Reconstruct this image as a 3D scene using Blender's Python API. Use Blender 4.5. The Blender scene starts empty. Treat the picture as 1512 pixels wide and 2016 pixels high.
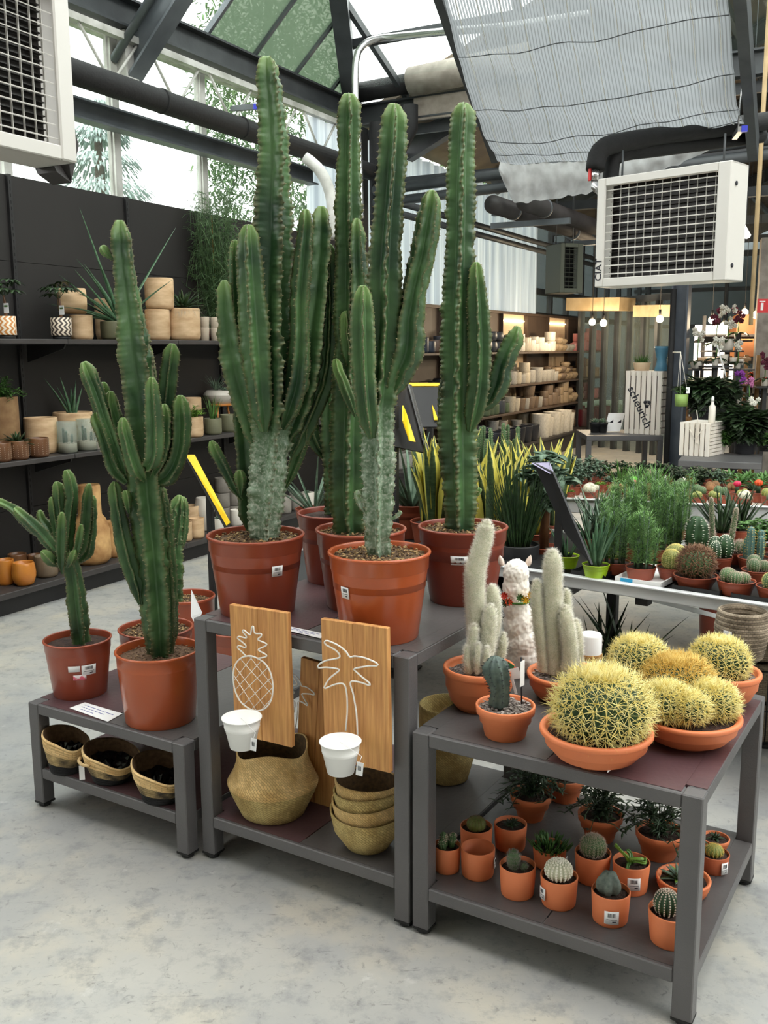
import bpy, math, random
from math import sin, cos, pi, radians, sqrt
from mathutils import Vector as V, Matrix, noise
sc = bpy.context.scene
col = sc.collection
# ---------------- camera, world, sun, exposure ----------------
FPX = 1874.1; PITCH = radians(9.676); ROLL = radians(-.316); HCAM = 1.64
FW = V((0, cos(PITCH), -sin(PITCH))); R0 = V((1, 0, 0)); U0 = R0.cross(FW)
RR = R0 * cos(ROLL) + U0 * sin(ROLL); UU = -R0 * sin(ROLL) + U0 * cos(ROLL)
CAM = V((0, 0, HCAM))
cd = bpy.data.cameras.new('camera'); cam = bpy.data.objects.new('camera', cd); col.objects.link(cam)
cam.matrix_world = Matrix(((RR.x, UU.x, -FW.x, CAM.x), (RR.y, UU.y, -FW.y, CAM.y), (RR.z, UU.z, -FW.z, CAM.z), (0, 0, 0, 1)))
cd.sensor_fit = 'VERTICAL'; cd.sensor_height = 36; cd.lens = FPX / 2016 * 36; cd.clip_start = .05; cd.clip_end = 200
sc.camera = cam
wd = bpy.data.worlds.new('overcast_sky'); sc.world = wd; wd.use_nodes = True
nt = wd.node_tree; bgn = nt.nodes['Background']
bgn.inputs[0].default_value = (1.0, .985, .96, 1); bgn.inputs[1].default_value = 3.0
sc.view_settings.view_transform = 'Standard'; sc.view_settings.look = 'None'
sc.view_settings.exposure = 0.62; sc.view_settings.gamma = 1; sc.view_settings.use_curve_mapping = False
sc.cycles.max_bounces = 6; sc.cycles.diffuse_bounces = 3; sc.cycles.glossy_bounces = 3
sc.cycles.transmission_bounces = 4; sc.cycles.transparent_max_bounces = 10
sc.cycles.caustics_reflective = False; sc.cycles.caustics_refractive = False
sc.cycles.sample_clamp_indirect = 6

# ---------------- places: room axes and sight lines ----------------
TH = radians(27.95)
DV = V((sin(TH), cos(TH), 0)); EV = V((cos(TH), -sin(TH), 0)); ZV = V((0, 0, 1))
def ray(px, py): return FW + RR * ((px - 756) / FPX) - UU * ((py - 1008) / FPX)
def on_z(px, py, z):
    d = ray(px, py); return CAM + d * ((z - HCAM) / d.z)
def on_y(px, py, y):
    d = ray(px, py); return CAM + d * (y / d.y)
def on_u(px, py, u):
    d = ray(px, py); return CAM + d * (u / d.dot(EV))
def on_v(px, py, v):
    d = ray(px, py); return CAM + d * (v / d.dot(DV))
def at_d(px, py, dep): return CAM + ray(px, py) * dep
def depth(p): return (p - CAM).dot(FW)
def mpp(p): return depth(p) / FPX
def W(u, v, z): return EV * u + DV * v + V((0, 0, z))

# ---------------- tags ----------------
def tag(o, label=None, cat=None, group=None, kind=None):
    if label: o['label'] = label
    if cat: o['category'] = cat
    if group: o['group'] = group
    if kind: o['kind'] = kind
    return o
def thing(name, loc, label, cat, group=None, rz=0):
    o = bpy.data.objects.new(name, None); col.objects.link(o)
    o.location = loc; o.rotation_euler = (0, 0, rz); o.empty_display_size = .05
    return tag(o, label, cat, group)
def copy_tree(o, parent=None):
    c = o.copy(); col.objects.link(c)
    if parent is not None: c.parent = parent
    for ch in list(o.children): copy_tree(ch, c)
    return c
def dup(root, loc, rz=0, label=None, group=None, s=None):
    c = copy_tree(root); c.location = loc; c.rotation_euler = (0, 0, rz)
    if s is not None: c.scale = (s, s, s) if isinstance(s, (int, float)) else s
    if label: c['label'] = label
    if group: c['group'] = group
    return c

# ---------------- materials ----------------
MATS = {}
def mat(name, c1, c2=None, rough=.6, scale=8, bump=0, bscale=None, metal=0, spec=.5, detail=4, stretch=None, coat=0, sss=0, contrast=(.35, .65), alpha=None, emit=None, trans=0, objrand=0):
    if name in MATS: return MATS[name]
    m = bpy.data.materials.new(name); m.use_nodes = True; MATS[name] = m
    n = m.node_tree.nodes; l = m.node_tree.links; b = n['Principled BSDF']
    b.inputs['Roughness'].default_value = rough; b.inputs['Metallic'].default_value = metal
    b.inputs['Specular IOR Level'].default_value = spec; b.inputs['Coat Weight'].default_value = coat
    b.inputs['Base Color'].default_value = (*c1, 1)
    tc = n.new('ShaderNodeTexCoord'); mp = n.new('ShaderNodeMapping'); l.new(tc.outputs['Object'], mp.inputs[0])
    if stretch: mp.inputs['Scale'].default_value = stretch
    last = None
    if c2 is not None:
        nz = n.new('ShaderNodeTexNoise'); nz.inputs['Scale'].default_value = scale; nz.inputs['Detail'].default_value = detail
        l.new(mp.outputs[0], nz.inputs['Vector'])
        rp = n.new('ShaderNodeValToRGB'); rp.color_ramp.elements[0].position = contrast[0]; rp.color_ramp.elements[1].position = contrast[1]
        rp.color_ramp.elements[0].color = (*c1, 1); rp.color_ramp.elements[1].color = (*c2, 1)
        l.new(nz.outputs[0], rp.inputs[0]); last = rp.outputs[0]
    if objrand:
        oi = n.new('ShaderNodeObjectInfo'); hs = n.new('ShaderNodeHueSaturation'); mr = n.new('ShaderNodeMapRange')
        mr.inputs[3].default_value = 1 - objrand; mr.inputs[4].default_value = 1 + objrand
        l.new(oi.outputs['Random'], mr.inputs[0]); l.new(mr.outputs[0], hs.inputs['Value'])
        if last is None: hs.inputs['Color'].default_value = (*c1, 1)
        else: l.new(last, hs.inputs['Color'])
        last = hs.outputs[0]
    if last is not None: l.new(last, b.inputs['Base Color'])
    if bump:
        nb = n.new('ShaderNodeTexNoise'); nb.inputs['Scale'].default_value = bscale or scale * 3; nb.inputs['Detail'].default_value = 5
        l.new(mp.outputs[0], nb.inputs['Vector'])
        bp = n.new('ShaderNodeBump'); bp.inputs['Strength'].default_value = bump; bp.inputs['Distance'].default_value = .01
        l.new(nb.outputs[0], bp.inputs['Height']); l.new(bp.outputs[0], b.inputs['Normal'])
    if emit:
        b.inputs['Emission Color'].default_value = (*emit[0], 1); b.inputs['Emission Strength'].default_value = emit[1]
    if trans:
        b.inputs['Transmission Weight'].default_value = trans
    if alpha is not None: b.inputs['Alpha'].default_value = alpha
    return m
def glass_mat(name, tint, clear, rough=.05, bumps=0):
    m = bpy.data.materials.new(name); m.use_nodes = True; MATS[name] = m
    n = m.node_tree.nodes; l = m.node_tree.links; n.remove(n['Principled BSDF']); out = n['Material Output']
    t = n.new('ShaderNodeBsdfTransparent'); t.inputs[0].default_value = (*tint, 1)
    g = n.new('ShaderNodeBsdfPrincipled'); g.inputs['Base Color'].default_value = (.55, .62, .57, 1); g.inputs['Roughness'].default_value = rough
    mx = n.new('ShaderNodeMixShader'); mx.inputs[0].default_value = 1 - clear
    l.new(t.outputs[0], mx.inputs[1]); l.new(g.outputs[0], mx.inputs[2]); l.new(mx.outputs[0], out.inputs[0])
    if bumps:
        tc = n.new('ShaderNodeTexCoord'); nz = n.new('ShaderNodeTexNoise'); nz.inputs['Scale'].default_value = bumps; l.new(tc.outputs['Object'], nz.inputs[0])
        rp = n.new('ShaderNodeMapRange'); rp.inputs[3].default_value = (1 - clear) * .5; rp.inputs[4].default_value = min(1, (1 - clear) * 1.5)
        l.new(nz.outputs[0], rp.inputs[0]); l.new(rp.outputs[0], mx.inputs[0])
    return m

def srgb(r, g, b):
    f = lambda c: (c / 255 / 12.92) if c / 255 <= .04045 else ((c / 255 + .055) / 1.055) ** 2.4
    return (f(r), f(g), f(b))
S = srgb

# ---------------- mesh building ----------------
class MB:
    def __init__(s): s.v = []; s.f = []; s.m = []; s.sm = []; s.c = []
    def add(s, vs, fs, m=0, smooth=True, c=None):
        o = len(s.v); s.v.extend(vs)
        for f in fs: s.f.append(tuple(i + o for i in f)); s.m.append(m); s.sm.append(smooth)
        if c is None: c = [(0, 0, 0)] * len(vs)
        s.c.extend(c); return s
    def box(s, c, d, rz=0, m=0, ax=None, bev=0):
        """box centred at c, full sizes d; ax = three axis vectors"""
        c = V(c); X, Y, Z = ax if ax else (V((cos(rz), sin(rz), 0)), V((-sin(rz), cos(rz), 0)), ZV)
        h = [x / 2 for x in d]
        if not bev:
            vs = [c + X * (h[0] * i) + Y * (h[1] * j) + Z * (h[2] * k) for i in (-1, 1) for j in (-1, 1) for k in (-1, 1)]
            return s.add(vs, [(0, 1, 3, 2), (4, 6, 7, 5), (0, 4, 5, 1), (2, 3, 7, 6), (0, 2, 6, 4), (1, 5, 7, 3)], m, False)
        b = min(bev, min(h) * .9); vs = []
        for i in (-1, 1):
            for j in (-1, 1):
                for k in (-1, 1):
                    vs.append(c + X * i * h[0] + Y * j * (h[1] - b) + Z * k * (h[2] - b))
                    vs.append(c + X * i * (h[0] - b) + Y * j * h[1] + Z * k * (h[2] - b))
                    vs.append(c + X * i * (h[0] - b) + Y * j * (h[1] - b) + Z * k * h[2])
        I = lambda i, j, k, a: ((i * 2 + j) * 2 + k) * 3 + a
        fs = []
        for t in (0, 1):
            q = [I(t, 0, 0, 0), I(t, 0, 1, 0), I(t, 1, 1, 0), I(t, 1, 0, 0)]; fs.append(q if t == 0 else q[::-1])
            q = [I(0, t, 0, 1), I(1, t, 0, 1), I(1, t, 1, 1), I(0, t, 1, 1)]; fs.append(q if t == 0 else q[::-1])
            q = [I(0, 0, t, 2), I(0, 1, t, 2), I(1, 1, t, 2), I(1, 0, t, 2)]; fs.append(q if t == 0 else q[::-1])
        for i in (0, 1):
            for j in (0, 1):
                q = [I(i, j, 0, 0), I(i, j, 1, 0), I(i, j, 1, 1), I(i, j, 0, 1)]; fs.append(q if (i + j) % 2 else q[::-1])
                q = [I(i, 0, j, 0), I(i, 1, j, 0), I(i, 1, j, 2), I(i, 0, j, 2)]; fs.append(q if (i + j) % 2 == 0 else q[::-1])
                q = [I(0, i, j, 1), I(1, i, j, 1), I(1, i, j, 2), I(0, i, j, 2)]; fs.append(q if (i + j) % 2 else q[::-1])
                for k in (0, 1):
                    q = [I(i, j, k, 0), I(i, j, k, 1), I(i, j, k, 2)]; fs.append(q if (i + j + k) % 2 else q[::-1])
        return s.add(vs, fs, m, False)
    def bar(s, a, b, w, h, m=0, up=ZV):
        a = V(a); b = V(b); d = b - a; L = d.length; d.normalize(); x = d.cross(up)
        if x.length < 1e-4: x = d.cross(V((1, 0, 0)))
        x.normalize(); z = x.cross(d)
        return s.box((a + b) / 2, (L, w, h), m=m, ax=(d, x, z))
    def lathe(s, prof, seg=32, c=(0, 0, 0), m=0, smooth=True, wob=None, ax=None, cc=None):
        c = V(c); X, Y, Z = ax if ax else (V((1, 0, 0)), V((0, 1, 0)), ZV); vs = []; fs = []; cs = []
        for i, (r, z) in enumerate(prof):
            for j in range(seg):
                a = 2 * pi * j / seg; k = wob(a, i, r, z) if wob else 1
                vs.append(c + X * (cos(a) * r * k) + Y * (sin(a) * r * k) + Z * z); cs.append(cc[i] if cc else (0, 0, 0))
        for i in range(len(prof) - 1):
            for j in range(seg):
                k = (j + 1) % seg; fs.append((i * seg + j, i * seg + k, (i + 1) * seg + k, (i + 1) * seg + j))
        if prof[0][0] > 1e-5: fs.append(tuple(range(seg - 1, -1, -1)))
        if prof[-1][0] > 1e-5: fs.append(tuple((len(prof) - 1) * seg + j for j in range(seg)))
        return s.add(vs, fs, m, smooth, cs)
    def tube(s, pts, rad, seg=8, m=0, cap=True, shape=None, cs=None):
        pts = [V(p) for p in pts]; n = len(pts)
        if not hasattr(rad, '__len__'): rad = [rad] * n
        vs = []; fs = []; cc = []; px = None
        for i, p in enumerate(pts):
            t = (pts[min(i + 1, n - 1)] - pts[max(i - 1, 0)])
            if t.length < 1e-9: t = V((0, 0, 1))
            t.normalize()
            if px is None:
                px = t.cross(V((0, 1, 0)))
                if px.length < .2: px = t.cross(V((1, 0, 0)))
            px = px - t * px.dot(t); px.normalize(); py = t.cross(px)
            for j in range(seg):
                a = 2 * pi * j / seg; q, ci = (1, None) if shape is None else shape(i, a)
                aa = a
                if isinstance(q, tuple): q, aa = q
                vs.append(p + (px * cos(aa) + py * sin(aa)) * (rad[i] * q)); cc.append(ci or (cs[i] if cs else (0, 0, 0)))
        for i in range(n - 1):
            for j in range(seg):
                k = (j + 1) % seg; fs.append((i * seg + j, i * seg + k, (i + 1) * seg + k, (i + 1) * seg + j))
        if cap: fs.append(tuple(range(seg - 1, -1, -1))); fs.append(tuple((n - 1) * seg + j for j in range(seg)))
        return s.add(vs, fs, m, True, cc)
    def spike(s, p, d, L, r, m=0, bend=None):
        d = V(d).normalized(); x = d.cross(ZV)
        if x.length < .1: x = V((1, 0, 0))
        x.normalize(); y = d.cross(x)
        b = [p + x * (r * cos(a)) + y * (r * sin(a)) for a in (0, 2.09, 4.19)]
        if bend is None: return s.add(b + [p + d * L], [(0, 1, 3), (1, 2, 3), (2, 0, 3)], m, True)
        q = p + d * (L * .55) + bend * (L * .12); t = p + d * L + bend * (L * .45)
        c = [q + x * (r * .7 * cos(a)) + y * (r * .7 * sin(a)) for a in (0, 2.09, 4.19)]
        return s.add(b + c + [t], [(0, 1, 4, 3), (1, 2, 5, 4), (2, 0, 3, 5), (3, 4, 6), (4, 5, 6), (5, 3, 6)], m, True)
    def leaf(s, p, d, L, w, up=ZV, droop=.3, thick=.15, n=6, m=0, prof=None, fold=.25, cs=None, curl=0):
        """tapered leaf with a closed four-sided section; d start direction; droop bends it down"""
        p = V(p); d = V(d).normalized(); side = d.cross(up)
        if side.length < .05: side = d.cross(V((1, 0, 0)))
        side.normalize(); vs = []; fs = []; cc = []; q = p.copy(); t = d.copy()
        for i in range(n + 1):
            k = i / n
            ww = w * (prof(k) if prof else (1 - k) ** .7 * (.75 + .25 * min(1, k * 4))) / 2
            nn = side.cross(t).normalized()
            ww = max(ww, w * .02); th = ww * thick * 2
            vs += [q - side * ww + nn * (ww * fold * 2), q - nn * th * .5, q + side * ww + nn * (ww * fold * 2), q + nn * th * .5]
            c = cs(k) if cs else (0, 0, 0); cc += [(1, c[1], c[2]), c, (1, c[1], c[2]), c]
            t = (t + V((0, 0, -1)) * (droop / n) + nn * (curl / n)).normalized(); q = q + t * (L / n)
        for i in range(n):
            for j in range(4):
                k = (j + 1) % 4; fs.append((i * 4 + j, i * 4 + k, i * 4 + 4 + k, i * 4 + 4 + j))
        fs.append((3, 2, 1, 0)); fs.append((n * 4, n * 4 + 1, n * 4 + 2, n * 4 + 3))
        return s.add(vs, fs, m, True, cc)
    def ball(s, c, r, seg=12, rings=8, m=0, sq=(1, 1, 1)):
        prof = [(r * sin(pi * i / rings), -r * cos(pi * i / rings)) for i in range(rings + 1)]
        prof[0] = (0.0, -r); prof[-1] = (0.0, r); vs = []; c = V(c)
        return s.lathe([(max(a, 1e-6), b * sq[2]) for a, b in prof], seg, c, m, ax=(V((sq[0], 0, 0)), V((0, sq[1], 0)), ZV))
    def ext(s, poly, a, b, m=0):
        """polygon (list of points) extruded by vector b from offset a"""
        n = len(poly); a = V(a); b = V(b)
        vs = [V(p) + a for p in poly] + [V(p) + a + b for p in poly]
        fs = [tuple(range(n - 1, -1, -1)), tuple(range(n, 2 * n))] + [(i, (i + 1) % n, n + (i + 1) % n, n + i) for i in range(n)]
        return s.add(vs, fs, m, False)
    def build(s, name, mats, parent=None, label=None, cat=None, group=None, kind=None, org=None):
        me = bpy.data.meshes.new(name)
        if org is not None:
            org = V(org); vs = [(p - org)[:] for p in s.v]
        else: vs = [tuple(p) for p in s.v]
        me.from_pydata(vs, [], s.f)
        if not isinstance(mats, (list, tuple)): mats = [mats]
        for m in mats: me.materials.append(m)
        me.polygons.foreach_set('material_index', s.m); me.polygons.foreach_set('use_smooth', s.sm)
        if any(c != (0, 0, 0) for c in s.c):
            at = me.color_attributes.new('mask', 'FLOAT_COLOR', 'POINT')
            buf = []
            for c in s.c: buf += [c[0], c[1], c[2], 1]
            at.data.foreach_set('color', buf)
        me.update()
        o = bpy.data.objects.new(name, me); col.objects.link(o)
        if parent is not None: o.parent = parent
        if org is not None and parent is None: o.location = org
        return tag(o, label, cat, group, kind)
def rough_bev(o, w=.002, seg=2):
    b = o.modifiers.new('bevel', 'BEVEL'); b.width = w; b.segments = seg; b.limit_method = 'ANGLE'; b.angle_limit = radians(40); return o
def spline(pts, step):
    """Catmull-Rom through tuples (x, y, z, r) resampled about every step"""
    P = [list(p) for p in pts]; P = [P[0]] + P + [P[-1]]; out = []
    for i in range(1, len(P) - 2):
        a, b, c, d = P[i - 1], P[i], P[i + 1], P[i + 2]
        L = sqrt(sum((b[k] - c[k]) ** 2 for k in range(3))); n = max(2, int(L / step))
        for j in range(n):
            t = j / n; o = []
            for k in range(4):
                o.append(.5 * (2 * b[k] + (c[k] - a[k]) * t + (2 * a[k] - 5 * b[k] + 4 * c[k] - d[k]) * t * t + (3 * b[k] - a[k] - 3 * c[k] + d[k]) * t ** 3))
            out.append(o)
    out.append(P[-2]); return out
def text(name, s, loc, X, Y, size, m, parent, align='CENTER', ext=.0004):
    c = bpy.data.curves.new(name, 'FONT'); c.body = s; c.size = size; c.extrude = ext; c.offset = size * .012; c.align_x = align; c.align_y = 'CENTER'
    c.resolution_u = 3; t_ = bpy.data.objects.new('t', c); col.objects.link(t_)
    me = bpy.data.meshes.new_from_object(t_); bpy.data.objects.remove(t_); bpy.data.curves.remove(c); me.name = name; me.materials.clear(); me.materials.append(m)
    o = bpy.data.objects.new(name, me); col.objects.link(o)
    X = V(X).normalized(); Y = V(Y).normalized(); Z = X.cross(Y)
    mw = Matrix(((X.x, Y.x, Z.x, loc[0]), (X.y, Y.y, Z.y, loc[1]), (X.z, Y.z, Z.z, loc[2]), (0, 0, 0, 1)))
    if parent is not None: o.parent = parent
    o.matrix_local = mw
    return o
# ================= materials =================
M = {}
M['steel'] = mat('dark_steel', S(52, 55, 58), S(72, 76, 78), .45, 3, .1, 30, metal=.2)
M['beam'] = mat('zinc_beam', S(78, 84, 88), S(112, 118, 122), .45, 2, .1, 20, metal=.3)
M['blackpipe'] = mat('black_foam', S(12, 12, 13), S(20, 20, 21), .75, 20, .2, 60)
M['whitepaint'] = mat('old_white_paint', S(205, 205, 200), S(160, 160, 152), .6, 5, .1, 30)
M['tabgrey'] = mat('table_grey', S(88, 86, 87), S(97, 95, 95), .42, 3, .15, 250)
M['rubber'] = mat('black_rubber', S(20, 20, 20), rough=.6)
M['chrome'] = mat('bright_metal', S(190, 190, 190), rough=.25, metal=.9)
M['heatwhite'] = mat('heater_enamel', S(206, 203, 197), rough=.35)
M['white'] = mat('white_plastic', S(238, 238, 236), rough=.35)
M['enamel'] = mat('white_enamel', S(250, 250, 247), S(253, 253, 250), .3, 5)
M['paper'] = mat('paper', S(240, 240, 240), rough=.8)
M['ink'] = mat('ink', S(40, 40, 48), rough=.8)
M['blueink'] = mat('blue_ink', S(45, 50, 150), rough=.8)
M['blackmetal'] = mat('black_metal', S(24, 23, 24), S(32, 31, 32), .55, 8)
M['shelf'] = mat('shelf_charcoal', S(52, 49, 48), S(62, 58, 57), .5, 6)
M['panel'] = mat('shelf_back_panel', S(27, 24, 22), S(32, 29, 27), .7, 2)
M['dark'] = mat('dark_cavity', S(12, 12, 12), rough=.9)
M['yellow'] = mat('yellow_card', S(242, 205, 20), S(235, 190, 15), .4, 12)
M['greenbox'] = mat('olive_metal', S(78, 82, 68), rough=.5)
M['crate'] = mat('whitewashed_wood', S(246, 238, 228), S(228, 218, 204), .7, 10, .2, 40, stretch=(1, 1, .15))
M['tan'] = mat('tan_board', S(190, 165, 125), S(170, 145, 105), .7, 6)
def floor_mat():
    m = mat('concrete', S(186, 184, 177), S(158, 158, 155), .5, .9, .0, detail=8, contrast=(.3, .72)); n = m.node_tree.nodes; l = m.node_tree.links
    b = n['Principled BSDF']; base = b.inputs['Base Color'].links[0].from_socket
    tc = [x for x in n if x.type == 'TEX_COORD'][0]
    def layer(sock, scale, lo, hi, colr, f, det=8, rough=.6, stretch=None, dist=0):
        nz = n.new('ShaderNodeTexNoise'); nz.inputs['Scale'].default_value = scale * 1.15; nz.inputs['Detail'].default_value = det; nz.inputs['Roughness'].default_value = rough; nz.inputs['Distortion'].default_value = dist
        mp = n.new('ShaderNodeMapping'); l.new(tc.outputs['Object'], mp.inputs[0])
        if stretch: mp.inputs['Scale'].default_value = stretch; mp.inputs['Rotation'].default_value = (0, 0, .7)
        l.new(mp.outputs[0], nz.inputs['Vector']); mr = n.new('ShaderNodeMapRange'); mr.inputs[1].default_value = lo; mr.inputs[2].default_value = hi; mr.inputs[4].default_value = f
        l.new(nz.outputs[0], mr.inputs[0]); mx = n.new('ShaderNodeMix'); mx.data_type = 'RGBA'; l.new(mr.outputs[0], mx.inputs[0]); l.new(sock, mx.inputs[6]); mx.inputs[7].default_value = (*colr, 1)
        return mx.outputs[2]
    s = layer(base, 1.7, .45, .75, S(146, 150, 155), .75)
    s = layer(s, 2.3, .5, .8, S(204, 194, 172), .8)
    s = layer(s, 9, .5, .68, S(128, 130, 132), .7, 10, .72)
    s = layer(s, 26, .57, .68, S(104, 104, 103), .65, 8, .75, dist=.6)
    s = layer(s, 11, .62, .68, S(92, 92, 92), .7, 6, .8, stretch=(.35, 3.5, 1), dist=1.2)
    s = layer(s, .8, .5, .7, S(150, 150, 150), .6, 9, .65)
    s = layer(s, 6, .62, .8, S(222, 221, 216), .8, 10, .7)
    l.new(s, b.inputs['Base Color'])
    nz = n.new('ShaderNodeTexNoise'); nz.inputs['Scale'].default_value = 7; nz.inputs['Detail'].default_value = 6; l.new(tc.outputs['Object'], nz.inputs['Vector'])
    mr = n.new('ShaderNodeMapRange'); mr.inputs[3].default_value = .3; mr.inputs[4].default_value = .62; l.new(nz.outputs[0], mr.inputs[0]); l.new(mr.outputs[0], b.inputs['Roughness'])
    return m
M['floor'] = floor_mat()
M['glassgreen'] = glass_mat('ribbed_roof_glass', (.58, .62, .56), .3, .35)
def frost(m, colr):
    n = m.node_tree.nodes; l = m.node_tree.links; t = n.new('ShaderNodeBsdfTranslucent'); t.inputs[0].default_value = (*colr, 1); a = n.new('ShaderNodeMixShader'); a.inputs[0].default_value = .8
    mx = [x for x in n if x.type == 'MIX_SHADER' and x != a][0]; g = [x for x in n if x.type == 'BSDF_PRINCIPLED'][0]; l.new(g.outputs[0], a.inputs[1]); l.new(t.outputs[0], a.inputs[2]); l.new(a.outputs[0], mx.inputs[2])
frost(M['glassgreen'], S(106, 124, 106))
M['glass'] = glass_mat('window_glass', (.93, .97, .96), .93, .03)
M['curtain'] = mat('white_curtain_cloth', S(225, 230, 236), S(178, 186, 198), .8, 2.2, 0, stretch=(6, 6, .12), contrast=(.35, .62))
def translucent(m, w=.5):
    n = m.node_tree.nodes; l = m.node_tree.links; b = n['Principled BSDF']; out = n['Material Output']
    t = n.new('ShaderNodeBsdfTranslucent'); mx = n.new('ShaderNodeMixShader'); mx.inputs[0].default_value = w
    if b.inputs['Base Color'].links: l.new(b.inputs['Base Color'].links[0].from_socket, t.inputs[0])
    else: t.inputs[0].default_value = b.inputs['Base Color'].default_value
    l.new(b.outputs[0], mx.inputs[1]); l.new(t.outputs[0], mx.inputs[2]); l.new(mx.outputs[0], out.inputs[0]); return m
translucent(M['curtain'], .5)
M['ceil'] = mat('brown_ceiling', S(112, 98, 82), S(92, 80, 68), .8, 3)

# ================= setting: floor, walls, roof =================
def struct(name, mb, m, kind='structure', **k): return mb.build(name, m, kind=kind, **k)
b = MB(); b.box(W(3.2, 12, -.05), (18, 40, .1), rz=-TH); struct('floor', b, M['floor'])
UW = -5.45
b = MB(); b.box(W(UW - .05, 3.2, 1.38), (.1, 10.2, 2.76), rz=-TH); struct('wall_left', b, M['panel'])
b = MB(); b.box(W(UW - .05, 12.0, .95), (.1, 7.4, 1.9), rz=-TH); struct('wall_left', b, M['whitepaint'])
b = MB(); b.box(W(UW - .02, 12.0, 2.95), (.012, 7.4, 2.0), rz=-TH); struct('window_6', b, M['glass'])
# curtain hanging on the far part of the left wall
vs = []; fs = []; N = 260
for i in range(N + 1):
    v = 8.45 + 7.05 * i / N; w = .035 * sin(v * 19) + .02 * sin(v * 43 + 1) + .02 * noise.noise(V((v * 3, 0, 0)))
    vs += [W(UW + .12 + w, v, 1.9), W(UW + .12 + w * .6, v, 3.95)]
for i in range(N): fs.append((2 * i, 2 * i + 2, 2 * i + 3, 2 * i + 1))
b = MB(); b.add(vs, fs); tag(b.build('curtain', M['curtain']), 'long white pleated curtain hanging on the left wall above the far shelves', 'curtain')
# gable wall behind the camera and right wall, never in view, both with real thickness
b = MB(); b.box(W(3.2, -3.2, 2.1), (17.6, .1, 4.2), rz=-TH); struct('wall_back', b, M['whitepaint'])
b = MB(); b.box(W(12, 12, 2.1), (.1, 30, 4.2), rz=-TH); struct('wall_right', b, M['whitepaint'])
b = MB(); b.box(W(3.2, -1.4, 5.2), (17.6, 3.9, .08), rz=-TH); b.box(W(3.2, -3.2, 4.7), (17.6, .1, 1.0), rz=-TH); struct('ceiling', b, M['whitepaint'])  # unseen slab overhead, added to cut sky light from behind the camera
# windows of the left wall
wn = 0
bounds = [-1.0] + [.55 + 1.07 * k for k in range(0, 8)]
b = MB(); g = MB()
mv = [2.65, 3.72, 4.79, 5.86, 6.93, 8.0]
for v in mv:
    b.box(W(UW, v, 3.4), (.07, .07, 1.25), rz=-TH)
    b.box(W(UW + .05, v - .09, 3.4), (.02, .02, 1.25), rz=-TH)
b.box(W(UW, 5.3, 2.79), (.1, 5.6, .06), rz=-TH); b.box(W(UW, 5.3, 4.0), (.08, 5.6, .05), rz=-TH)
g.box(W(UW - .01, 5.3, 3.4), (.012, 5.5, 1.2), rz=-TH)
w = b.build('window_1', M['whitepaint'], kind='structure'); g.build('pane', M['glass'], w)
# the dark transom channel running along all windows
b = MB(); b.box(W(UW + .12, 5.4, 3.345), (.07, 6.2, .12), rz=-TH); b.box(W(UW + .16, 5.4, 3.41), (.12, 6.2, .014), rz=-TH); b.box(W(UW + .16, 5.4, 3.28), (.12, 6.2, .014), rz=-TH)
tag(b.build('window_rail', M['beam']), 'grey steel channel rail crossing the high left windows', 'rail')
# gutter beam along the left wall, and along the far eave
ZE = 4.26; VE = 9.5
def ibeam(mb, a, c, h, w, t=.018, up=ZV):
    a = V(a); c = V(c); d = (c - a).normalized(); x = d.cross(up).normalized(); z = x.cross(d)
    mb.bar(a, c, t, h, up=up); mb.bar(a + z * (h / 2), c + z * (h / 2), w, t, up=up); mb.bar(a - z * (h / 2), c - z * (h / 2), w, t, up=up)
b = MB(); ibeam(b, W(-5.36, -3, 4.155), W(-5.36, VE, 4.155), .2, .16)
struct('trim_1', b, M['steel'])
b = MB(); ibeam(b, W(-5.36, VE, 4.13), W(12, VE, 4.13), .2, .14); b.box(W(3.3, VE + .1, 3.95), (17.2, .04, .1), rz=-TH); struct('trim_2', b, M['steel'])
# white lattice girder under the gutter
b = MB(); b.bar(W(-5.3, 2, 3.97), W(-5.3, VE, 3.97), .06, .05); b.bar(W(-5.3, 2, 3.6), W(-5.3, VE, 3.6), .05, .04)
v = 2.0; k = 0
while v < VE - .3:
    b.tube([W(-5.3, v, 3.97 if k % 2 else 3.6), W(-5.3, v + .32, 3.6 if k % 2 else 3.97)], .012, 6); v += .32 if k % 2 else .42; k += 1
tag(b.build('lattice_girder', M['whitepaint']), 'weathered white lattice girder under the gutter above the left windows', 'girder')
for v in (2.2, 5.97, 9.45):
    b = MB(); b.box(W(-5.38, v, 3.83), (.1, .14, .42), rz=-TH) if v < 9 else b.box(W(-5.3, v, 2.0), (.14, .16, 4.0), rz=-TH); tag(b.build('steel_post', M['whitepaint'] if v < 9 else M['steel']), {2.2: 'white post between the left windows, nearest one', 5.97: 'white steel post in the high windows under the big rafter', 9.45: 'dark steel post at the corner where both roof slopes meet'}[v], 'post')
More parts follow.
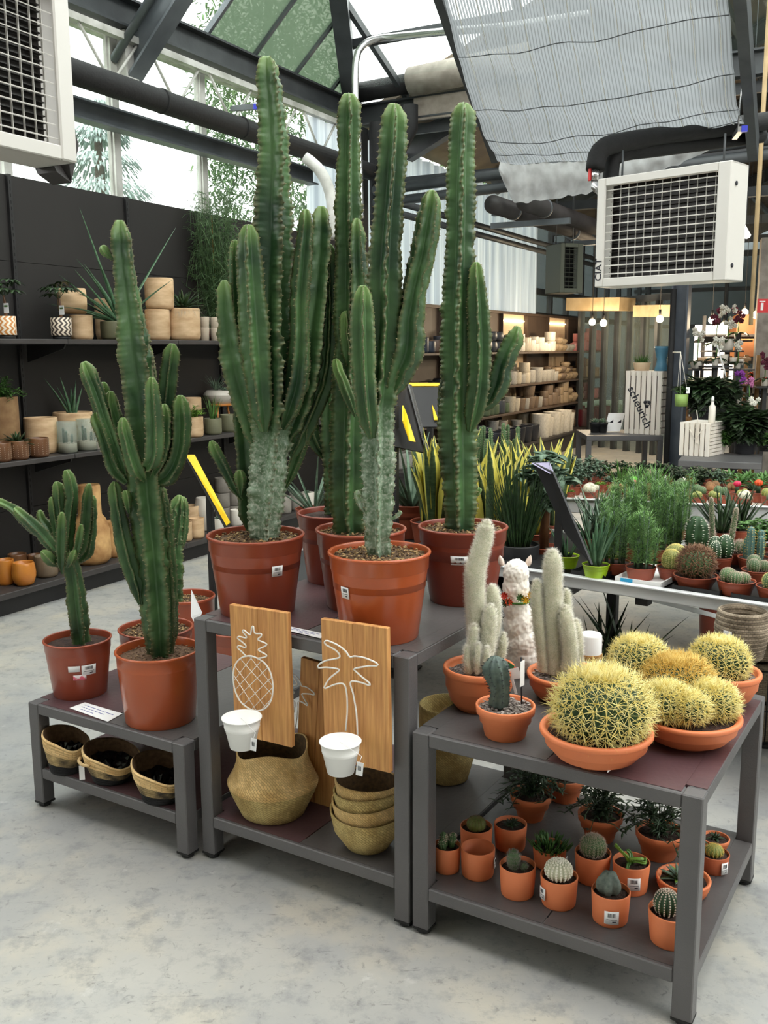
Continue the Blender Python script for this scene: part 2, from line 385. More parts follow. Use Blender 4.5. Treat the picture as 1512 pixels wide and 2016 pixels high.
# roof plane A (rises from the left wall) and plane B (rises from the far eave), meeting at a hip
SA = .9; SB = .43
def RA(u, v): return W(u, v, ZE + SA * (u + 5.4))
def RB(u, v): return W(u, v, ZE + SB * (VE - v))
UT = -2.4   # A is built up to this line
def hipv(u): return VE - SA * (u + 5.4) / SB
gb = MB(); gl = MB()
vv = 9.5 - .52
while vv > -2.5:
    ut = min(UT, -5.4 + (VE - vv) * SB / SA)
    gb.bar(RA(-5.4, vv) , RA(ut, vv), .035, .05, up=V((-.67 * EV.x, -.67 * EV.y, .74)))
    vv -= .68
for u in (-4.1, -2.4):
    gb.bar(RA(u, -2.5) - ZV * .05, RA(u, hipv(u)) - ZV * .05, .06, .08)
VC = 6.94; uc = -5.4 + (VE - VC) * SB / SA
gl.add([RA(-5.4, VC), RA(-5.4, VE), RA(uc, VC)], [(0, 1, 2)], smooth=False)
sol = gl.build('window_2', M['glassgreen'], kind='structure'); sm = sol.modifiers.new('thick', 'SOLIDIFY'); sm.thickness = .006
gb.build('glazing_bars', M['beam'], sol)
gl = MB(); gl.add([RA(-5.4, -2.5), RA(-5.4, VC), RA(uc, VC), RA(UT, hipv(UT)), RA(UT, -2.5)], [(0, 1, 2, 3, 4)], smooth=False); so2 = gl.build('window_7', M['glass'], kind='structure'); sm = so2.modifiers.new('thick', 'SOLIDIFY'); sm.thickness = .006
gb = MB(); gl = MB()
for u in [-5.4 + .66 + 1.55 * k for k in range(11)]:
    vt = max(3.2, VE - SA * (u + 5.4) / SB) if u < -2.4 else 3.2
    gb.bar(RB(u, VE), RB(u, vt), .05, .07)
for z in (.85, 1.9):
    v = VE - z; u0 = -5.4 + SB * z / SA; gb.bar(RB(u0, v) - ZV * .04, RB(9, v) - ZV * .04, .09, .07)
vt = 3.2
gl.add([RB(-5.4, VE), RB(-5.4 + SB * (VE - vt) / SA, vt), RB(9, vt), RB(9, VE)], [(0, 1, 2, 3)], smooth=False)
sol = gl.build('window_3', M['glass'], kind='structure'); sm = sol.modifiers.new('thick', 'SOLIDIFY'); sm.thickness = .006
gb.build('glazing_bars', M['steel'], sol)
b = MB(); b.bar(RB(-5.4, VE) - ZV * .06, RB(-2.4, hipv(-2.4)) - ZV * .06, .16, .2)
tag(b.build('hip_rafter', M['steel']), 'dark steel hip rafter where the green and clear roof slopes meet', 'rafter')
# big raking rafters standing under plane A
for v, lb in ((6.0, 'large grey raking roof rafter above the high left windows'), (1.5, 'raking roof rafter at the near end of the left wall')):
    b = MB(); up = V((-.67 * EV.x, -.67 * EV.y, .74)); ibeam(b, RA(-5.42, v) - ZV * .45, RA(-2.6, v) - ZV * .3, .22, .16, .02, up)
    b.tube([RA(-5.42, v - .14) - ZV * .42, RA(-2.6, v - .14) - ZV * .3], .035, 8)
    tag(b.build('roof_rafter', M['beam']), lb, 'rafter')
# opaque shed roof over the rear hall, with rafters
b = MB(); R1 = VE + .12; R2 = 30
for (u0, z0, u1, z1) in ((-5.5, 4.05, -1.2, 5.9), (-1.2, 5.9, 3.4, 4.0), (3.4, 4.0, 7.8, 5.9), (7.8, 5.9, 12, 4.0)):
    n_ = V((0, 0, .08)); b.add([W(u0, R1, z0), W(u1, R1, z1), W(u1, R2, z1), W(u0, R2, z0)] + [W(u0, R1, z0) + n_, W(u1, R1, z1) + n_, W(u1, R2, z1) + n_, W(u0, R2, z0) + n_], [(0, 1, 2, 3), (7, 6, 5, 4), (0, 4, 5, 1), (1, 5, 6, 2), (2, 6, 7, 3), (3, 7, 4, 0)], smooth=False)
struct('ceiling', b, M['ceil'])
b = MB()
for v in (10.6, 13.4, 16.2, 19.0, 21.8):
    for (u0, z0, u1, z1) in ((-5.3, 3.95, -1.2, 5.75), (-1.2, 5.75, 3.4, 3.85), (3.4, 3.85, 7.8, 5.75)):
        ibeam(b, W(u0, v, z0), W(u1, v, z1), .22, .14)
    b.bar(W(-5.3, v, 3.6), W(3.4, v, 3.6), .1, .12)
for k, u in enumerate((-4.2, -3.1, -2.0, 0, 1.2, 2.4)):
    z = 4.05 + (u + 5.5) * .43 if u < -1.2 else 5.9 - (u + 1.2) * .413
    b.bar(W(u, R1, z - .08), W(u, R2, z - .08), .07, .1)
struct('trim_3', b, M['steel'])
# wall between the glasshouse and rear hall above the far eave line: left open (one continuous hall)

# ================= pipes and rails overhead =================
def pipe(pts, r, m, label, name='heating_pipe', seg=16, **k):
    b = MB(); b.tube(pts, r, seg)
    return b, tag(b.build(name, m), label, 'pipe', **k)
b = MB(); pts = [W(-5.0, 1.0, 3.49), W(-5.0, 9.2, 3.48)]
t = thing('insulated_pipe', pts[0], 'thick black insulated pipe running along the high left windows', 'pipe')
b.tube(pts, .085, 20); b.build('insulation', M['blackpipe'], t, org=pts[0])
for v in (5.9, 6.9, 7.35):
    c = MB(); c.lathe([(.086, -.012), (.091, -.012), (.091, .012), (.086, .012)], 20, W(-5.0, v, 3.487), ax=(EV, ZV, DV)); c.build('clamp', M['chrome'] if v > 7 else M['blackpipe'], t, org=pts[0])
def arc(c, X, Y, r, a0, a1, n=8): return [c + X * (r * cos(a0 + (a1 - a0) * i / n)) + Y * (r * sin(a0 + (a1 - a0) * i / n)) for i in range(n + 1)]
# cross pipes on the line of the far eave
pipe([W(-5.0, 9.25, 3.30), W(-1.0, 9.25, 3.43)], .055, M['steel'], 'upper of two dark cross pipes below the far roof eave')
pipe([W(-5.0, 9.25, 3.17), W(-1.0, 9.25, 3.305)], .05, M['steel'], 'lower of two dark cross pipes below the far roof eave')
pipe([W(-5.0, 9.35, 4.0), W(-5.0, 9.35, 2.95), W(-4.9, 9.35, 2.6), W(-5.0, 9.35, 2.2)], .1, M['blackpipe'], 'black lagged downpipe at the corner post behind the cacti')
pipe([W(-5.0, 9.2, 3.4), W(-4.75, 9.25, 3.62), W(-4.6, 9.3, 3.9), W(-4.6, 9.3, 4.12)], .08, M['blackpipe'], 'black lagged elbow rising from the long pipe to the gutter')
pipe([W(-5.25, VE - .12, 4.34), W(-4.62, VE - .12, 4.36)], .1, M['blackpipe'], 'black foam covered pipe beside the rolled screen under the eave')
for z, lb in ((3.235, 'upper'), (3.12, 'lower')):
    pipe([W(-4.95, 9.5, z), W(-4.95, 22, z + .02)], .04, M['steel'], lb + ' of two thin brown rails crossing the white curtain', seg=8)
for u, lb in ((-3.8, 'left'), (-3.45, 'right')):
    b = MB(); a = W(u, 9.6, 3.12); t = thing('duct_pipe', a, lb + ' one of two brown hanging pipes running to the back hall', 'pipe')
    b.tube([a, W(u, 22, 3.25)], .095, 14); b.build('tube', M['shelf'], t, org=a)
    for v in (10.2, 12.4, 15):
        c = MB(); c.tube([W(u, v, 3.1), W(u, v, 4.4)], .004, 4); c.lathe([(.097, -.02), (.104, -.02), (.104, .02), (.097, .02)], 16, W(u, v, 3.13), ax=(EV, ZV, DV)); c.build('hanger', M['beam'], t, org=a)
for v in (10.2, 12.4, 15):
    b = MB(); b.box(W(-3.6, v, 2.98), (.9, .05, .06), rz=-TH); tag(b.build('pipe_bracket', M['beam']), {10.2: 'nearest', 12.4: 'middle', 15: 'farthest'}[v] + ' flat steel hanger bar under the brown pipes', 'bracket')
# chrome conduit bending down from the clear roof slope
P = [at_d(1165, 28, 6.6), at_d(1000, 52, 7.2), at_d(880, 62, 7.9), at_d(780, 72, 8.4), at_d(735, 78, 8.5), at_d(712, 92, 8.5), at_d(701, 120, 8.5), at_d(700, 200, 8.5), at_d(706, 300, 8.5), at_d(710, 430, 8.5)]
b = MB(); sp = spline([(*p, .035) for p in P], .05); b.tube([V(p[:3]) for p in sp], .032, 12); tag(b.build('conduit', M['chrome']), 'shiny bent metal conduit coming down from the clear roof', 'pipe')
P = [at_d(600, 310, 7.6), at_d(625, 330, 7.6), at_d(645, 365, 7.6), at_d(655, 410, 7.6), at_d(657, 470, 7.6)]
b = MB(); sp = spline([(*p, .03) for p in P], .05); b.tube([V(p[:3]) for p in sp], .045, 12); tag(b.build('white_duct', M['whitepaint']), 'curved white hose between the two tallest cactus groups', 'duct')
# rolled screen on its tube under the far eave
b = MB(); a = W(-4.62, VE - .16, 4.36); e = W(-3.3, VE - .16, 4.42); b.tube([a, e], .14, 20)
q = W(-3.98, VE - .05, 4.12); b.box(q, (1.3, .03, .24), rz=-TH)
M['oldfabric'] = mat('old_screen_fabric', S(168, 160, 148), S(132, 124, 114), .85, 6, .2, 30)
tag(b.build('rolled_screen', M['oldfabric']), 'tan rolled screen fabric on a tube below the clear roof', 'screen')
# silver shade screen hanging under the roof
def shade_mat():
    m = mat('silver_shade_fabric', S(152, 154, 158), S(130, 132, 136), .55, 3, 0); n = m.node_tree.nodes; l = m.node_tree.links; bs = n['Principled BSDF']; out = n['Material Output']
    tc = [x for x in n if x.type == 'TEX_COORD'][0]; wv = n.new('ShaderNodeTexWave'); wv.wave_type = 'BANDS'; wv.bands_direction = 'X'; wv.inputs['Scale'].default_value = 6.5
    uv = n.new('ShaderNodeAttribute'); uv.attribute_name = 'mask'; l.new(uv.outputs['Color'], wv.inputs['Vector'])
    t = n.new('ShaderNodeBsdfTransparent'); tr = n.new('ShaderNodeBsdfTranslucent'); tr.inputs[0].default_value = (.33, .345, .365, 1)
    mx = n.new('ShaderNodeMixShader'); mx.inputs[0].default_value = .5; l.new(bs.outputs[0], mx.inputs[1]); l.new(tr.outputs[0], mx.inputs[2])
    mr = n.new('ShaderNodeMapRange'); mr.inputs[1].default_value = .6; mr.inputs[2].default_value = .9; mr.inputs[3].default_value = .0; mr.inputs[4].default_value = .38; l.new(wv.outputs[0], mr.inputs[0])
    m2 = n.new('ShaderNodeMixShader'); l.new(mr.outputs[0], m2.inputs[0]); l.new(mx.outputs[0], m2.inputs[1]); l.new(t.outputs[0], m2.inputs[2]); l.new(m2.outputs[0], out.inputs[0])
    return m
M['shade'] = shade_mat()
# lower edge from (985,300) to (1462,238), rising towards the viewer
A0 = at_d(985, 318, 7.2); A1 = at_d(1468, 246, 6.2); B0 = at_d(868, -30, 5.2); B1 = at_d(1430, -60, 4.4)
t = thing('shade_screen', A0, 'large silver striped shade screen slung under the glass roof', 'screen')
b = MB(); NU = 60; NV = 40; vs = []; cs = []
for i in range(NV + 1):
    for j in range(NU + 1):
        p = (A0 * (1 - j / NU) + A1 * (j / NU)) * (1 - i / NV) + (B0 * (1 - j / NU) + B1 * (j / NU)) * (i / NV)
        k = i / NV; p = p + V((0, 0, -.16 * sin(pi * k) - .09 * sin(pi * j / NU) * (1 - k) - .05 * noise.noise(V((j * .09, i * .2, 3)))))
        vs.append(p); cs.append((j / NU * 4.0, i / NV * 3, 0.001))
fs = [(i * (NU + 1) + j, i * (NU + 1) + j + 1, (i + 1) * (NU + 1) + j + 1, (i + 1) * (NU + 1) + j) for i in range(NV) for j in range(NU)]
b.add(vs, fs, c=cs); so = b.build('fabric', M['shade'], t, org=A0)
M['hem'] = translucent(mat('hem_fabric', S(214, 215, 216), S(184, 184, 184), .7, 9, .3, 14), .4)
b = MB(); vs = []; n_ = 90
for j in range(n_ + 1):
    k = j / n_; p = A0 * (1 - k) + A1 * k; p = p + V((0, 0, -.09 * sin(pi * k)))
    dr = (.27 * (1 - k) ** .8 + .04) * min(1, .25 + k * 12)
    for q in range(9):
        a = q / 8; vs.append(p + V((0, .10 * sin(a * pi) + .02 * sin(j * .9), -dr * a + .02 * noise.noise(V((j * .3, q, 0))))))
fs = [(j * 9 + q, j * 9 + q + 1, (j + 1) * 9 + q + 1, (j + 1) * 9 + q) for j in range(n_) for q in range(8)]
b.add(vs, fs); o = b.build('hem', M['hem'], t, org=A0); o['label'] = 'sagging pale hem of the screen'
b = MB(); M['cord'] = mat('cord', S(225, 225, 220), rough=.8)
for j in range(3, NU, 5):
    b.tube([vs_ + V((0, 0, -.004)) for vs_ in [ (A0 * (1 - j / NU) + A1 * (j / NU)) * (1 - i / NV) + (B0 * (1 - j / NU) + B1 * (j / NU)) * (i / NV) + V((0, 0, -.16 * sin(pi * i / NV) - .09 * sin(pi * j / NU) * (1 - i / NV) - .05 * noise.noise(V((j * .09, i * .2, 3))))) for i in range(0, NV + 1, 2)]], .0028, 4, cap=False)
b.build('seam_cord', M['cord'], t, org=A0)
b = MB(); SP = lambda i, j: (A0 * (1 - j / NU) + A1 * (j / NU)) * (1 - i / NV) + (B0 * (1 - j / NU) + B1 * (j / NU)) * (i / NV) + V((0, 0, -.008 - .16 * sin(pi * i / NV) - .09 * sin(pi * j / NU) * (1 - i / NV) - .05 * noise.noise(V((j * .09, i * .2, 3)))))
for i in (5, 12, 21, 31): b.tube([SP(i + .05 * j, j) for j in range(0, NU + 1, 3)], .0028, 4, cap=False)
b.build('support_wire', M['steel'], t, org=A0)
b = MB(); d = (B0 - A0).normalized(); b.bar(A0 - V((.04, 0, 0)) + ZV * .02, B0 - V((.04, 0, 0)) + ZV * .02, .05, .07); tag(b.build('screen_edge_beam', M['steel']), 'dark beam along the left edge of the silver shade screen', 'beam')
b = MB(); b.bar(A1 + V((.06, 0, -.15)), B1 + V((.06, 0, .02)), .06, .16); tag(b.build('screen_edge_beam', M['steel']), 'dark beam along the right edge of the silver shade screen', 'beam')
# support wires
for i, (p, q) in enumerate((((480, 330), (1050, 255)), ((690, 300), (1512, 130)))):
    pass
# ================= heaters =================
def heater(name, tl, X, w, h, dp, label, casing_m, detail=True, sign=False, ny=10, nx=13, lm=None, hang=5.9):
    """tl = top-left corner of the face; X = direction along the face; outward normal = X x Z"""
    N_ = X.cross(ZV).normalized(); X = X.normalized(); t = thing(name, tl - ZV * h, label, 'heater'); O_ = tl - ZV * h
    c0 = tl + X * w / 2 - ZV * h / 2 - N_ * dp / 2; sf = .0
    lf, rf, tf, bf = (.055, .075, .045, .05)
    c = MB()
    for a, s_ in (((-w / 2 + .006, 0, 0), (.012, dp, h)), ((w / 2 - .006, 0, 0), (.012, dp, h)), ((0, 0, h / 2 - .006), (w, dp, .012)), ((0, 0, -h / 2 + .006), (w, dp, .012))):
        c.box(c0 + X * a[0] - N_ * a[1] + ZV * a[2], s_, ax=(X, -N_, ZV), bev=.003)
    c.build('casing', casing_m, t, org=O_)
    f = MB(); fc = tl - ZV * h / 2 + X * w / 2
    f.box(fc + X * (-w / 2 + lf / 2), (lf, .02, h), ax=(X, -N_, ZV), bev=.006); f.box(fc + X * (w / 2 - rf / 2), (rf, .02, h), ax=(X, -N_, ZV), bev=.006)
    f.box(fc + X * ((lf - rf) / 2) + ZV * (h / 2 - tf / 2), (w - lf - rf, .018, tf), ax=(X, -N_, ZV), bev=.004); f.box(fc + X * ((lf - rf) / 2) - ZV * (h / 2 - bf / 2), (w - lf - rf, .018, bf), ax=(X, -N_, ZV), bev=.004)
    f.build('front_frame', casing_m if lm is None else lm, t, org=O_)
    g = MB(); x0 = -w / 2 + lf; x1 = w / 2 - rf; z0 = -h / 2 + bf; z1 = h / 2 - tf; dn = (N_ * .5 + ZV * -.86); dn.normalize(); up = X.cross(dn)
    for i in range(ny):
        z = z0 + (z1 - z0) * (i + .5) / ny
        g.box(fc + X * (x0 + x1) / 2 + ZV * z - N_ * .010, (x1 - x0, .013, .003), ax=(X, (-N_ * .9 + ZV * .43), (N_ * .43 + ZV * .9)))
    for j in range(nx):
        x = x0 + (x1 - x0) * (j + .5) / nx; g.box(fc + X * x + ZV * (z0 + z1) / 2 - N_ * .03, (.0025, .008, z1 - z0), ax=(X, -N_, ZV))
    g.build('grille', casing_m if lm is None else lm, t, org=O_)
    k = MB(); k.box(fc + X * (x0 + x1) / 2 + ZV * (z0 + z1) / 2 - N_ * .09, (x1 - x0 + .02, .01, z1 - z0 + .02), ax=(X, -N_, ZV))
    for i in range(ny * 2):
        z = z0 + (z1 - z0) * (i + .5) / ny / 2; k.box(fc + X * (x0 + x1) / 2 + ZV * z - N_ * .07, (x1 - x0, .02, .004), ax=(X, -N_, ZV))
    k.build('fan_core', M['dark'] if not detail else mat('heater_core', S(46, 42, 40), rough=.4), t, org=O_)
    top_ = max(.1, hang - tl.z)
    for s_ in (.12, .88): hr = MB(); hr.tube([tl + X * w * s_ - N_ * dp * .5, tl + X * w * s_ - N_ * dp * .5 + ZV * top_], .006, 6); hr.build('hanger_rod', M['steel'], t, org=O_)
    if sign:
        text('lettering', 'CIAT', (fc + X * (-w / 2 + lf * .5) + ZV * (-h / 2 + .1) + N_ * .0115) - O_, ZV, -X, .058, M['ink'], t)
    return t, fc, N_
Xr = V((cos(radians(-43.8)), sin(radians(-43.8)), 0))
tl = at_d(1178, 353, 5.5)
ht, fc, Nh = heater('fan_heater', tl, Xr, .80, .61, .2, 'big white louvred fan heater hanging at the upper right', M['heatwhite'], True, True, 11, 13, None, tl.z + .16)
Oh = tl - ZV * .61
b = MB()
for z in (.08, .5): b.lathe([(.012, 0), (.012, .003)], 16, tl + Xr * .803 - Nh * .05 - ZV * (.61 - z), ax=(Nh, ZV, Xr))
b.build('screw_cap', M['ink'], ht, org=Oh)
tl2 = at_d(1104, 478, 11.0); heater('fan_heater', tl2 - Xr * 0, V((cos(radians(20)), sin(radians(20)), 0)).normalized(), .30, .56, .34, 'olive fan heater farther back beside the white curtain', M['greenbox'], False, False, 9, 3, M['greenbox'], 4.6)
clr = at_d(150, 322, 3.5); tlL = clr + ZV * .61 - DV * .8
hl, fcL, Nl = heater('fan_heater', tlL, DV, .80, .61, .2, 'white louvred fan heater cut off at the top left corner', M['heatwhite'], True, False, 11, 13, None, 6.4)
Ol = tlL - ZV * .61
b = MB(); b.ext([tlL + DV * .8 - Nl * .2 - ZV * .45, tlL + DV * .80 - Nl * .06 - ZV * .3, tlL + DV * .9 - Nl * .08 - ZV * .52, tlL + DV * .87 - Nl * .1 - ZV * .66, tlL + DV * .8 - Nl * .1 - ZV * .63], (0, 0, 0), -Nl * .1); b.build('rear_flap', M['shelf'], hl, org=Ol)
# insulated pipes feeding the right heater
a = tl - Nh * .12
P = [at_d(1512, 238, 6.2), at_d(1300, 268, 5.95), at_d(1225, 280, 5.85), at_d(1190, 290, 5.8), at_d(1176, 308, 5.8), at_d(1172, 335, 5.8)]
b = MB(); sp = spline([(*p, .05) for p in P], .03); t = thing('insulated_pipe', P[-1], 'thick black insulated pipe feeding the right heater', 'pipe'); b.tube([V(p[:3]) for p in sp], .058, 16); b.build('insulation', M['blackpipe'], t, org=P[-1])
b = MB(); b.tube([P[-1], P[-1] - ZV * .06], .03, 10); b.tube([P[-1] - ZV * .05, P[-1] - ZV * .1, P[-1] - ZV * .14 + Xr * .05], .024, 10); b.build('valve', M['chrome'], t, org=P[-1])
M['redplastic'] = mat('red_plastic', S(205, 40, 40), rough=.35)
b = MB(); b.box(P[-1] - ZV * .02 + Nh * .03 - Xr * .02, (.02, .012, .09), ax=(Xr, -Nh, ZV), bev=.004); o = b.build('valve_lever', M['redplastic'], t, org=P[-1])
P = [at_d(1500, 266, 6.3), at_d(1300, 292, 6.0), at_d(1235, 300, 5.95), at_d(1212, 310, 5.9), at_d(1203, 340, 5.9), at_d(1200, 500, 5.9)]
b = MB(); sp = spline([(*p, .05) for p in P], .03); b.tube([V(p[:3]) for p in sp], .05, 14); tag(b.build('insulated_pipe', M['blackpipe']), 'second black insulated pipe bending down behind the right heater', 'pipe')
b = MB(); p = at_d(1452, 262, 5.7); q = at_d(1468, 95, 5.7); b.tube([p, q], .006, 5); t = thing('pipe_hanger', p, 'thin rod and blue capped hanger holding the pipe beside the right heater', 'hanger'); b.build('rod', M['chrome'], t, org=p)
b = MB(); b.box(p, (.03, .22, .03), rz=-.2); b.build('rail', M['chrome'], t, org=p); b = MB(); b.box(p + V((0, -.11, 0)), (.034, .02, .034), rz=-.2); b.build('end_cap', mat('blue_plastic', S(50, 60, 190), rough=.4), t, org=p)
p = at_d(460, 214, 6.9); q = at_d(505, 210, 6.5); b = MB(); b.bar(p, q, .05, .035); t = thing('rail_stub', p, 'short zinc rail with a blue end cap above the long black pipe', 'bracket'); b.build('rail', M['beam'], t, org=p); b = MB(); b.bar(q, q + (q - p).normalized() * .02, .052, .037); b.build('end_cap', MATS['blue_plastic'], t, org=p)
# ================= display tables =================
YT = radians(-31.5); EX = V((cos(YT), sin(YT), 0)); EY = V((-sin(YT), cos(YT), 0))
TB = [(-1.2862, 3.2646, .7525, .397, .152), (-.6024, 2.8981, .7837, .811, .150), (.0741, 2.481, .7814, .604, .147)]
def TL(t, a, b_, z=0): return V((TB[t][0], TB[t][1], 0)) + EX * a + EY * b_ + ZV * z
M['ply'] = mat('maroon_ply', S(96, 70, 72), S(78, 56, 60), .38, 5, .1, 60, contrast=(.3, .7))
M['plygrey'] = mat('grey_ply', S(92, 89, 88), S(78, 75, 75), .4, 4, .1, 60, contrast=(.3, .7))
def table(t, label, DP, top, low):
    x, y, L, h, zs = TB[t]; th = thing('display_table', TL(t, 0, 0), label, 'table', rz=0); O_ = TL(t, 0, 0); w = .05; A = (EX, EY, ZV)
    for a, b_ in ((0, 0), (L - w, 0), (0, DP - w), (L - w, DP - w)):
        m = MB(); m.box(TL(t, a + w / 2, b_ + w / 2, (h + .017) / 2), (w, w, h - .017), m=0, ax=A, bev=.003)
        lg = m.build('leg', M['tabgrey'], th, org=O_)
        m = MB(); c = TL(t, a + w / 2, b_ + w / 2, 0); m.box(c + ZV * .0155, (w + .001, w + .001, .007), m=0, ax=A); m.lathe([(.02, 0), (.021, .004), (.016, .008), (.008, .009), (.008, .014)], 20, c); m.build('foot', M['rubber'], lg, org=O_)
    for z, nm in ((h, 'top_rail'), (zs, 'lower_rail')):
        hh = .038
        for c, d in ((TL(t, L / 2, w / 2 - .001, z - hh / 2), (L - 2 * w, w - .004, hh)), (TL(t, L / 2, DP - w / 2, z - hh / 2), (L - 2 * w, w - .004, hh)), (TL(t, w / 2 - .001, DP / 2, z - hh / 2), (w - .004, DP - 2 * w, hh)), (TL(t, L - w / 2, DP / 2, z - hh / 2), (w - .004, DP - 2 * w, hh))):
            m = MB(); m.box(c, d, ax=A, bev=.003); m.build(nm, M['tabgrey'], th, org=O_)
    for z, cols, nm in ((h, top, 'top_panel'), (zs, low, 'shelf_panel')):
        n = len(cols); 
        for i, c in enumerate(cols):
            a0 = .012 + (L - .024) * i / n; a1 = .012 + (L - .024) * (i + 1) / n - .004
            e0 = w + .006 if i == 0 else 0; m = MB()
            # panels notched round the legs, lying flush over the rails
            lo, hi = (.004, DP - .004)
            m.box(TL(t, (a0 + a1) / 2, DP / 2, z - .004), (a1 - a0 - (.05 if i in (0, n - 1) else 0), hi - lo, .0125), ax=A) if n > 2 else None
            if n <= 2:
                s0 = w + .004 if i == 0 else a0; s1 = a1 if i == 0 and n == 2 else (L - w - .004)
                if n == 1: s0, s1 = w + .004, L - w - .004
                m.box(TL(t, (s0 + s1) / 2, DP / 2, z - .0045), (s1 - s0, DP - .1 + .075, .012), ax=A)
                if i == 0: m.box(TL(t, .0285, DP / 2, z - .0045), (.05, DP - .108, .012), ax=A)
                if i == n - 1: m.box(TL(t, L - .0285, DP / 2, z - .0045), (.05, DP - .108, .012), ax=A)
            m.build(nm, M[c], th, org=O_)
    return th
table(0, 'lowest grey steel display table at the left with two potted cacti on top', .78, ['ply', 'plygrey'], ['ply', 'ply'])
table(1, 'tallest grey steel display table in the middle carrying the giant potted cacti', .80, ['ply', 'plygrey'], ['ply', 'plygrey'])
table(2, 'grey steel display table at the right with barrel cacti on top', .78, ['plygrey', 'ply'], ['plygrey', 'plygrey'])

# ================= pots =================
M['redplast'] = mat('brown_red_plastic', S(158, 76, 50), S(150, 68, 46), .3, 3, 0, coat=.15)
M['orplast'] = mat('orange_plastic', S(182, 88, 44), S(174, 82, 44), .28, 3, 0, coat=.2)
M['dkplast'] = mat('dark_red_plastic', S(146, 68, 48), S(138, 60, 42), .32, 3, 0, coat=.1)
M['terra'] = mat('terracotta_paint', S(232, 134, 86), S(222, 124, 78), .55, 6, .05, 80)
M['clay'] = mat('terracotta_clay', S(188, 98, 60), S(172, 86, 52), .75, 7, .1, 60)
M['soil'] = mat('potting_soil', S(70, 48, 38), S(40, 28, 24), .95, 60, 1, 120)
M['bark'] = mat('bark_mulch', S(120, 92, 62), S(60, 44, 32), .95, 90, 1, 130)
M['sand'] = mat('brown_soil', S(122, 94, 72), S(86, 64, 48), .95, 70, 1, 140)
M['gravel'] = mat('grey_gravel', S(150, 138, 130), S(95, 85, 80), .9, 110, 1, 150)
def pot_prof(kind, rb, rt, h):
    if kind == 'nursery':
        return [(1e-5, 0), (rb * .97, 0), (rb, .004), (rb + (rt - rb) * .74, h * .80), (rb + (rt - rb) * .745, h * .802), (rt * .955, h * .81), (rt * .965, h * .955), (rt * .99, h * .965), (rt, h * .975), (rt, h * .99), (rt * .985, h), (rt * .95, h), (rt * .94, h * .985), (rt * .93, h * .9), (rt * .9, h * .6), (1e-5, h * .6)]
    if kind == 'bowl':
        return [(1e-5, 0), (rb * .96, 0), (rb * .98, h * .05), (rb * 1.04, h * .06), (rb + (rt - rb) * .42, h * .2), (rb + (rt - rb) * .74, h * .5), (rb + (rt - rb) * .79, h * .52), (rt * .93, h * .8), (rt * .935, h * .81), (rt * .98, h * .82), (rt, h * .87), (rt, h * .95), (rt * .985, h * .99), (rt * .96, h), (rt * .9, h * .985), (rt * .88, h * .93), (rt * .82, h * .7), (1e-5, h * .7)]
    if kind == 'cyl':
        return [(1e-5, 0), (rb * .9, 0), (rb * .97, .003), (rb, .008), (rt * .995, h * .97), (rt * .985, h * .99), (rt * .965, h), (rt * .93, h * .995), (rt * .915, h * .98), (rt * .9, h * .5), (1e-5, h * .5)]
    if kind == 'flower':
        return [(1e-5, 0), (rb * .95, 0), (rb, .004), (rb + (rt - rb) * .62, h * .74), (rt * .94, h * .745), (rt, h * .76), (rt * 1.02, h * .98), (rt, h), (rt * .95, h), (rt * .93, h * .97), (rt * .88, h * .5), (1e-5, h * .5)]
def make_pot(parent, kind, rb, rt, h, m, soil='soil', soilz=.9, org=None, seg=48, label=None, notches=False):
    b = MB(); b.lathe(pot_prof(kind, rb, rt, h), seg); o = b.build('pot', M[m], parent)
    if label: o['label'] = label
    if soil:
        ri = rt * {'nursery': .925, 'bowl': .87, 'cyl': .91, 'flower': .92}[kind]; s_ = MB(); rings = 7; n_ = 40; vs = [V((0, 0, h * soilz + .004))]
        for i in range(1, rings + 1):
            for j in range(n_):
                a = 2 * pi * j / n_; r = ri * i / rings; vs.append(V((r * cos(a), r * sin(a), h * soilz + (0.004 * noise.noise(V((r * cos(a) * 40, r * sin(a) * 40, h * 50))) if i < rings else -.004))))
        fs = [(0, 1 + j, 1 + (j + 1) % n_) for j in range(n_)] + [(1 + (i - 1) * n_ + j, 1 + i * n_ + j, 1 + i * n_ + (j + 1) % n_, 1 + (i - 1) * n_ + (j + 1) % n_) for i in range(1, rings) for j in range(n_)]
        s_.add(vs, fs)
        rnd = random.Random(int(rt * 1e5))
        if soil in ('bark', 'gravel', 'sand'):
            for _ in range(int(min(500, 260 * (rt / .1)))):
                a = rnd.random() * 6.28; r = ri * .97 * sqrt(rnd.random()); q = V((r * cos(a), r * sin(a), h * soilz + .003)); e = rnd.uniform(.002, .006) * (1 if soil != 'sand' else .6)
                s_.box(q, (e * rnd.uniform(1, 2.2), e, e * .7), rz=rnd.random() * 3, m=1 if rnd.random() < .5 else 0)
        s_.build('soil', [M[soil], mat('chips_' + soil, *{'bark': (S(196, 165, 115), S(150, 118, 78)), 'gravel': (S(176, 165, 158), S(120, 110, 104)), 'sand': (S(176, 146, 112), S(120, 92, 70))}.get(soil, (S(90, 70, 50), S(60, 50, 40))), .9, 200)] if soil in ('bark', 'gravel', 'sand') else M[soil], parent)
    return o
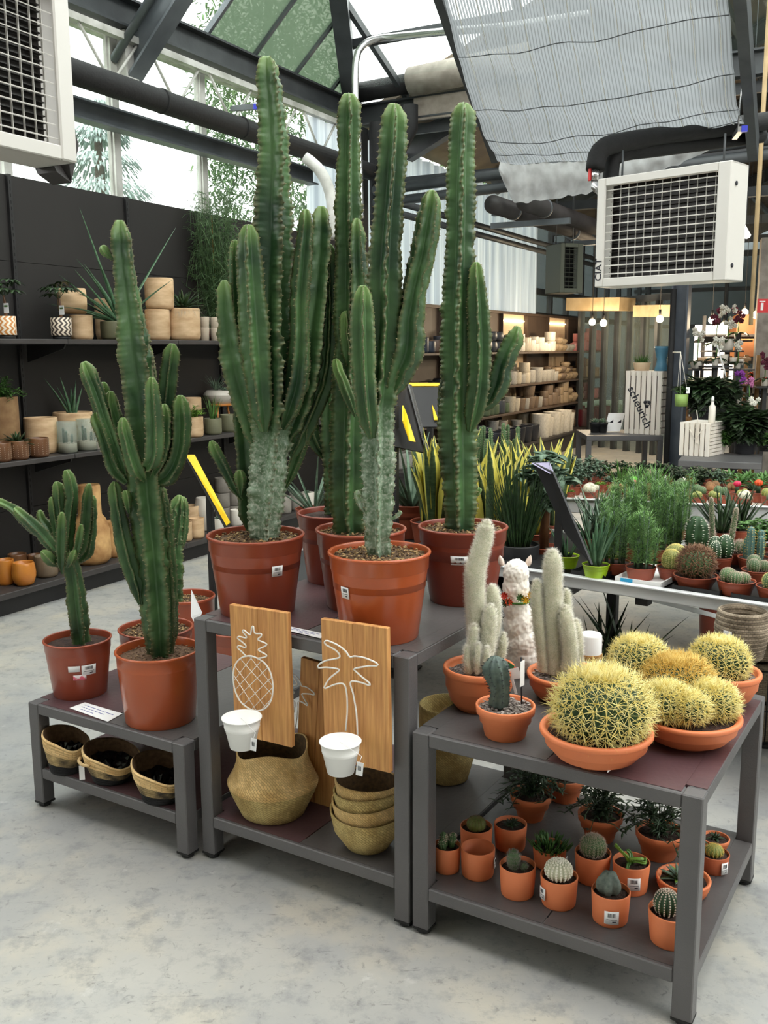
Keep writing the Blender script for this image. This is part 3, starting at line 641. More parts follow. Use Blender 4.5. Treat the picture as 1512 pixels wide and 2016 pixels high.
def sticker(parent, r, z, ang, w, h, lines=True, m='paper', slope=0, name='price_sticker', tilt=0, off=.0028):
    """label bent round a pot wall of radius r (r grows by slope per metre of z)"""
    b = MB(); n = 8; vs = []
    for i in range(n + 1):
        for k in (0, 1):
            s_ = -w / 2 + w * i / n; zz = z + (k - .5) * h + tilt * s_; rr = r + slope * (zz - z) + off; a = ang + s_ / r; vs.append(V((rr * cos(a), rr * sin(a), zz)))
    b.add(vs, [(2 * i, 2 * i + 2, 2 * i + 3, 2 * i + 1) for i in range(n)], m=0)
    if lines:
        def strip(x0, x1, z0, z1, mi):
            vs = []
            for i in range(3):
                for k in (0, 1):
                    s_ = x0 + (x1 - x0) * i / 2; zz = z + (z0, z1)[k] + tilt * s_; rr = r + slope * (zz - z) + off + .0004; a = ang + s_ / r; vs.append(V((rr * cos(a), rr * sin(a), zz)))
            b.add(vs, [(0, 2, 3, 1), (2, 4, 5, 3)], m=mi)
        rnd = random.Random(int(w * 1e5 + z * 1e4)); x = -w * .26
        while x < w * .26:
            ww = rnd.choice((.0005, .001, .0016)); strip(x, x + ww, h * .05, h * .36, 1); x += ww + rnd.choice((.0007, .0012))
        strip(-w * .34, w * .36, -h * .14, -h * .1, 1); strip(w * .05, w * .3, -h * .34, -h * .26, 1)
    o = b.build(name, [M[m], M['ink']], parent); sl = o.modifiers.new('thick', 'SOLIDIFY'); sl.thickness = .0003; return o
def cam_ang(loc): return math.atan2(-loc.y, -loc.x)   # azimuth from a thing towards the viewer

# ================= euphorbia =================
def cactus_mat():
    m = mat('euphorbia_skin', S(34, 62, 38), S(78, 112, 66), .4, 6, .15, 40, spec=.45); n = m.node_tree.nodes; l = m.node_tree.links; b = n['Principled BSDF']; base = b.inputs['Base Color'].links[0].from_socket
    at = n.new('ShaderNodeAttribute'); at.attribute_name = 'mask'; sp = n.new('ShaderNodeSeparateColor'); l.new(at.outputs['Color'], sp.inputs[0])
    tc = [x for x in n if x.type == 'TEX_COORD'][0]
    def mix(sock, fac, c, k=1.0, noise_s=None, lo=.4, hi=.6):
        mx = n.new('ShaderNodeMix'); mx.data_type = 'RGBA'; l.new(sock, mx.inputs[6]); mx.inputs[7].default_value = (*c, 1)
        mm = n.new('ShaderNodeMath'); mm.operation = 'MULTIPLY'; l.new(fac, mm.inputs[0]); mm.inputs[1].default_value = k; f = mm.outputs[0]
        if noise_s:
            nz = n.new('ShaderNodeTexNoise'); nz.inputs['Scale'].default_value = noise_s; nz.inputs['Detail'].default_value = 8; l.new(tc.outputs['Object'], nz.inputs['Vector'])
            mr = n.new('ShaderNodeMapRange'); mr.inputs[1].default_value = lo; mr.inputs[2].default_value = hi; l.new(nz.outputs[0], mr.inputs[0]); m3 = n.new('ShaderNodeMath'); m3.operation = 'MULTIPLY'; l.new(f, m3.inputs[0]); l.new(mr.outputs[0], m3.inputs[1]); f = m3.outputs[0]
        l.new(f, mx.inputs[0]); return mx.outputs[2]
    s = mix(base, sp.outputs[1], S(128, 160, 88), .85)           # young tips
    s = mix(s, sp.outputs[2], S(140, 160, 138), .95, 55, .3, .62)   # corky bark
    s = mix(s, sp.outputs[2], S(182, 188, 172), .75, 130, .5, .62)
    s = mix(s, sp.outputs[0], S(138, 130, 92), .75)
    l.new(s, b.inputs['Base Color'])
    return m
M['euph'] = cactus_mat()
M['euphspine'] = mat('euphorbia_spines', S(96, 76, 56), S(190, 178, 140), .7, 60)
def stem(b, pts, nr=5, seed=0, depthk=.36, sharp=1.7, wav=.09, bark=0.0, tip=.07, spines=True, areole=.018, rot=None, und=.12, spl=.006, joint=0):
    """ribbed euphorbia stem through pts (x, y, z, r)"""
    rnd = random.Random(seed); step = .0045; P = spline(pts, step); n = len(P); seg = nr * 8; rot = rnd.random() * 6 if rot is None else rot
    path = [V(p[:3]) for p in P]; rad = [max(.003, p[3]) for p in P]; L = [0]
    for i in range(1, n): L.append(L[-1] + (path[i] - path[i - 1]).length)
    T = L[-1]; per = rnd.uniform(.06, .1); ph = rnd.random() * 6
    # rounded crown and slow growth pinches
    for i in range(n):
        q = (T - L[i]); rad[i] *= (min(1, (max(0, q) / (rad[max(0, n - 12)] * .8)) ** .5) * .62 + .38) * (min(1, .4 + .6 * L[i] / joint) if joint else 1) * (1 + .05 * sin(L[i] / per * 1.3 + ph) + .05 * noise.noise(V((L[i] * 7, seed * 3.1, 0))))
    def shape(i, a):
        k = (a / (2 * pi) * nr) % 1; d = abs(k - .5) * 2          # 0 at the ridge, 1 in the groove
        rid = (1 - d) ** sharp; s_ = L[i]; ri = int(a / (2 * pi) * nr)
        wv = 1 + wav * sin(2 * pi * s_ / areole + ri) * rid * .5 + wav * 1.8 * noise.noise(V((s_ * 30, ri * 5.3, seed))) * rid
        q = (depthk + (1 - depthk) * rid) * wv
        aa = a + rot + und * rid * sin(s_ * 95 + ri * 2.4 + seed) * (.5 + noise.noise(V((s_ * 9, ri, seed * 1.7)))) + s_ * .25
        bk = 0
        if bark > 0: bk = max(0, min(1, (bark - s_) / .12 + .15))
        tp = max(0, 1 - (T - s_) / tip) ** 1.3 * .9
        return (q, aa), (min(1, max(0, (1 - d * 4.0))) * (.3 + .7 * max(0, sin(2 * pi * s_ / areole + ri))) * (1 - bk * .6), tp, bk)
    b.tube(path, rad, seg, 0, True, shape)
    if spines:
        o = b; s_ = .02; px = None; i = 1
        base = len(b.v) - n * seg
        while i < n - 1:
            if L[i] >= s_:
                for ri in range(nr):
                    j = int((ri + .5) / nr * seg) % seg; p = b.v[base + i * seg + j]; out = (p - path[i]); 
                    if out.length < 1e-4: continue
                    out.normalize(); tg = (path[i + 1] - path[i - 1]).normalized(); sd = out.cross(tg)
                    for e in (-1, 1): b.spike(p - out * .0008, out + sd * e * .55 + tg * rnd.uniform(-.3, .3), spl * rnd.uniform(.6, 1.2), .0014, 1)
                s_ += areole
            i += 1
def branch_px(y, pts, wk=1.0):
    """pixel polyline (px, py, width_px[, dy]) laid on the upright plane at distance y"""
    out = []
    for q in pts:
        p = on_y(q[0], q[1], y + (q[3] if len(q) > 3 else 0)); out.append((p.x, p.y, p.z, q[2] / 2 * mpp(p) * wk))
    return out
def cactus_thing(name, base, stems, parent, org, nr=5, seed=1, bark=0, **k):
    for i, s_ in enumerate(stems):
        b = MB(); opt = dict(k)
        pts = branch_px(base.y, s_['p'], 1.12); opt.update(s_.get('o', {}))
        pts = [(p[0] - org.x, p[1] - org.y, p[2] - org.z, p[3]) for p in pts]
        opt.setdefault('bark', s_.get('bark', 0)); opt.setdefault('joint', .05 if i else 0); stem(b, pts, s_.get('nr', nr), seed * 17 + i, **opt)
        b.build('trunk' if i == 0 else 'branch', [M['euph'], M['euphspine']], parent)
def S_(p, **k): d = {'p': p}; d.update(k); return d
def pot_place(cx, ybot, wb, wr, yrim, z, floor_back=0):
    """centre, base radius, rim radius, height of a pot seen with its lowest edge at (cx, ybot)"""
    f = on_z(cx, ybot, z); fwd = V((f.x, f.y, 0)).normalized(); rb = wb / 2 * mpp(f); c = f + fwd * rb
    lo, hi = .02, .8
    for _ in range(40):
        m_ = (lo + hi) / 2; q = c + ZV * m_; d = q - CAM; py = 1008 - FPX * d.dot(UU) / d.dot(FW)
        if py > yrim: lo = m_
        else: hi = m_
    h = (lo + hi) / 2; rt = wr / 2 * mpp(c + ZV * h); return c, rb, rt, h
def potted(name, args, kind, m, soil, label, cat='potted plant', soilz=.9, group=None, **k):
    c, rb, rt, h = pot_place(*args); t = thing(name, c, label, cat, group); make_pot(t, kind, rb, rt, h, m, soil, soilz, **k)
    return t, c, rb, rt, h

# --- on the low left table
tA, cA, rbA, rtA, hA = potted('potted_cactus', (160, 1380, 104, 131, 1255, .397), 'nursery', 'redplast', 'soil', 'small branching cactus in a red plastic pot on the low left table')
y = cA.y; M['pinkpaper'] = mat('pink_printed_paper', S(244, 232, 232), S(236, 110, 130), .8, 45, contrast=(.52, .58))
cactus_thing('a', cA + V((0, 0, 0)), [
 S_([(160, 1275, 30), (158, 1240, 34), (152, 1190, 38), (146, 1140, 34), (138, 1108, 34), (132, 1080, 26)]),
 S_([(134, 1100, 20), (133, 1060, 24), (138, 1010, 22), (142, 980, 22), (138, 950, 24), (130, 925, 18)]),
 S_([(128, 1105, 16), (100, 1065, 22), (60, 1035, 24), (30, 1005, 20), (8, 992, 16), (-8, 985, 14)]),
 S_([(130, 1112, 18, -.03), (108, 1082, 24, -.05), (72, 1040, 24, -.06), (44, 1015, 20, -.06), (28, 1000, 14, -.06)]),
 S_([(122, 1105, 16, .02), (100, 1050, 22, .04), (82, 1022, 20, .05), (78, 1004, 14, .05)]),
 S_([(128, 1100, 14), (112, 1040, 20), (106, 1005, 18), (102, 978, 14)]),
 S_([(122, 1130, 12, -.05), (120, 1085, 22, -.08), (121, 1040, 22, -.08), (122, 1008, 14, -.08)]),
 S_([(142, 1105, 18), (160, 1075, 26), (168, 1030, 24), (172, 985, 22), (176, 952, 14)]),
 S_([(146, 1112, 18, .04), (168, 1090, 26, .05), (176, 1050, 24, .05), (180, 1010, 20, .05), (181, 975, 14, .05)]),
 S_([(135, 1112, 14, -.05), (150, 1085, 16, -.07), (157, 1055, 18, -.07), (160, 1032, 12, -.07)]),
 S_([(132, 1118, 14, -.06), (142, 1100, 18, -.08), (148, 1082, 12, -.08)]),
 S_([(126, 1115, 16, -.04), (104, 1105, 22, -.07), (90, 1092, 20, -.08), (82, 1084, 12, -.08)]),
 S_([(124, 1080, 12), (118, 1010, 18), (114, 965, 20), (111, 948, 14)]),
 S_([(132, 1060, 14, .02), (126, 1000, 20, .02), (120, 965, 18, .02), (116, 950, 12, .02)])], tA, cA, nr=4, seed=3, wav=.09, areole=.016)
an = cam_ang(cA); zz = hA * .62
NS = lambda t, rb, rt, h, f, ang, w, hh, lines=True, m='paper': sticker(t, rb + (rt - rb) * .74 * f / .8, h * f, ang, w, hh, lines, m, (rt - rb) * .74 / .8 / h)
NS(tA, rbA, rtA, hA, .56, an + .30, .05, .038); NS(tA, rbA, rtA, hA, .6, an - .16, .04, .022, False); NS(tA, rbA, rtA, hA, .44, an + .0, .044, .02, False, 'pinkpaper')
tB, cB, rbB, rtB, hB = potted('potted_cactus', (318, 1440, 140, 166, 1276, .397), 'nursery', 'orplast', 'sand', 'tall candelabra cactus in an orange plastic pot at the front of the low left table')
cactus_thing('b', cB, [
 S_([(316, 1290, 52), (314, 1240, 60), (308, 1160, 64), (300, 1080, 64), (292, 1010, 64), (286, 950, 66), (284, 900, 60)]),
 S_([(286, 935, 52), (285, 860, 64), (276, 780, 70), (265, 690, 68), (256, 620, 60), (248, 560, 52), (242, 510, 46), (238, 470, 44), (236, 434, 34)], nr=4),
 S_([(232, 512, 12), (220, 508, 14), (206, 494, 20), (199, 484, 14)], nr=4),
 S_([(246, 940, 30), (226, 880, 34), (205, 820, 34), (188, 770, 32), (174, 735, 30), (165, 712, 22)]),
 S_([(250, 950, 34), (228, 925, 34), (215, 890, 34), (202, 850, 32), (192, 825, 30), (189, 812, 22)], nr=5),
 S_([(284, 945, 28, -.05), (270, 925, 32, -.08), (258, 890, 30, -.08), (247, 850, 28, -.08), (242, 822, 20, -.08)]),
 S_([(280, 925, 22, -.06), (300, 905, 34, -.1), (303, 860, 34, -.1), (300, 800, 32, -.1), (298, 762, 28, -.1), (298, 742, 18, -.1)]),
 S_([(300, 920, 30, .03), (318, 860, 34, .05), (328, 790, 34, .05), (334, 730, 32, .05), (338, 700, 30, .05), (339, 676, 22, .05)]),
 S_([(300, 955, 34), (330, 935, 40), (350, 895, 36), (356, 850, 36), (355, 810, 34), (354, 778, 22)]),
 S_([(288, 900, 30, .09), (292, 820, 34, .1), (290, 740, 34, .1), (288, 700, 28, .1), (288, 676, 20, .1)]),
 S_([(240, 930, 30, .08), (218, 850, 36, .1), (206, 790, 34, .1), (202, 752, 22, .1)]),
 S_([(298, 940, 26, -.02), (312, 910, 28, -.03), (322, 870, 30, -.03), (324, 820, 26, -.03), (322, 795, 18, -.03)]),
 S_([(260, 920, 24, .02), (236, 850, 28, .02), (222, 800, 26, .02), (218, 770, 18, .02)]),
 S_([(276, 1190, 20), (268, 1150, 28), (252, 1100, 32), (240, 1050, 32), (231, 1000, 30), (226, 965, 28), (226, 948, 20)]),
 S_([(332, 1280, 34, .04), (330, 1200, 38, .04), (325, 1100, 40, .05), (316, 1010, 38, .05), (306, 955, 32, .05)]),
 S_([(254, 1010, 16, -.02), (250, 985, 18, -.03), (247, 965, 14, -.03)])], tB, cB, nr=5, seed=7, areole=.017, wav=.06)
tC, cC, rbC, rtC, hC = potted('potted_cactus', (312, 1348, 124, 146, 1234, .397), 'nursery', 'redplast', 'bark', 'red plastic pot half hidden behind the candelabra cactus pot on the low table')
cactus_thing('c', cC, [S_([(318, 1240, 26), (322, 1180, 28), (330, 1110, 28), (330, 1040, 26), (326, 990, 22)])], tC, cC, seed=9)
cD = on_z(368, 1300, 0); cD = on_y(368, 1172, 4.62); rD = 55 * mpp(cD); 
tD = thing('potted_cactus', V((cD.x, cD.y, 0)), 'dark cactus in a red plastic pot standing on the floor behind the low left table', 'potted plant'); make_pot(tD, 'nursery', rD * .8, rD, cD.z, 'redplast', 'bark', .93)
oD = V((cD.x, cD.y, 0))
cactus_thing('d', cD, [S_([(345, 1188, 30), (346, 1120, 32), (342, 1060, 34), (348, 1010, 32), (354, 975, 20)], o=dict(und=.3)),
  S_([(340, 1100, 20), (332, 1060, 26), (326, 1020, 24), (322, 1000, 16)], o=dict(und=.3)), S_([(352, 1090, 14), (360, 1040, 20), (362, 1000, 18), (360, 978, 12)])], tD, oD, seed=11, wav=.1)
cU = on_z(474, 1350, 0); tU = thing('red_plastic_pot', cU, 'large red plastic pot standing on the floor behind the left leg of the middle table', 'pot'); make_pot(tU, 'nursery', .12, .155, .30, 'redplast', 'soil', .9)
# --- on the tall middle table
tE, cE, rbE, rtE, hE = potted('potted_cactus', (508, 1222, 150, 193, 1050, .811), 'nursery', 'redplast', 'bark', 'very tall grey barked cactus in the large pot at the left of the middle table', soilz=.93)
cactus_thing('e', cE, [
 S_([(520, 1062, 50), (520, 1030, 56), (524, 980, 64), (530, 920, 70), (534, 860, 80), (538, 800, 92), (538, 720, 88), (536, 650, 80), (536, 560, 84), (538, 480, 76), (538, 400, 70), (540, 330, 66), (538, 260, 62), (533, 200, 56), (528, 150, 50), (526, 112, 40)], nr=4, bark=.36, o=dict(und=.16, wav=.1)),
 S_([(508, 880, 36), (488, 810, 50), (468, 740, 56), (456, 680, 54), (448, 620, 46), (444, 575, 38), (441, 552, 28)], nr=4),
 S_([(520, 850, 36, -.04), (512, 780, 46, -.05), (504, 700, 54, -.05), (498, 620, 54, -.05), (493, 550, 50, -.05), (490, 490, 44, -.05), (489, 442, 28, -.05)], nr=4),
 S_([(492, 780, 24, .03), (478, 700, 30, .03), (468, 610, 30, .03), (463, 530, 24, .03), (463, 472, 16, .03)]),
 S_([(556, 845, 34, -.02), (582, 760, 44, -.03), (590, 680, 40, -.03), (590, 600, 38, -.03), (596, 520, 34, -.03), (602, 450, 30, -.03), (602, 412, 22, -.03)]),
 S_([(565, 870, 34, .03), (592, 800, 48, .04), (605, 730, 58, .04), (614, 650, 58, .04), (625, 560, 54, .04), (631, 480, 48, .04), (632, 430, 40, .04), (632, 406, 30, .04)], nr=4),
 S_([(575, 900, 30, .08), (612, 820, 36, .09), (640, 740, 38, .09), (648, 640, 34, .09), (648, 540, 30, .09), (646, 480, 22, .09)]),
 S_([(492, 1045, 40, .08), (488, 980, 42, .09), (484, 900, 44, .09), (478, 830, 44, .09), (474, 770, 40, .09), (470, 740, 26, .09)], nr=4),
 S_([(478, 985, 16, .06), (462, 962, 20, .06), (442, 925, 22, .06), (424, 890, 22, .06), (415, 868, 16, .06)]),
 S_([(474, 975, 12, .04), (474, 960, 20, .04), (472, 935, 20, .04), (471, 925, 14, .04)]),
 S_([(562, 960, 18, .08), (585, 900, 24, .09), (598, 860, 22, .09), (602, 820, 16, .09)])], tE, cE, nr=5, seed=21, areole=.018, wav=.07)
NS(tE, rbE, rtE, hE, .62, cam_ang(cE) + .46, .036, .034)
tF, cF, rbF, rtF, hF = potted('potted_cactus', (748, 1274, 158, 204, 1083, .811), 'nursery', 'orplast', 'bark', 'giant pale trunked cactus in the orange pot at the front of the middle table', soilz=.94)
cactus_thing('f', cF, [
 S_([(748, 1098, 46), (744, 1060, 50), (746, 1010, 54), (745, 950, 58), (745, 880, 62), (744, 810, 66), (748, 760, 70), (752, 700, 66), (756, 620, 60), (756, 540, 62), (760, 460, 60), (766, 380, 56), (771, 300, 52), (774, 240, 48), (776, 204, 32)], nr=5, bark=.44, o=dict(wav=.09, und=.14)),
 S_([(732, 862, 34, -.03), (722, 800, 42, -.05), (717, 740, 44, -.05), (714, 680, 46, -.05), (713, 620, 42, -.05), (714, 585, 34, -.05), (715, 562, 24, -.05)]),
 S_([(765, 790, 26), (784, 740, 50), (802, 690, 58), (806, 630, 54), (818, 560, 50), (832, 500, 48), (842, 440, 44), (848, 400, 38), (850, 374, 26)]),
 S_([(735, 1020, 12), (720, 1005, 18), (710, 985, 20), (703, 965, 16)], o=dict(bark=.4)),
 S_([(768, 1024, 10), (782, 1016, 12), (790, 1006, 8)], o=dict(bark=.3))], tF, cF, nr=5, seed=31, areole=.018, wav=.06)
NS(tF, rbF, rtF, hF, .6, cam_ang(cF) - .8, .03, .034)
tG, cG, rbG, rtG, hG = potted('potted_cactus', (712, 1210, 140, 180, 1039, .811), 'nursery', 'redplast', 'bark', 'tall dark cactus in the red pot directly behind the orange front pot', soilz=.94)
cactus_thing('g', cG, [
 S_([(690, 1052, 60), (688, 1000, 66), (688, 930, 72), (688, 860, 72), (690, 780, 66), (690, 700, 62), (688, 620, 58), (688, 540, 56), (686, 460, 52), (685, 380, 48), (686, 300, 44), (686, 230, 44), (686, 184, 32)], nr=5),
 S_([(708, 740, 26, -.03), (714, 660, 40, -.04), (709, 580, 44, -.04), (704, 520, 38, -.04), (702, 460, 32, -.04), (702, 430, 22, -.04)]),
 S_([(698, 740, 20, -.02), (690, 700, 30, -.03), (684, 660, 30, -.03), (682, 625, 26, -.03), (681, 612, 18, -.03)], o=dict(tip=.15)),
 S_([(700, 820, 18, -.06), (682, 770, 22, -.07), (666, 730, 20, -.07), (660, 706, 14, -.07)], o=dict(tip=.15)),
 S_([(700, 830, 20, .05), (726, 760, 30, .06), (732, 680, 32, .06), (728, 600, 28, .06), (727, 540, 20, .06)])], tG, cG, nr=5, seed=41, areole=.018)
tH, cH, rbH, rtH, hH = potted('potted_cactus', (662, 1155, 116, 150, 1007, .811), 'nursery', 'dkplast', 'soil', 'cactus with curved arms in the rearmost red pot on the middle table', soilz=.94)
cactus_thing('h', cH, [
 S_([(660, 1012, 44), (660, 960, 46), (657, 900, 44), (652, 850, 42), (650, 790, 40), (650, 730, 34), (652, 680, 28)], nr=5),
 S_([(650, 905, 22), (630, 885, 28), (614, 850, 30), (607, 800, 28), (605, 762, 22), (604, 745, 16)]),
 S_([(684, 980, 20), (682, 920, 20), (680, 860, 18), (676, 820, 14)]),
 S_([(662, 900, 16), (650, 860, 20), (640, 815, 16), (638, 800, 12)])], tH, cH, nr=5, seed=51)
tI, cI, rbI, rtI, hI = potted('potted_cactus', (910, 1197, 132, 178, 1034, .811), 'nursery', 'dkplast', 'bark', 'tall cactus in the dark red pot at the right rear corner of the middle table', soilz=.94)
cactus_thing('i', cI, [
 S_([(906, 1044, 54), (906, 1000, 58), (904, 940, 62), (902, 880, 66), (900, 820, 66), (902, 760, 64), (902, 700, 64), (902, 640, 60), (904, 560, 58), (906, 480, 54), (907, 400, 50), (908, 330, 50), (910, 270, 48), (912, 230, 46), (912, 202, 34)], nr=4, o=dict(wav=.09, und=.16)),
 S_([(925, 850, 28, -.02), (940, 780, 40, -.03), (945, 710, 44, -.03), (943, 640, 42, -.03), (940, 580, 36, -.03), (938, 540, 28, -.03), (937, 516, 20, -.03)], nr=5, o=dict(tip=.1)),
 S_([(924, 800, 18), (944, 802, 20), (964, 792, 26), (980, 760, 38), (990, 720, 40), (1002, 690, 38), (1014, 665, 32), (1020, 642, 20)], nr=4, o=dict(wav=.12)),
 S_([(884, 860, 26, .02), (880, 800, 34, .03), (886, 730, 34, .03), (892, 670, 30, .03), (895, 645, 20, .03)]),
 S_([(930, 780, 22, .04), (928, 700, 28, .05), (930, 640, 26, .05), (932, 590, 18, .05)]),
 S_([(922, 985, 12), (938, 972, 14), (944, 960, 12)]),
 S_([(886, 930, 24, .03), (878, 880, 28, .04), (874, 830, 26, .04), (874, 800, 18, .04)])], tI, cI, nr=5, seed=61, areole=.018)
NS(tI, rbI, rtI, hI, .64, cam_ang(cI) - .08, .055, .03)
# ================= small plant builders (all in the thing's own frame) =================
M['leafdk'] = mat('dark_leaf', S(32, 52, 28), S(52, 78, 40), .45, 30, objrand=.15)
M['leafmid'] = mat('mid_leaf', S(62, 104, 44), S(88, 130, 58), .45, 30, objrand=.15)
M['leaflime'] = mat('lime_leaf', S(128, 165, 62), S(98, 142, 50), .45, 30, objrand=.1)
M['leafgrey'] = mat('grey_green_leaf', S(108, 130, 108), S(80, 104, 84), .55, 30, objrand=.12)
M['aloe'] = mat('aloe_leaf', S(64, 100, 72), S(92, 124, 92), .4, 40, objrand=.12)
M['blueleaf'] = mat('blue_green_skin', S(74, 108, 102), S(92, 128, 118), .5, 30, objrand=.1)
M['skindk'] = mat('dark_cactus_skin', S(34, 62, 36), S(48, 80, 44), .5, 30, objrand=.12)
M['skingr'] = mat('green_cactus_skin', S(70, 100, 62), S(90, 118, 74), .55, 30, objrand=.12)
M['skinlime'] = mat('olive_cactus_skin', S(126, 134, 62), S(104, 120, 58), .5, 30, objrand=.1)
M['skinpale'] = mat('pale_cactus_skin', S(222, 220, 194), S(200, 202, 172), .6, 40)
M['goldspine'] = mat('golden_spines', S(255, 244, 176), S(248, 226, 130), .5, 50)
M['ochrespine'] = mat('ochre_spines', S(246, 214, 122), S(226, 184, 88), .5, 50)
M['whitehair'] = mat('white_cactus_hair', S(255, 252, 238), S(246, 240, 222), .8, 60)
M['greyhair'] = mat('grey_cactus_hair', S(172, 168, 158), S(140, 134, 124), .8, 60)
M['brownspine'] = mat('brown_spines', S(150, 112, 80), S(96, 62, 44), .6, 60)
M['pinkspine'] = mat('pale_pink_spines', S(220, 200, 184), S(188, 164, 146), .7, 60)
M['orange'] = mat('orange_flower', S(240, 96, 40), S(226, 72, 26), .5, 40)
M['pink'] = mat('magenta_flower', S(228, 40, 90), S(200, 30, 76), .5, 40)
M['lime'] = mat('lime_plastic', S(168, 204, 40), rough=.35)
def ball_cactus(b, c, r, sq=.9, nr=20, sp=5, sl=.012, sr=.0006, rows=9, skin=0, spm=1, seed=0, top=.0, dk=.1, ybend=.25, crown=0, tuft=0):
    rnd = random.Random(seed); rings = 18; seg = nr * 4; vs = []; c = V(c)
    def pt(u, a):   # u 0 (base) .. 1 (pole)
        ph = pi * (.12 + .88 * u); k = (a / (2 * pi) * nr) % 1; d = abs(k - .5) * 2; rr = r * (1 - dk * d ** 1.5)
        dip = 1 - top * max(0, (u - .82) / .18) ** 2
        return c + V((rr * sin(ph) * cos(a), rr * sin(ph) * sin(a), (r * sq) * (1 - cos(ph) * 1) * dip - r * sq * .06))
    for i in range(rings + 1):
        for j in range(seg): vs.append(pt(i / rings, 2 * pi * j / seg))
    fs = [(i * seg + j, i * seg + (j + 1) % seg, (i + 1) * seg + (j + 1) % seg, (i + 1) * seg + j) for i in range(rings) for j in range(seg)]
    b.add(vs, fs, skin); ctr = c + V((0, 0, r * sq))
    for k in range(nr):
        a = 2 * pi * (k + .5) / nr
        for q in range(rows):
            u = .18 + .8 * (q + .5 * (k % 2)) / rows; p = pt(u, a); nrm = (p - ctr); nrm.z /= sq; nrm.normalize()
            t1 = V((-sin(a), cos(a), 0)); t2 = nrm.cross(t1)
            if tuft: b.ball(p, tuft, 6, 4, spm)
            for e in range(sp):
                an = 2 * pi * e / sp + rnd.random(); sd = t1 * cos(an) + t2 * sin(an)
                L = sl * rnd.uniform(.7, 1.25) * (1 - .35 * max(0, (u - .8) / .2))
                b.spike(p - nrm * .0015, nrm * rnd.uniform(.35, 1.0) + sd * rnd.uniform(.5, 1), L, sr, spm, bend=(t2 * rnd.uniform(-1, 1) + t1 * rnd.uniform(-1, 1)).normalized() * sl * ybend * 20 * .03 / max(sl, .01) * .4)
    for _ in range(crown):
        a = rnd.random() * 6.283; u = 1 - .17 * sqrt(rnd.random()) ; p = pt(u, a); nrm = (p - ctr).normalized()
        b.spike(p - nrm * .001, nrm + V((rnd.uniform(-.8, .8), rnd.uniform(-.8, .8), rnd.uniform(0, .5))), sl * rnd.uniform(.35, .8), sr * .9, spm)
    return b
def hairy_column(b, pts, skin=0, hm=1, dens=1.7, L=.013, seed=0, ribs=22, hr=.00035, up=.35):
    rnd = random.Random(seed); P = spline(pts, .008); n = len(P); path = [V(p[:3]) for p in P]; rad = [p[3] for p in P]; T = [0]
    for i in range(1, n): T.append(T[-1] + (path[i] - path[i - 1]).length)
    for i in range(n):
        q = T[-1] - T[i]; rad[i] *= min(1, sqrt(max(q, 0) / (rad[i] * 1.1) * .95)) * .93 + .07
    base = len(b.v); seg = ribs * 2; b.tube(path, rad, seg, skin, True, lambda i, a: (1 if int(a / 2 / pi * seg + .5) % 2 else .93, None))
    area = sum(2 * pi * rad[i] * (T[i] - T[i - 1]) for i in range(1, n)); cnt = int(area / (.0000075) * dens)
    for _ in range(cnt):
        i = rnd.randrange(1, n - 1); j = rnd.randrange(seg); p = b.v[base + i * seg + j]; o = p - path[i]
        if o.length < 1e-4: o = V((0, 0, 1))
        o.normalize(); tg = (path[i + 1] - path[i]).normalized(); sd = o.cross(tg)
        q = p + tg * rnd.uniform(-.004, .004)
        b.spike(q, o * rnd.uniform(.3, 1) + tg * (up + rnd.uniform(-.7, .7)) + sd * rnd.uniform(-.8, .8), L * rnd.uniform(.5, 1.25), hr, hm)
    tp = path[-1]
    for _ in range(int(120 * dens)): b.spike(tp - V((0, 0, rad[-4] * .3)), V((rnd.uniform(-1, 1), rnd.uniform(-1, 1), rnd.uniform(.2, 1.4))), L * rnd.uniform(.7, 1.2), hr, hm)
    return b
def rosette(b, c, n=18, L=.05, w=.014, m=0, seed=0, tiers=3, lo=.15, hi=1.3, thick=.3, droop=.3, fold=.3, jit=.15, prof=None, n_=5):
    rnd = random.Random(seed); c = V(c)
    for i in range(n):
        k = i / n; a = i * 2.39996 + rnd.uniform(-jit, jit); el = lo + (hi - lo) * k + rnd.uniform(-jit, jit) * .5
        d = V((cos(a) * cos(el), sin(a) * cos(el), sin(el))); l_ = L * (1 - .35 * k) * rnd.uniform(.85, 1.1)
        b.leaf(c + V((cos(a), sin(a), 0)) * w * .2, d, l_, w * rnd.uniform(.85, 1.1), droop=droop * (1 - k), thick=thick, n=n_, m=m, fold=fold, prof=prof)
    return b
def blades(b, c, n, L, w, m=0, seed=0, spread=.5, rad=.02, droop=.4, thick=.1, n_=6, fold=.3, cs=None, prof=None):
    rnd = random.Random(seed); c = V(c)
    for i in range(n):
        a = rnd.random() * 6.283; r = rad * sqrt(rnd.random()); t = spread * rnd.uniform(.2, 1); d = V((cos(a) * t, sin(a) * t, 1))
        b.leaf(c + V((cos(a) * r, sin(a) * r, 0)), d, L * rnd.uniform(.6, 1.1), w * rnd.uniform(.8, 1.15), droop=droop * rnd.uniform(.3, 1.3), thick=thick, n=n_, m=m, fold=fold, cs=cs, prof=prof)
    return b
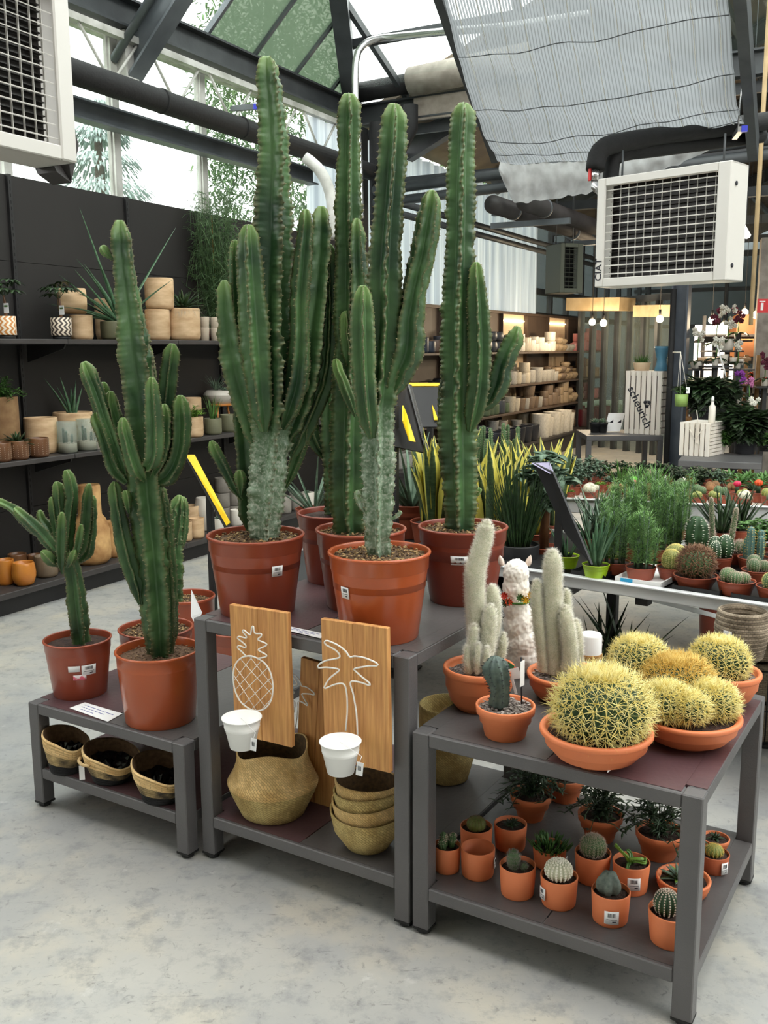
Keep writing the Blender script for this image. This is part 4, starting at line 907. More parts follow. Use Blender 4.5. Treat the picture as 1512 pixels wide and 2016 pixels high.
def bush(b, c, n, R, H, L, w, m=0, seed=0, sm=None, hang=.3, thick=.06):
    """stems with leaves all round: n stems"""
    rnd = random.Random(seed); c = V(c); lp = lambda k: max(.05, sin(pi * min(1, .12 + k * .88))) 
    for i in range(n):
        a = rnd.random() * 6.283; e = rnd.uniform(.25, 1); tip = c + V((cos(a) * R * e, sin(a) * R * e, H * rnd.uniform(.55, 1) * (1 - hang * e * e)))
        mid = c + (tip - c) * .5 + V((0, 0, H * .22)); sp = spline([(*c, .002), (*mid, .0016), (*tip, .001)], .02); pts = [V(q[:3]) for q in sp]
        b.tube(pts, .0014, 4, sm if sm is not None else m, False)
        for j, p in enumerate(pts[1:]):
            for _ in range(2):
                aa = rnd.random() * 6.283; b.leaf(p, V((cos(aa), sin(aa), rnd.uniform(-.2, .8))), L * rnd.uniform(.7, 1.2), w * rnd.uniform(.8, 1.2), droop=rnd.uniform(.1, .9), thick=thick, n=3, m=m, fold=.15, prof=lp)
    return b

# ================= bowls and cacti on the right table =================
def bowl(args, label, cat='potted plant', soil='gravel', m='terra', group=None, kind='bowl', soilz=.84): return potted('potted_cactus', args, kind, m, soil, label, cat, soilz, group, seg=64)
# left torch cactus
tK, cK, rbK, rtK, hK = bowl((942, 1408, 92, 142, 1309, .604), 'woolly white torch cactus bunch in the clay bowl at the left of the right table')
def torch(parent, org, y, stems, seed, hm='whitehair'):
    for i, p in enumerate(stems):
        b = MB(); pts = [(q[0] - org.x, q[1] - org.y, q[2] - org.z, q[3]) for q in branch_px(y, p, .88)]
        hairy_column(b, pts, seed=seed + i); b.build('column', [M['skinpale'], M[hm]], parent)
torch(tK, cK, cK.y, [
 [(938, 1312, 30), (940, 1270, 34), (938, 1220, 36), (936, 1170, 38), (936, 1130, 40), (943, 1095, 38), (953, 1060, 34), (957, 1036, 28), (959, 1024, 16)],
 [(926, 1250, 8, .02), (925, 1190, 16, .02), (925, 1140, 18, .02), (926, 1112, 16, .02), (928, 1102, 10, .02)],
 [(950, 1312, 26, .03), (966, 1260, 30, .03), (972, 1210, 30, .03), (970, 1175, 28, .03), (968, 1152, 18, .03)],
 [(950, 1315, 26, -.02), (958, 1280, 30, -.03), (962, 1240, 30, -.03), (964, 1210, 26, -.03), (965, 1190, 16, -.03)],
 [(932, 1318, 20, -.03), (930, 1290, 22, -.04), (931, 1260, 20, -.04), (933, 1238, 18, -.04), (933, 1230, 10, -.04)],
 [(924, 1325, 14, -.04), (920, 1300, 14, -.05), (920, 1280, 12, -.05), (920, 1272, 7, -.05)],
 [(940, 1325, 12, -.05), (940, 1300, 12, -.06), (941, 1278, 11, -.06), (941, 1268, 6, -.06)],
 [(952, 1325, 14, -.05), (956, 1300, 14, -.06), (958, 1282, 12, -.06), (958, 1274, 6, -.06)],
 [(980, 1312, 14, .03), (988, 1280, 18, .03), (990, 1260, 16, .03), (990, 1247, 9, .03)]], 100)
b = MB(); p = V((.085, -.06, .12)); Xc = V((.85, -.4, .3)).normalized(); Yc = V((-.25, .1, .95)).normalized()
b.box(p, (.055, .0008, .032), ax=(Xc, Xc.cross(Yc), Yc)); b.box(p + Yc * .018, (.03, .0007, .02), m=1, ax=((Xc + Yc).normalized(), Xc.cross(Yc), (Yc - Xc).normalized())); b.box(p - Yc * .035, (.008, .001, .05), m=0, ax=(Xc, Xc.cross(Yc), Yc))
b.box(p - Xc.cross(Yc) * .0008 - Yc * .004, (.04, .0003, .003), m=3, ax=(Xc, Xc.cross(Yc), Yc)); b.box(p + Yc * .012 + Xc * .012 - Xc.cross(Yc) * .0006, (.02, .0003, .012), m=2, ax=(Xc, Xc.cross(Yc), Yc))
b.build('plant_label', [M['paper'], mat('label_green', S(30, 110, 60), rough=.5), mat('label_red', S(220, 60, 40), rough=.5), M['ink']], tK)
# right torch cactus
tM, cM, rbM, rtM, hM = bowl((1112, 1392, 100, 152, 1322, .604), 'woolly white torch cactus bunch in the clay bowl behind the biggest golden barrel')
torch(tM, cM, cM.y, [
 [(1092, 1325, 34), (1090, 1270, 38), (1088, 1200, 40), (1088, 1150, 38), (1088, 1110, 36), (1087, 1082, 20)],
 [(1072, 1322, 22), (1066, 1260, 26), (1059, 1200, 26), (1057, 1165, 22), (1057, 1142, 12)],
 [(1122, 1318, 32, -.03), (1122, 1280, 32, -.03), (1117, 1240, 32, -.03), (1113, 1212, 26, -.03), (1112, 1192, 15, -.03)],
 [(1108, 1300, 12, .03), (1114, 1230, 18, .03), (1116, 1190, 18, .03), (1115, 1162, 12, .03)],
 [(1136, 1318, 16), (1138, 1280, 20), (1135, 1240, 20), (1133, 1220, 10)]], 120)
# small pot with the blue green cactus
tL, cL, rbL, rtL, hL = bowl((994, 1464, 82, 115, 1386, .604), 'stubby dark blue-green cactus in the small terracotta pot at the table front', kind='flower', soil='gravel', soilz=.9)
b = MB(); pts = [(q[0] - cL.x, q[1] - cL.y, q[2] - cL.z, q[3]) for q in branch_px(cL.y, [(980, 1390, 40), (984, 1365, 42), (982, 1340, 46), (976, 1318, 54), (975, 1302, 50), (975, 1292, 30)])]
M['bluecactus'] = mat('blue_grey_skin', S(58, 72, 68), S(84, 98, 90), .55, 40)
stem(b, pts, 8, 5, depthk=.72, wav=.1, areole=.012, spl=.008, tip=.001); b.build('trunk', [mat('bluecactus_skin', S(60, 76, 72), S(92, 108, 98), .55, 50), M['ink']], tL)
b = MB(); q = on_y(1027, 1386, cL.y - .02) - cL; q2 = on_y(1026, 1294, cL.y - .02) - cL; b.tube([q, q2], .0022, 6); b.box(q2 + V((.004, 0, -.045)), (.022, .001, .07), rz=.9, m=1); b.build('plant_stake', [M['ink'], M['paper']], tL)
# golden barrels
tN, cN, rbN, rtN, hN = bowl((1171, 1519, 114, 221, 1431, .604), 'biggest golden barrel cactus in a wide clay bowl at the table front', soil='soil', soilz=.86)
def barrel(parent, org, px, py, rpx, y, seed, nr=26, sq=.82, sl=.028, skin='skindk', spm='goldspine', rows=11, sp=8, crown=700, name='barrel', zoff=0):
    c = on_y(px, py, y); r = rpx * mpp(c); b = MB(); c = c - org; c.z -= r * sq
    ball_cactus(b, c, r, sq, nr, sp + 1, sl * 1.15, .001, rows + 1, seed=seed, top=.1, crown=crown, dk=.13, ybend=.3); b.ball(c + V((0, 0, r * sq * 1.86)), r * .34, 16, 8, 1, (1, 1, .28)); return b.build(name, [M[skin], M[spm]], parent)
barrel(tN, cN, 1185, 1390, 88, cN.y - .01, 1, 24, sl=.040, sp=8, rows=10, crown=1500)
b = MB(); a = cam_ang(cN) + .55; q = V((cos(a), sin(a), 0)) * rbN * 1.35 + V((0, 0, hN * .34)); b.box(q, (.055, .001, .012), rz=a + pi / 2 - .2, ax=(V((-sin(a), cos(a), .55)).normalized(), V((cos(a), sin(a), 0)), V((0, 0, 1)))); b.build('paper_tag', M['paper'], tN)
tO, cO, rbO, rtO, hO = bowl((1350, 1480, 118, 206, 1402, .604), 'clustered golden barrel cacti in a wide clay bowl at the right table edge', soil='soil', soilz=.88)
barrel(tO, cO, 1312, 1382, 46, cO.y - .03, 2, 20, .8, .026, rows=9, sp=9, crown=350)
barrel(tO, cO, 1402, 1380, 46, cO.y - .0, 3, 20, .8, .026, rows=9, sp=9, crown=350)
barrel(tO, cO, 1356, 1392, 36, cO.y - .06, 5, 16, .8, .024, rows=8, sp=8, crown=100)
barrel(tO, cO, 1334, 1348, 68, cO.y + .12, 4, 26, .85, .03, spm='ochrespine', rows=11, sp=10, crown=900)
tP, cP, rbP, rtP, hP = bowl((1272, 1412, 80, 140, 1340, .604), 'golden barrel cactus with a pale crown at the rear centre of the right table', soil='soil')
barrel(tP, cP, 1264, 1302, 54, cP.y, 6, 24, .86, .024, rows=11, sp=7, crown=600)
tQ, cQ, rbQ, rtQ, hQ = bowl((1418, 1396, 86, 148, 1318, .604), 'golden barrel cactus in the clay bowl at the rear right corner of the table', soil='gravel')
barrel(tQ, cQ, 1416, 1300, 54, cQ.y, 7, 24, .86, .024, rows=11, sp=7, crown=600)
# white candle pot with straw band
pc, rb_, rt_, h_ = pot_place(1161, 1322, 44, 44, 1246, .604)
t = thing('candle', pc, 'white candle with a straw band behind the right torch cactus', 'candle')
b = MB(); b.lathe([(1e-5, 0), (rb_, 0), (rb_ * 1.02, .005), (rb_, h_ * .93), (rb_ * .9, h_ * .985), (rb_ * .5, h_), (1e-5, h_)], 32); b.build('wax', M['white'], t)
b = MB(); b.lathe([(rb_ * 1.01, h_ * .28), (rb_ * 1.07, h_ * .3), (rb_ * 1.07, h_ * .42), (rb_ * 1.01, h_ * .44)], 32); b.build('straw_band', mat('straw', S(176, 130, 72), S(140, 98, 50), .9, 120), t)
# ---- plush alpaca ----
M['wool'] = mat('white_plush_wool', S(255, 250, 242), S(248, 240, 230), .95, 30)
M['woolpale'] = mat('plush_smooth', S(236, 216, 202), S(226, 204, 190), .9, 30)
ya = on_z(1022, 1345, .604).y + .05
def ap(px, py, dy=0): return on_y(px, py, ya + dy)
org = V((ap(1022, 1345).x, ya, .604)); al = thing('plush_alpaca', org, 'white fluffy toy alpaca with flower collar between the two torch cacti', 'soft toy')
def skin_obj(name, verts, edges, radii, mt, parent, root=0, sub=2, disp=None):
    me = bpy.data.meshes.new(name); me.from_pydata([tuple(v) for v in verts], edges, []); me.materials.append(mt)
    o = bpy.data.objects.new(name, me); col.objects.link(o); o.parent = parent
    sk = o.modifiers.new('skin', 'SKIN'); sk.use_smooth_shade = True
    bpy.context.view_layer.objects.active = o
    lay = me.skin_vertices[0] if len(me.skin_vertices) else None
    if lay is None:
        o.select_set(True); me.skin_vertices  # pragma: no cover
    for i, r in enumerate(radii):
        lay.data[i].radius = (r, r) if not isinstance(r, tuple) else r; lay.data[i].use_root = (i == root)
    s = o.modifiers.new('sub', 'SUBSURF'); s.levels = sub; s.render_levels = sub
    if disp:
        tx = bpy.data.textures.new(name + '_tex', 'CLOUDS'); tx.noise_scale = disp[0]; tx.noise_depth = 1; d = o.modifiers.new('fluff', 'DISPLACE'); d.texture = tx; d.strength = disp[1]; d.mid_level = .5
    return o
def lumpy(b, items, m=0, seed=0, n=1.0, amp=.06):
    """woolly mass: one closed surface per ellipsoid with curly relief, overlapping"""
    for (c, r) in items:
        c = V(c); r = V(r) if hasattr(r, '__len__') else V((r, r, r)); rings, seg = 22, 30; vs = []
        for i in range(rings + 1):
            for j in range(seg):
                ph = pi * i / rings; a = 2 * pi * j / seg; d = V((sin(ph) * cos(a), sin(ph) * sin(a), -cos(ph))); q = d * 4.2 + V((seed, c.z * 30, 0))
                k = 1 + amp * noise.noise(q * 1.6) + amp * .5 * noise.noise(q * 4); vs.append(c + V((d.x * r.x * k, d.y * r.y * k, d.z * r.z * k)))
        b.add(vs, [(i * seg + j, i * seg + (j + 1) % seg, (i + 1) * seg + (j + 1) % seg, (i + 1) * seg + j) for i in range(rings) for j in range(seg)], m)
# the body is one voxel-remeshed surface (built back-to-front: the toy looks away from the viewer)
b = MB(); k = mpp(org)
def AL(px, py, dy=0): return ap(px, py, dy) - org
items = [(AL(1016, 1130), (26 * k, .038, 30 * k)), (AL(1016, 1156), (27 * k, .038, 34 * k)), (AL(1016, 1190, .0), (25 * k, .036, 44 * k)), (AL(1022, 1228, .01), (31 * k, .05, 46 * k)), (AL(1027, 1258, .03), (37 * k, .075, 46 * k)), (AL(1029, 1284, .04), (35 * k, .08, 38 * k)), (AL(1016, 1138, .04), (15 * k, .03, 12 * k))]
for lx, dy in ((1014, -.0), (1046, -.0), (1014, .09), (1046, .09)):
    p0 = AL(lx, 1300, dy)
    items += [(p0, (12 * k, .02, 24 * k)), (V((p0.x, p0.y, .028)), (.017, .018, .03))]
lumpy(b, items, 0, 3)
o = b.build('body', M['wool'], al); rm = o.modifiers.new('weld', 'REMESH'); rm.mode = 'VOXEL'; rm.voxel_size = .0045; rm.use_smooth_shade = True
tx = bpy.data.textures.new('curls', 'VORONOI'); tx.noise_scale = .009; d = o.modifiers.new('curl', 'DISPLACE'); d.texture = tx; d.strength = -.0055; d.mid_level = .3; d.texture_coords = 'LOCAL'
for s_, px in ((-1, 987), (1, 1029 + 12)):
    b = MB(); p = AL(px - s_ * 2, 1112); b.leaf(p - V((0, 0, .004)), V((s_ * .25, 0, 1)), .036, .02, up=V((0, 1, 0)), droop=0, thick=.3, n=6, prof=lambda q: sin(pi * (.25 + .72 * q)) , fold=.2); b.build('ear', M['woolpale'], al)
# flower collar
nk = AL(1019, 1183); fl = MB()
fl.lathe([(.037, -.003), (.041, 0), (.037, .003)], 24, nk, 0)
o = fl.build('collar', mat('collar_cord', S(70, 120, 40), rough=.8), al)
rnd = random.Random(4)
for px, py, mm, nm in ((1001, 1184, 'orange', 0), (992, 1172, 'label_red', 1), (1034, 1180, 'goldflower', 2), (1024, 1176, 'leafmid', 3), (994, 1186, 'leafdk', 4), (1045, 1170, 'goldflower', 5)):
    mm_ = M.get(mm) or MATS.get(mm) or mat('goldflower', S(250, 190, 20), rough=.6); b = MB(); p = AL(px, py, -.042)
    for q in range(9):
        a = q * .7; b.leaf(p, V((cos(a), -.5, sin(a))), .016, .007, up=V((0, -1, 0)), droop=.1, n=3, prof=lambda z: sin(pi * (.15 + .8 * z)))
    b.ball(p, .004); b.build('collar_flower', mm_, al)

# ================= pots on the lower shelf of the right table =================
ZL = .147
def small(args, label, cat='potted plant', kind='cyl', m='terra', soil='soil', soilz=.88, group=None):
    t, c, rb, rt, h = potted('potted_succulent', args, kind, m, soil, label, cat, soilz, group, seg=40); return t, c, rb, rt, h
t, c, rb, rt, h = small((880, 1725, 50, 54, 1662, ZL), 'small terracotta pot with upright spiny cactus fingers by the left leg')
for i, (x, y_, hh) in enumerate(((-.008, 0, .05), (.012, .004, .045), (.0, .014, .036), (-.012, -.012, .035))):
    b = MB(); stem(b, [(x, y_, h * .85, .009), (x * 1.3, y_, h * .85 + hh * .5, .011), (x * 1.5, y_, h * .85 + hh, .009)], 8, i, depthk=.75, spl=.006, areole=.007); b.build('stem', [M['skingr'], M['pinkspine']], t)
pc, rb_, rt_, h_ = pot_place(940, 1738, 64, 68, 1667, ZL); t = thing('terracotta_pot', pc, 'empty terracotta pot on the lower shelf of the right table', 'pot'); make_pot(t, 'cyl', rb_, rt_, h_, 'terra', None)
sticker(t, rt_ * 1.0, h_ * .55, cam_ang(pc) + 1.35, .028, .03)
t, c, rb, rt, h = small((937, 1693, 60, 64, 1625, ZL), 'terracotta pot with a low brownish cactus dome behind the empty pot'); b = MB(); ball_cactus(b, (0, 0, h * .8), rt * .6, .8, 16, 5, .006, rows=8); b.build('cactus', [M['skinlime'], M['brownspine']], t)
t, c, rb, rt, h = small((1004, 1683, 60, 65, 1620, ZL), 'terracotta pot with dark succulent rosettes second in the rear row'); b = MB(); rosette(b, (0, 0, h * .88), 20, .03, .012, seed=2); rosette(b, (.012, .012, h * .9), 14, .024, .01, seed=3); b.build('rosette', M['leafdk'], t)
t, c, rb, rt, h = small((1018, 1777, 66, 72, 1701, ZL), 'terracotta pot with a fluffy grey double headed cactus')
for i, (x, y_, z, r) in enumerate(((-.012, 0, .012, .017), (.016, -.006, .0, .011))):
    b = MB(); hairy_column(b, [(x, y_, h * .85, r * .8), (x, y_, h * .85 + z + r, r), (x * 1.1, y_, h * .85 + z * 2 + r * 2, r * .7)], L=.008, seed=i, dens=2.2); b.build('cactus', [M['skingr'], M['greyhair']], t)
t, c, rb, rt, h = small((1099, 1797, 68, 74, 1722, ZL), 'terracotta pot with a knobbly white pincushion cactus and a sticker on its side')
b = MB(); ball_cactus(b, (-.002, 0, h * .84), rt * .72, .8, 18, 0, rows=9, tuft=.0032); b.build('cactus', [M['skinpale'], M['whitehair']], t)
sticker(t, rt * .99, h * .5, cam_ang(c) - 1.0, .026, .034)
t, c, rb, rt, h = small((1081, 1718, 60, 67, 1665, ZL), 'terracotta pot overflowing with a crested dark green succulent'); b = MB(); rnd = random.Random(5)
for i in range(130):
    a = rnd.random() * 6.28; r = rt * 1.05 * sqrt(rnd.random()); b.leaf((r * cos(a), r * sin(a), h * .9), V((cos(a) * r * 14, sin(a) * r * 14, 1)), .026 * rnd.uniform(.7, 1.2), .007, thick=.5, n=3, droop=.2, prof=lambda q: sin(pi * (.3 + .62 * q)))
b.build('foliage', M['leafmid'], t); sticker(t, rt * .98, h * .4, cam_ang(c) + 1.2, .022, .028)
t, c, rb, rt, h = small((1165, 1748, 64, 71, 1676, ZL), 'terracotta pot with a round bristly green cactus in the middle row'); b = MB(); ball_cactus(b, (0, 0, h * .82), rt * .7, .95, 20, 6, .009, .0005, rows=10, seed=3); b.build('cactus', [M['skingr'], M['pinkspine']], t)
t, c, rb, rt, h = small((1240, 1768, 66, 73, 1694, ZL), 'terracotta pot with trailing bright green toothed stems and barcode sticker')
for i, p in enumerate(([(0, 0, 0), (-.012, 0, .02), (-.03, .01, .035), (-.044, .012, .052)], [(0, 0, 0), (.01, -.01, .012), (.034, -.012, .008), (.04, .005, .015)], [(0, 0, 0), (-.006, -.012, .018), (.014, -.02, .024), (.03, -.016, .022)], [(0, 0, 0), (-.014, -.02, .008), (-.02, -.036, -.01), (-.016, -.044, -.03)], [(0, 0, 0), (.002, .02, .02), (-.01, .02, .03)])):
    b = MB(); stem(b, [(q[0], q[1], q[2] + h * .9, .0055) for q in p], 3, i, wav=.3, areole=.006, depthk=.35, spl=.003, tip=.001); b.build('stem', [M['leaflime'] if i < 3 else M['leafmid'], M['leafmid']], t)
sticker(t, rt * .99, h * .52, cam_ang(c) + .18, .034, .036)
t, c, rb, rt, h = small((1200, 1830, 70, 76, 1751, ZL), 'terracotta pot with a grey star shaped cactus and barcode sticker at the shelf front')
b = MB(); ball_cactus(b, (-.006, .002, h * .8), rt * .68, 1.0, 5, 0, rows=8, dk=.42); b.build('cactus', [mat('star_cactus_skin', S(86, 98, 90), S(112, 122, 112), .7, 90), M['whitehair']], t)
sticker(t, rt * .99, h * .42, cam_ang(c) + .08, .036, .036)
t, c, rb, rt, h = small((1318, 1875, 80, 90, 1790, ZL), 'terracotta pot with a dark ribbed cactus dotted white behind the front leg')
b = MB(); ball_cactus(b, (-.014, 0, h * .8), rt * .55, 1.15, 14, 3, .004, .0005, rows=12, tuft=.0022, dk=.2); b.build('cactus', [M['skindk'], M['pinkspine']], t)
b = MB(); ball_cactus(b, (.022, .012, h * .8), rt * .3, 1.0, 10, 3, .004, rows=8, tuft=.002); b.build('cactus', [M['skindk'], M['pinkspine']], t)
t, c, rb, rt, h = small((1343, 1778, 84, 105, 1726, ZL), 'shallow clay bowl with a pale green rosette plant behind the front leg', kind='bowl', soilz=.8)
b = MB(); rosette(b, (-.012, 0, h * .8), 22, .062, .02, seed=4, lo=.1, hi=1.2, thick=.2); b.build('rosette', M['leafgrey'], t)
b = MB(); rosette(b, (-.012, 0, h * .8), 8, .07, .022, seed=8, lo=.0, hi=.4, thick=.2); b.build('leaf_ring', M['leaflime'], t)
t, c, rb, rt, h = small((1403, 1726, 54, 60, 1678, ZL), 'weathered clay pot with sticker beyond the front right leg', m='clay', kind='cyl'); b = MB(); ball_cactus(b, (0, 0, h * .78), rt * .6, .7, 14, 5, .006); b.build('cactus', [M['skinlime'], M['ochrespine']], t); sticker(t, rt, h * .5, cam_ang(c) + .75, .022, .036)
t, c, rb, rt, h = small((1406, 1688, 40, 54, 1648, ZL), 'small clay flowerpot with dark curly leaves at the far right of the shelf', kind='flower'); b = MB(); rosette(b, (0, 0, h * .9), 14, .03, .013, seed=6, droop=1.2); b.build('rosette', M['leafdk'], t)
sticker(t, rt * .86, h * .3, cam_ang(c) + .5, .016, .016)
for i, (args, lb) in enumerate((((1044, 1622, 50, 80, 1561, ZL), 'larger terracotta flowerpot with dark hanging foliage, leftmost in the rear row'), ((1180, 1664, 56, 86, 1600, ZL), 'larger terracotta flowerpot with dark hanging foliage, in the rear row centre'), ((1296, 1700, 66, 92, 1634, ZL), 'larger terracotta flowerpot with dark hanging foliage, just left of the front leg'), ((1110, 1585, 56, 84, 1525, ZL), 'shadowed flowerpot with dark foliage at the very back of the lower shelf'))):
    t, c, rb, rt, h = small(args, lb, kind='flower', m='terra', soilz=.85); b = MB(); bush(b, (0, 0, h * .85), 46 if i < 3 else 20, rt * 1.75, .15, .026, .008, 0, seed=i, hang=1.1); b.build('foliage', M['leafdk'], t)

# ================= woven baskets =================
def weave_mat(name, c1, c2, sx=1, sz=1, gap=(60, 42, 24), bump=.7, brick=True, mul=.5):
    m = mat(name, c1, c2, .85, 14, 0); n = m.node_tree.nodes; dg = 'weave' in name; l = m.node_tree.links; b = n['Principled BSDF']; base = b.inputs['Base Color'].links[0].from_socket
    at = n.new('ShaderNodeAttribute'); at.attribute_name = 'mask'; mp = n.new('ShaderNodeMapping'); mp.inputs['Scale'].default_value = (sx, sz, 1); mp.inputs['Rotation'].default_value = (0, 0, .78 if dg else 0); l.new(at.outputs['Color'], mp.inputs[0])
    br = n.new('ShaderNodeTexBrick'); br.inputs['Scale'].default_value = 1; br.inputs['Mortar Size'].default_value = .06; br.inputs['Mortar Smooth'].default_value = .9; br.inputs['Brick Width'].default_value = 1.0; br.inputs['Row Height'].default_value = .5; br.inputs['Bias'].default_value = 0
    br.inputs['Color1'].default_value = (1, 1, 1, 1); br.inputs['Color2'].default_value = (.45, .42, .36, 1); br.inputs['Mortar'].default_value = (*S(*gap), 1); l.new(mp.outputs[0], br.inputs[0])
    mx = n.new('ShaderNodeMix'); mx.data_type = 'RGBA'; mx.blend_type = 'MULTIPLY'; mx.inputs[0].default_value = mul; l.new(base, mx.inputs[6]); l.new(br.outputs[0], mx.inputs[7]); l.new(mx.outputs[2], b.inputs['Base Color'])
    bp = n.new('ShaderNodeBump'); bp.inputs['Strength'].default_value = bump; bp.inputs['Distance'].default_value = .004; bp.invert = True; l.new(br.outputs['Fac'], bp.inputs['Height']); l.new(bp.outputs[0], b.inputs['Normal']); return m
M['seagrass'] = weave_mat('seagrass_weave', S(238, 204, 142), S(206, 168, 104), 80, 80)
M['seagrassdk'] = weave_mat('seagrass_weave_olive', S(214, 192, 128), S(184, 156, 94), 60, 70)
M['coil'] = weave_mat('coiled_rope', S(246, 214, 158), S(232, 194, 134), 22, 60, bump=.5, mul=.35)
M['coilspeck'] = weave_mat('speckled_rope', S(226, 196, 140), S(60, 54, 48), 70, 90, gap=(24, 22, 20))
M['coilblack'] = mat('black_rope', S(20, 20, 22), S(30, 30, 32), .9, 60, .3, 120)
M['coilgrey'] = weave_mat('grey_brown_coil', S(176, 160, 138), S(120, 106, 88), 60, 58, gap=(60, 50, 44), bump=1)
def woven(b, prof, seg=72, m=0, wob=None, c=(0, 0, 0), tilt=None):
    c = V(c); arc_ = 0; vs = []; cs = []; ms = []; fs = []
    for i, (r, z, *mm) in enumerate(prof):
        if i: arc_ += sqrt((r - prof[i - 1][0]) ** 2 + (z - prof[i - 1][1]) ** 2)
        for j in range(seg):
            a = 2 * pi * j / seg; k = wob(a, r, z) if wob else 1; p = V((cos(a) * r * k, sin(a) * r * k, z + (tilt(a, z) if tilt else 0))); vs.append(c + p); cs.append((a * .12, arc_, .001))
    o = len(b.v); b.v.extend(vs); b.c.extend(cs)
    for i in range(len(prof) - 1):
        mm = prof[i + 1][2] if len(prof[i + 1]) > 2 else m
        for j in range(seg):
            k = (j + 1) % seg; b.f.append((o + i * seg + j, o + i * seg + k, o + (i + 1) * seg + k, o + (i + 1) * seg + j)); b.m.append(mm); b.sm.append(True)
    b.f.append(tuple(o + j for j in range(seg - 1, -1, -1))); b.m.append(prof[0][2] if len(prof[0]) > 2 else m); b.sm.append(False)
    b.f.append(tuple(o + (len(prof) - 1) * seg + j for j in range(seg))); b.m.append(prof[-1][2] if len(prof[-1]) > 2 else m); b.sm.append(False)
    return b
def coils(r0, z0, r1, z1, n, amp, m):
    out = []
    for i in range(n * 4):
        k = i / (n * 4); out.append((r0 + (r1 - r0) * k + amp * abs(sin(pi * k * n)), z0 + (z1 - z0) * k, m))
    return out
def rope_basket(px, ybot, wb, wr, yr, label, tagged, tiltk=0):
    pc, rb_, rt_, h_ = pot_place(px, ybot, wb, wr, yr, .152); t = thing('rope_basket', pc, label, 'basket', rz=0)
    pr = [(rb_ * .9, 0, 2)] + coils(rb_, .003, rb_ + (rt_ - rb_) * .35, h_ * .34, 4, .003, 2) + coils(rb_ + (rt_ - rb_) * .35, h_ * .34, rb_ + (rt_ - rb_) * .78, h_ * .66, 5, .003, 1) + coils(rb_ + (rt_ - rb_) * .78, h_ * .66, rt_, h_, 4, .004, 0)
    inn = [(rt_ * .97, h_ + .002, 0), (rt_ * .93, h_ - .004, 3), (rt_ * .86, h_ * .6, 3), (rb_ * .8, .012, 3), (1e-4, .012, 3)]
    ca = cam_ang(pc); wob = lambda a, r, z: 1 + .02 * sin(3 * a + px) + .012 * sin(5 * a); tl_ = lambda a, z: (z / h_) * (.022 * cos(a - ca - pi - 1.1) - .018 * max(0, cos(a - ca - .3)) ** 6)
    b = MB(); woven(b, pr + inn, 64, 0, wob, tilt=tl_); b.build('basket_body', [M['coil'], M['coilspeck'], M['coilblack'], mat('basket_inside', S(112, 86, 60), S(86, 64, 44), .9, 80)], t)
    b = MB(); n_ = 28; vs = []; rnd = random.Random(int(px)); rr = rt_ * .8
    for i in range(7):
        for j in range(n_):
            a = 2 * pi * j / n_; r = rr * (1 - i / 6.2) ; vs.append(V((r * cos(a), r * sin(a), h_ * (.62 - .35 * i / 6) + rnd.uniform(-.009, .009) + tl_(a, h_ * .8) * .6)))
    b.add(vs, [(i * n_ + j, i * n_ + (j + 1) % n_, (i + 1) * n_ + (j + 1) % n_, (i + 1) * n_ + j) for i in range(6) for j in range(n_)], smooth=False); o = b.build('plastic_liner', M['liner'], t)
    if tagged:
        b = MB(); a = ca - 1.2; q = V((cos(a), sin(a), 0)); P = [q * (rt_ + .0) + V((0, 0, h_ * .86)) + V((-sin(a), cos(a), 0)) * s * .03 + q * (.014 if s_i in (1, 2) else 0) for s_i, s in enumerate((-1.4, -.6, .6, 1.4))]
        sp = spline([(*p, .006) for p in P], .006); b.tube([V(p[:3]) for p in sp], .0055, 8); b.build('handle', M['coil'], t)
        b = MB(); q2 = q * (rt_ + .012) + V((0, 0, h_ * .52)); b.box(q2, (.018, .0012, .052), rz=ca + pi / 2); b.build('hang_tag', M['paper'], t)
    return t
M['liner'] = mat('black_plastic_film', S(22, 20, 20), rough=.12, spec=.8)
rope_basket(134, 1528, 62, 86, 1448, 'leftmost two-tone rope basket on the lowest shelf of the low table', False)
rope_basket(223, 1548, 70, 108, 1478, 'middle two-tone rope basket on the low table shelf with a white hang tag', True)
rope_basket(322, 1587, 78, 118, 1506, 'two-tone rope basket with a loop handle beside the right leg of the low table', False)
bb = bpy.data.objects  # keep
# bellied seagrass basket
pc, rb_, rt_, h_ = pot_place(540, 1629, 132, 158, 1468, .150); t = thing('belly_basket', pc, 'bellied seagrass basket with folded rim under the pineapple board', 'basket')
R = 88 * mpp(pc + ZV * .1); b = MB(); zq = h_ * .46
woven(b, [(rb_ * .8, 0, 1), (rb_ * .97, .006, 1), (rb_ * 1.06, h_ * .12, 1), (R * .93, h_ * .34, 1), (R, zq, 1), (R * 1.012, zq + .008, 0), (R * .97, zq + .02, 0), (rt_ * .98, h_ * .62, 0), (rt_ * .9, h_ * .76, 0), (rt_ * .87, h_ * .9, 0), (rt_ * .885, h_ * .98, 0), (rt_ * .88, h_, 0), (rt_ * .84, h_ * .99, 0), (rt_ * .82, h_ * .8, 2), (R * .85, zq, 2), (rb_ * .9, .012, 2), (1e-4, .012, 2)], 80, 0, lambda a, r, z: 1 + .012 * sin(a * 4 + z * 20) + (.025 * sin(a * 2 + 1) if z > h_ * .6 else 0), tilt=lambda a, z: (.012 * sin(a * 3) if z > h_ * .6 else 0)); b.build('basket_body', [M['seagrass'], M['seagrassdk'], mat('basket_dark_inside', S(96, 74, 46), S(70, 54, 34), .95, 80)], t)
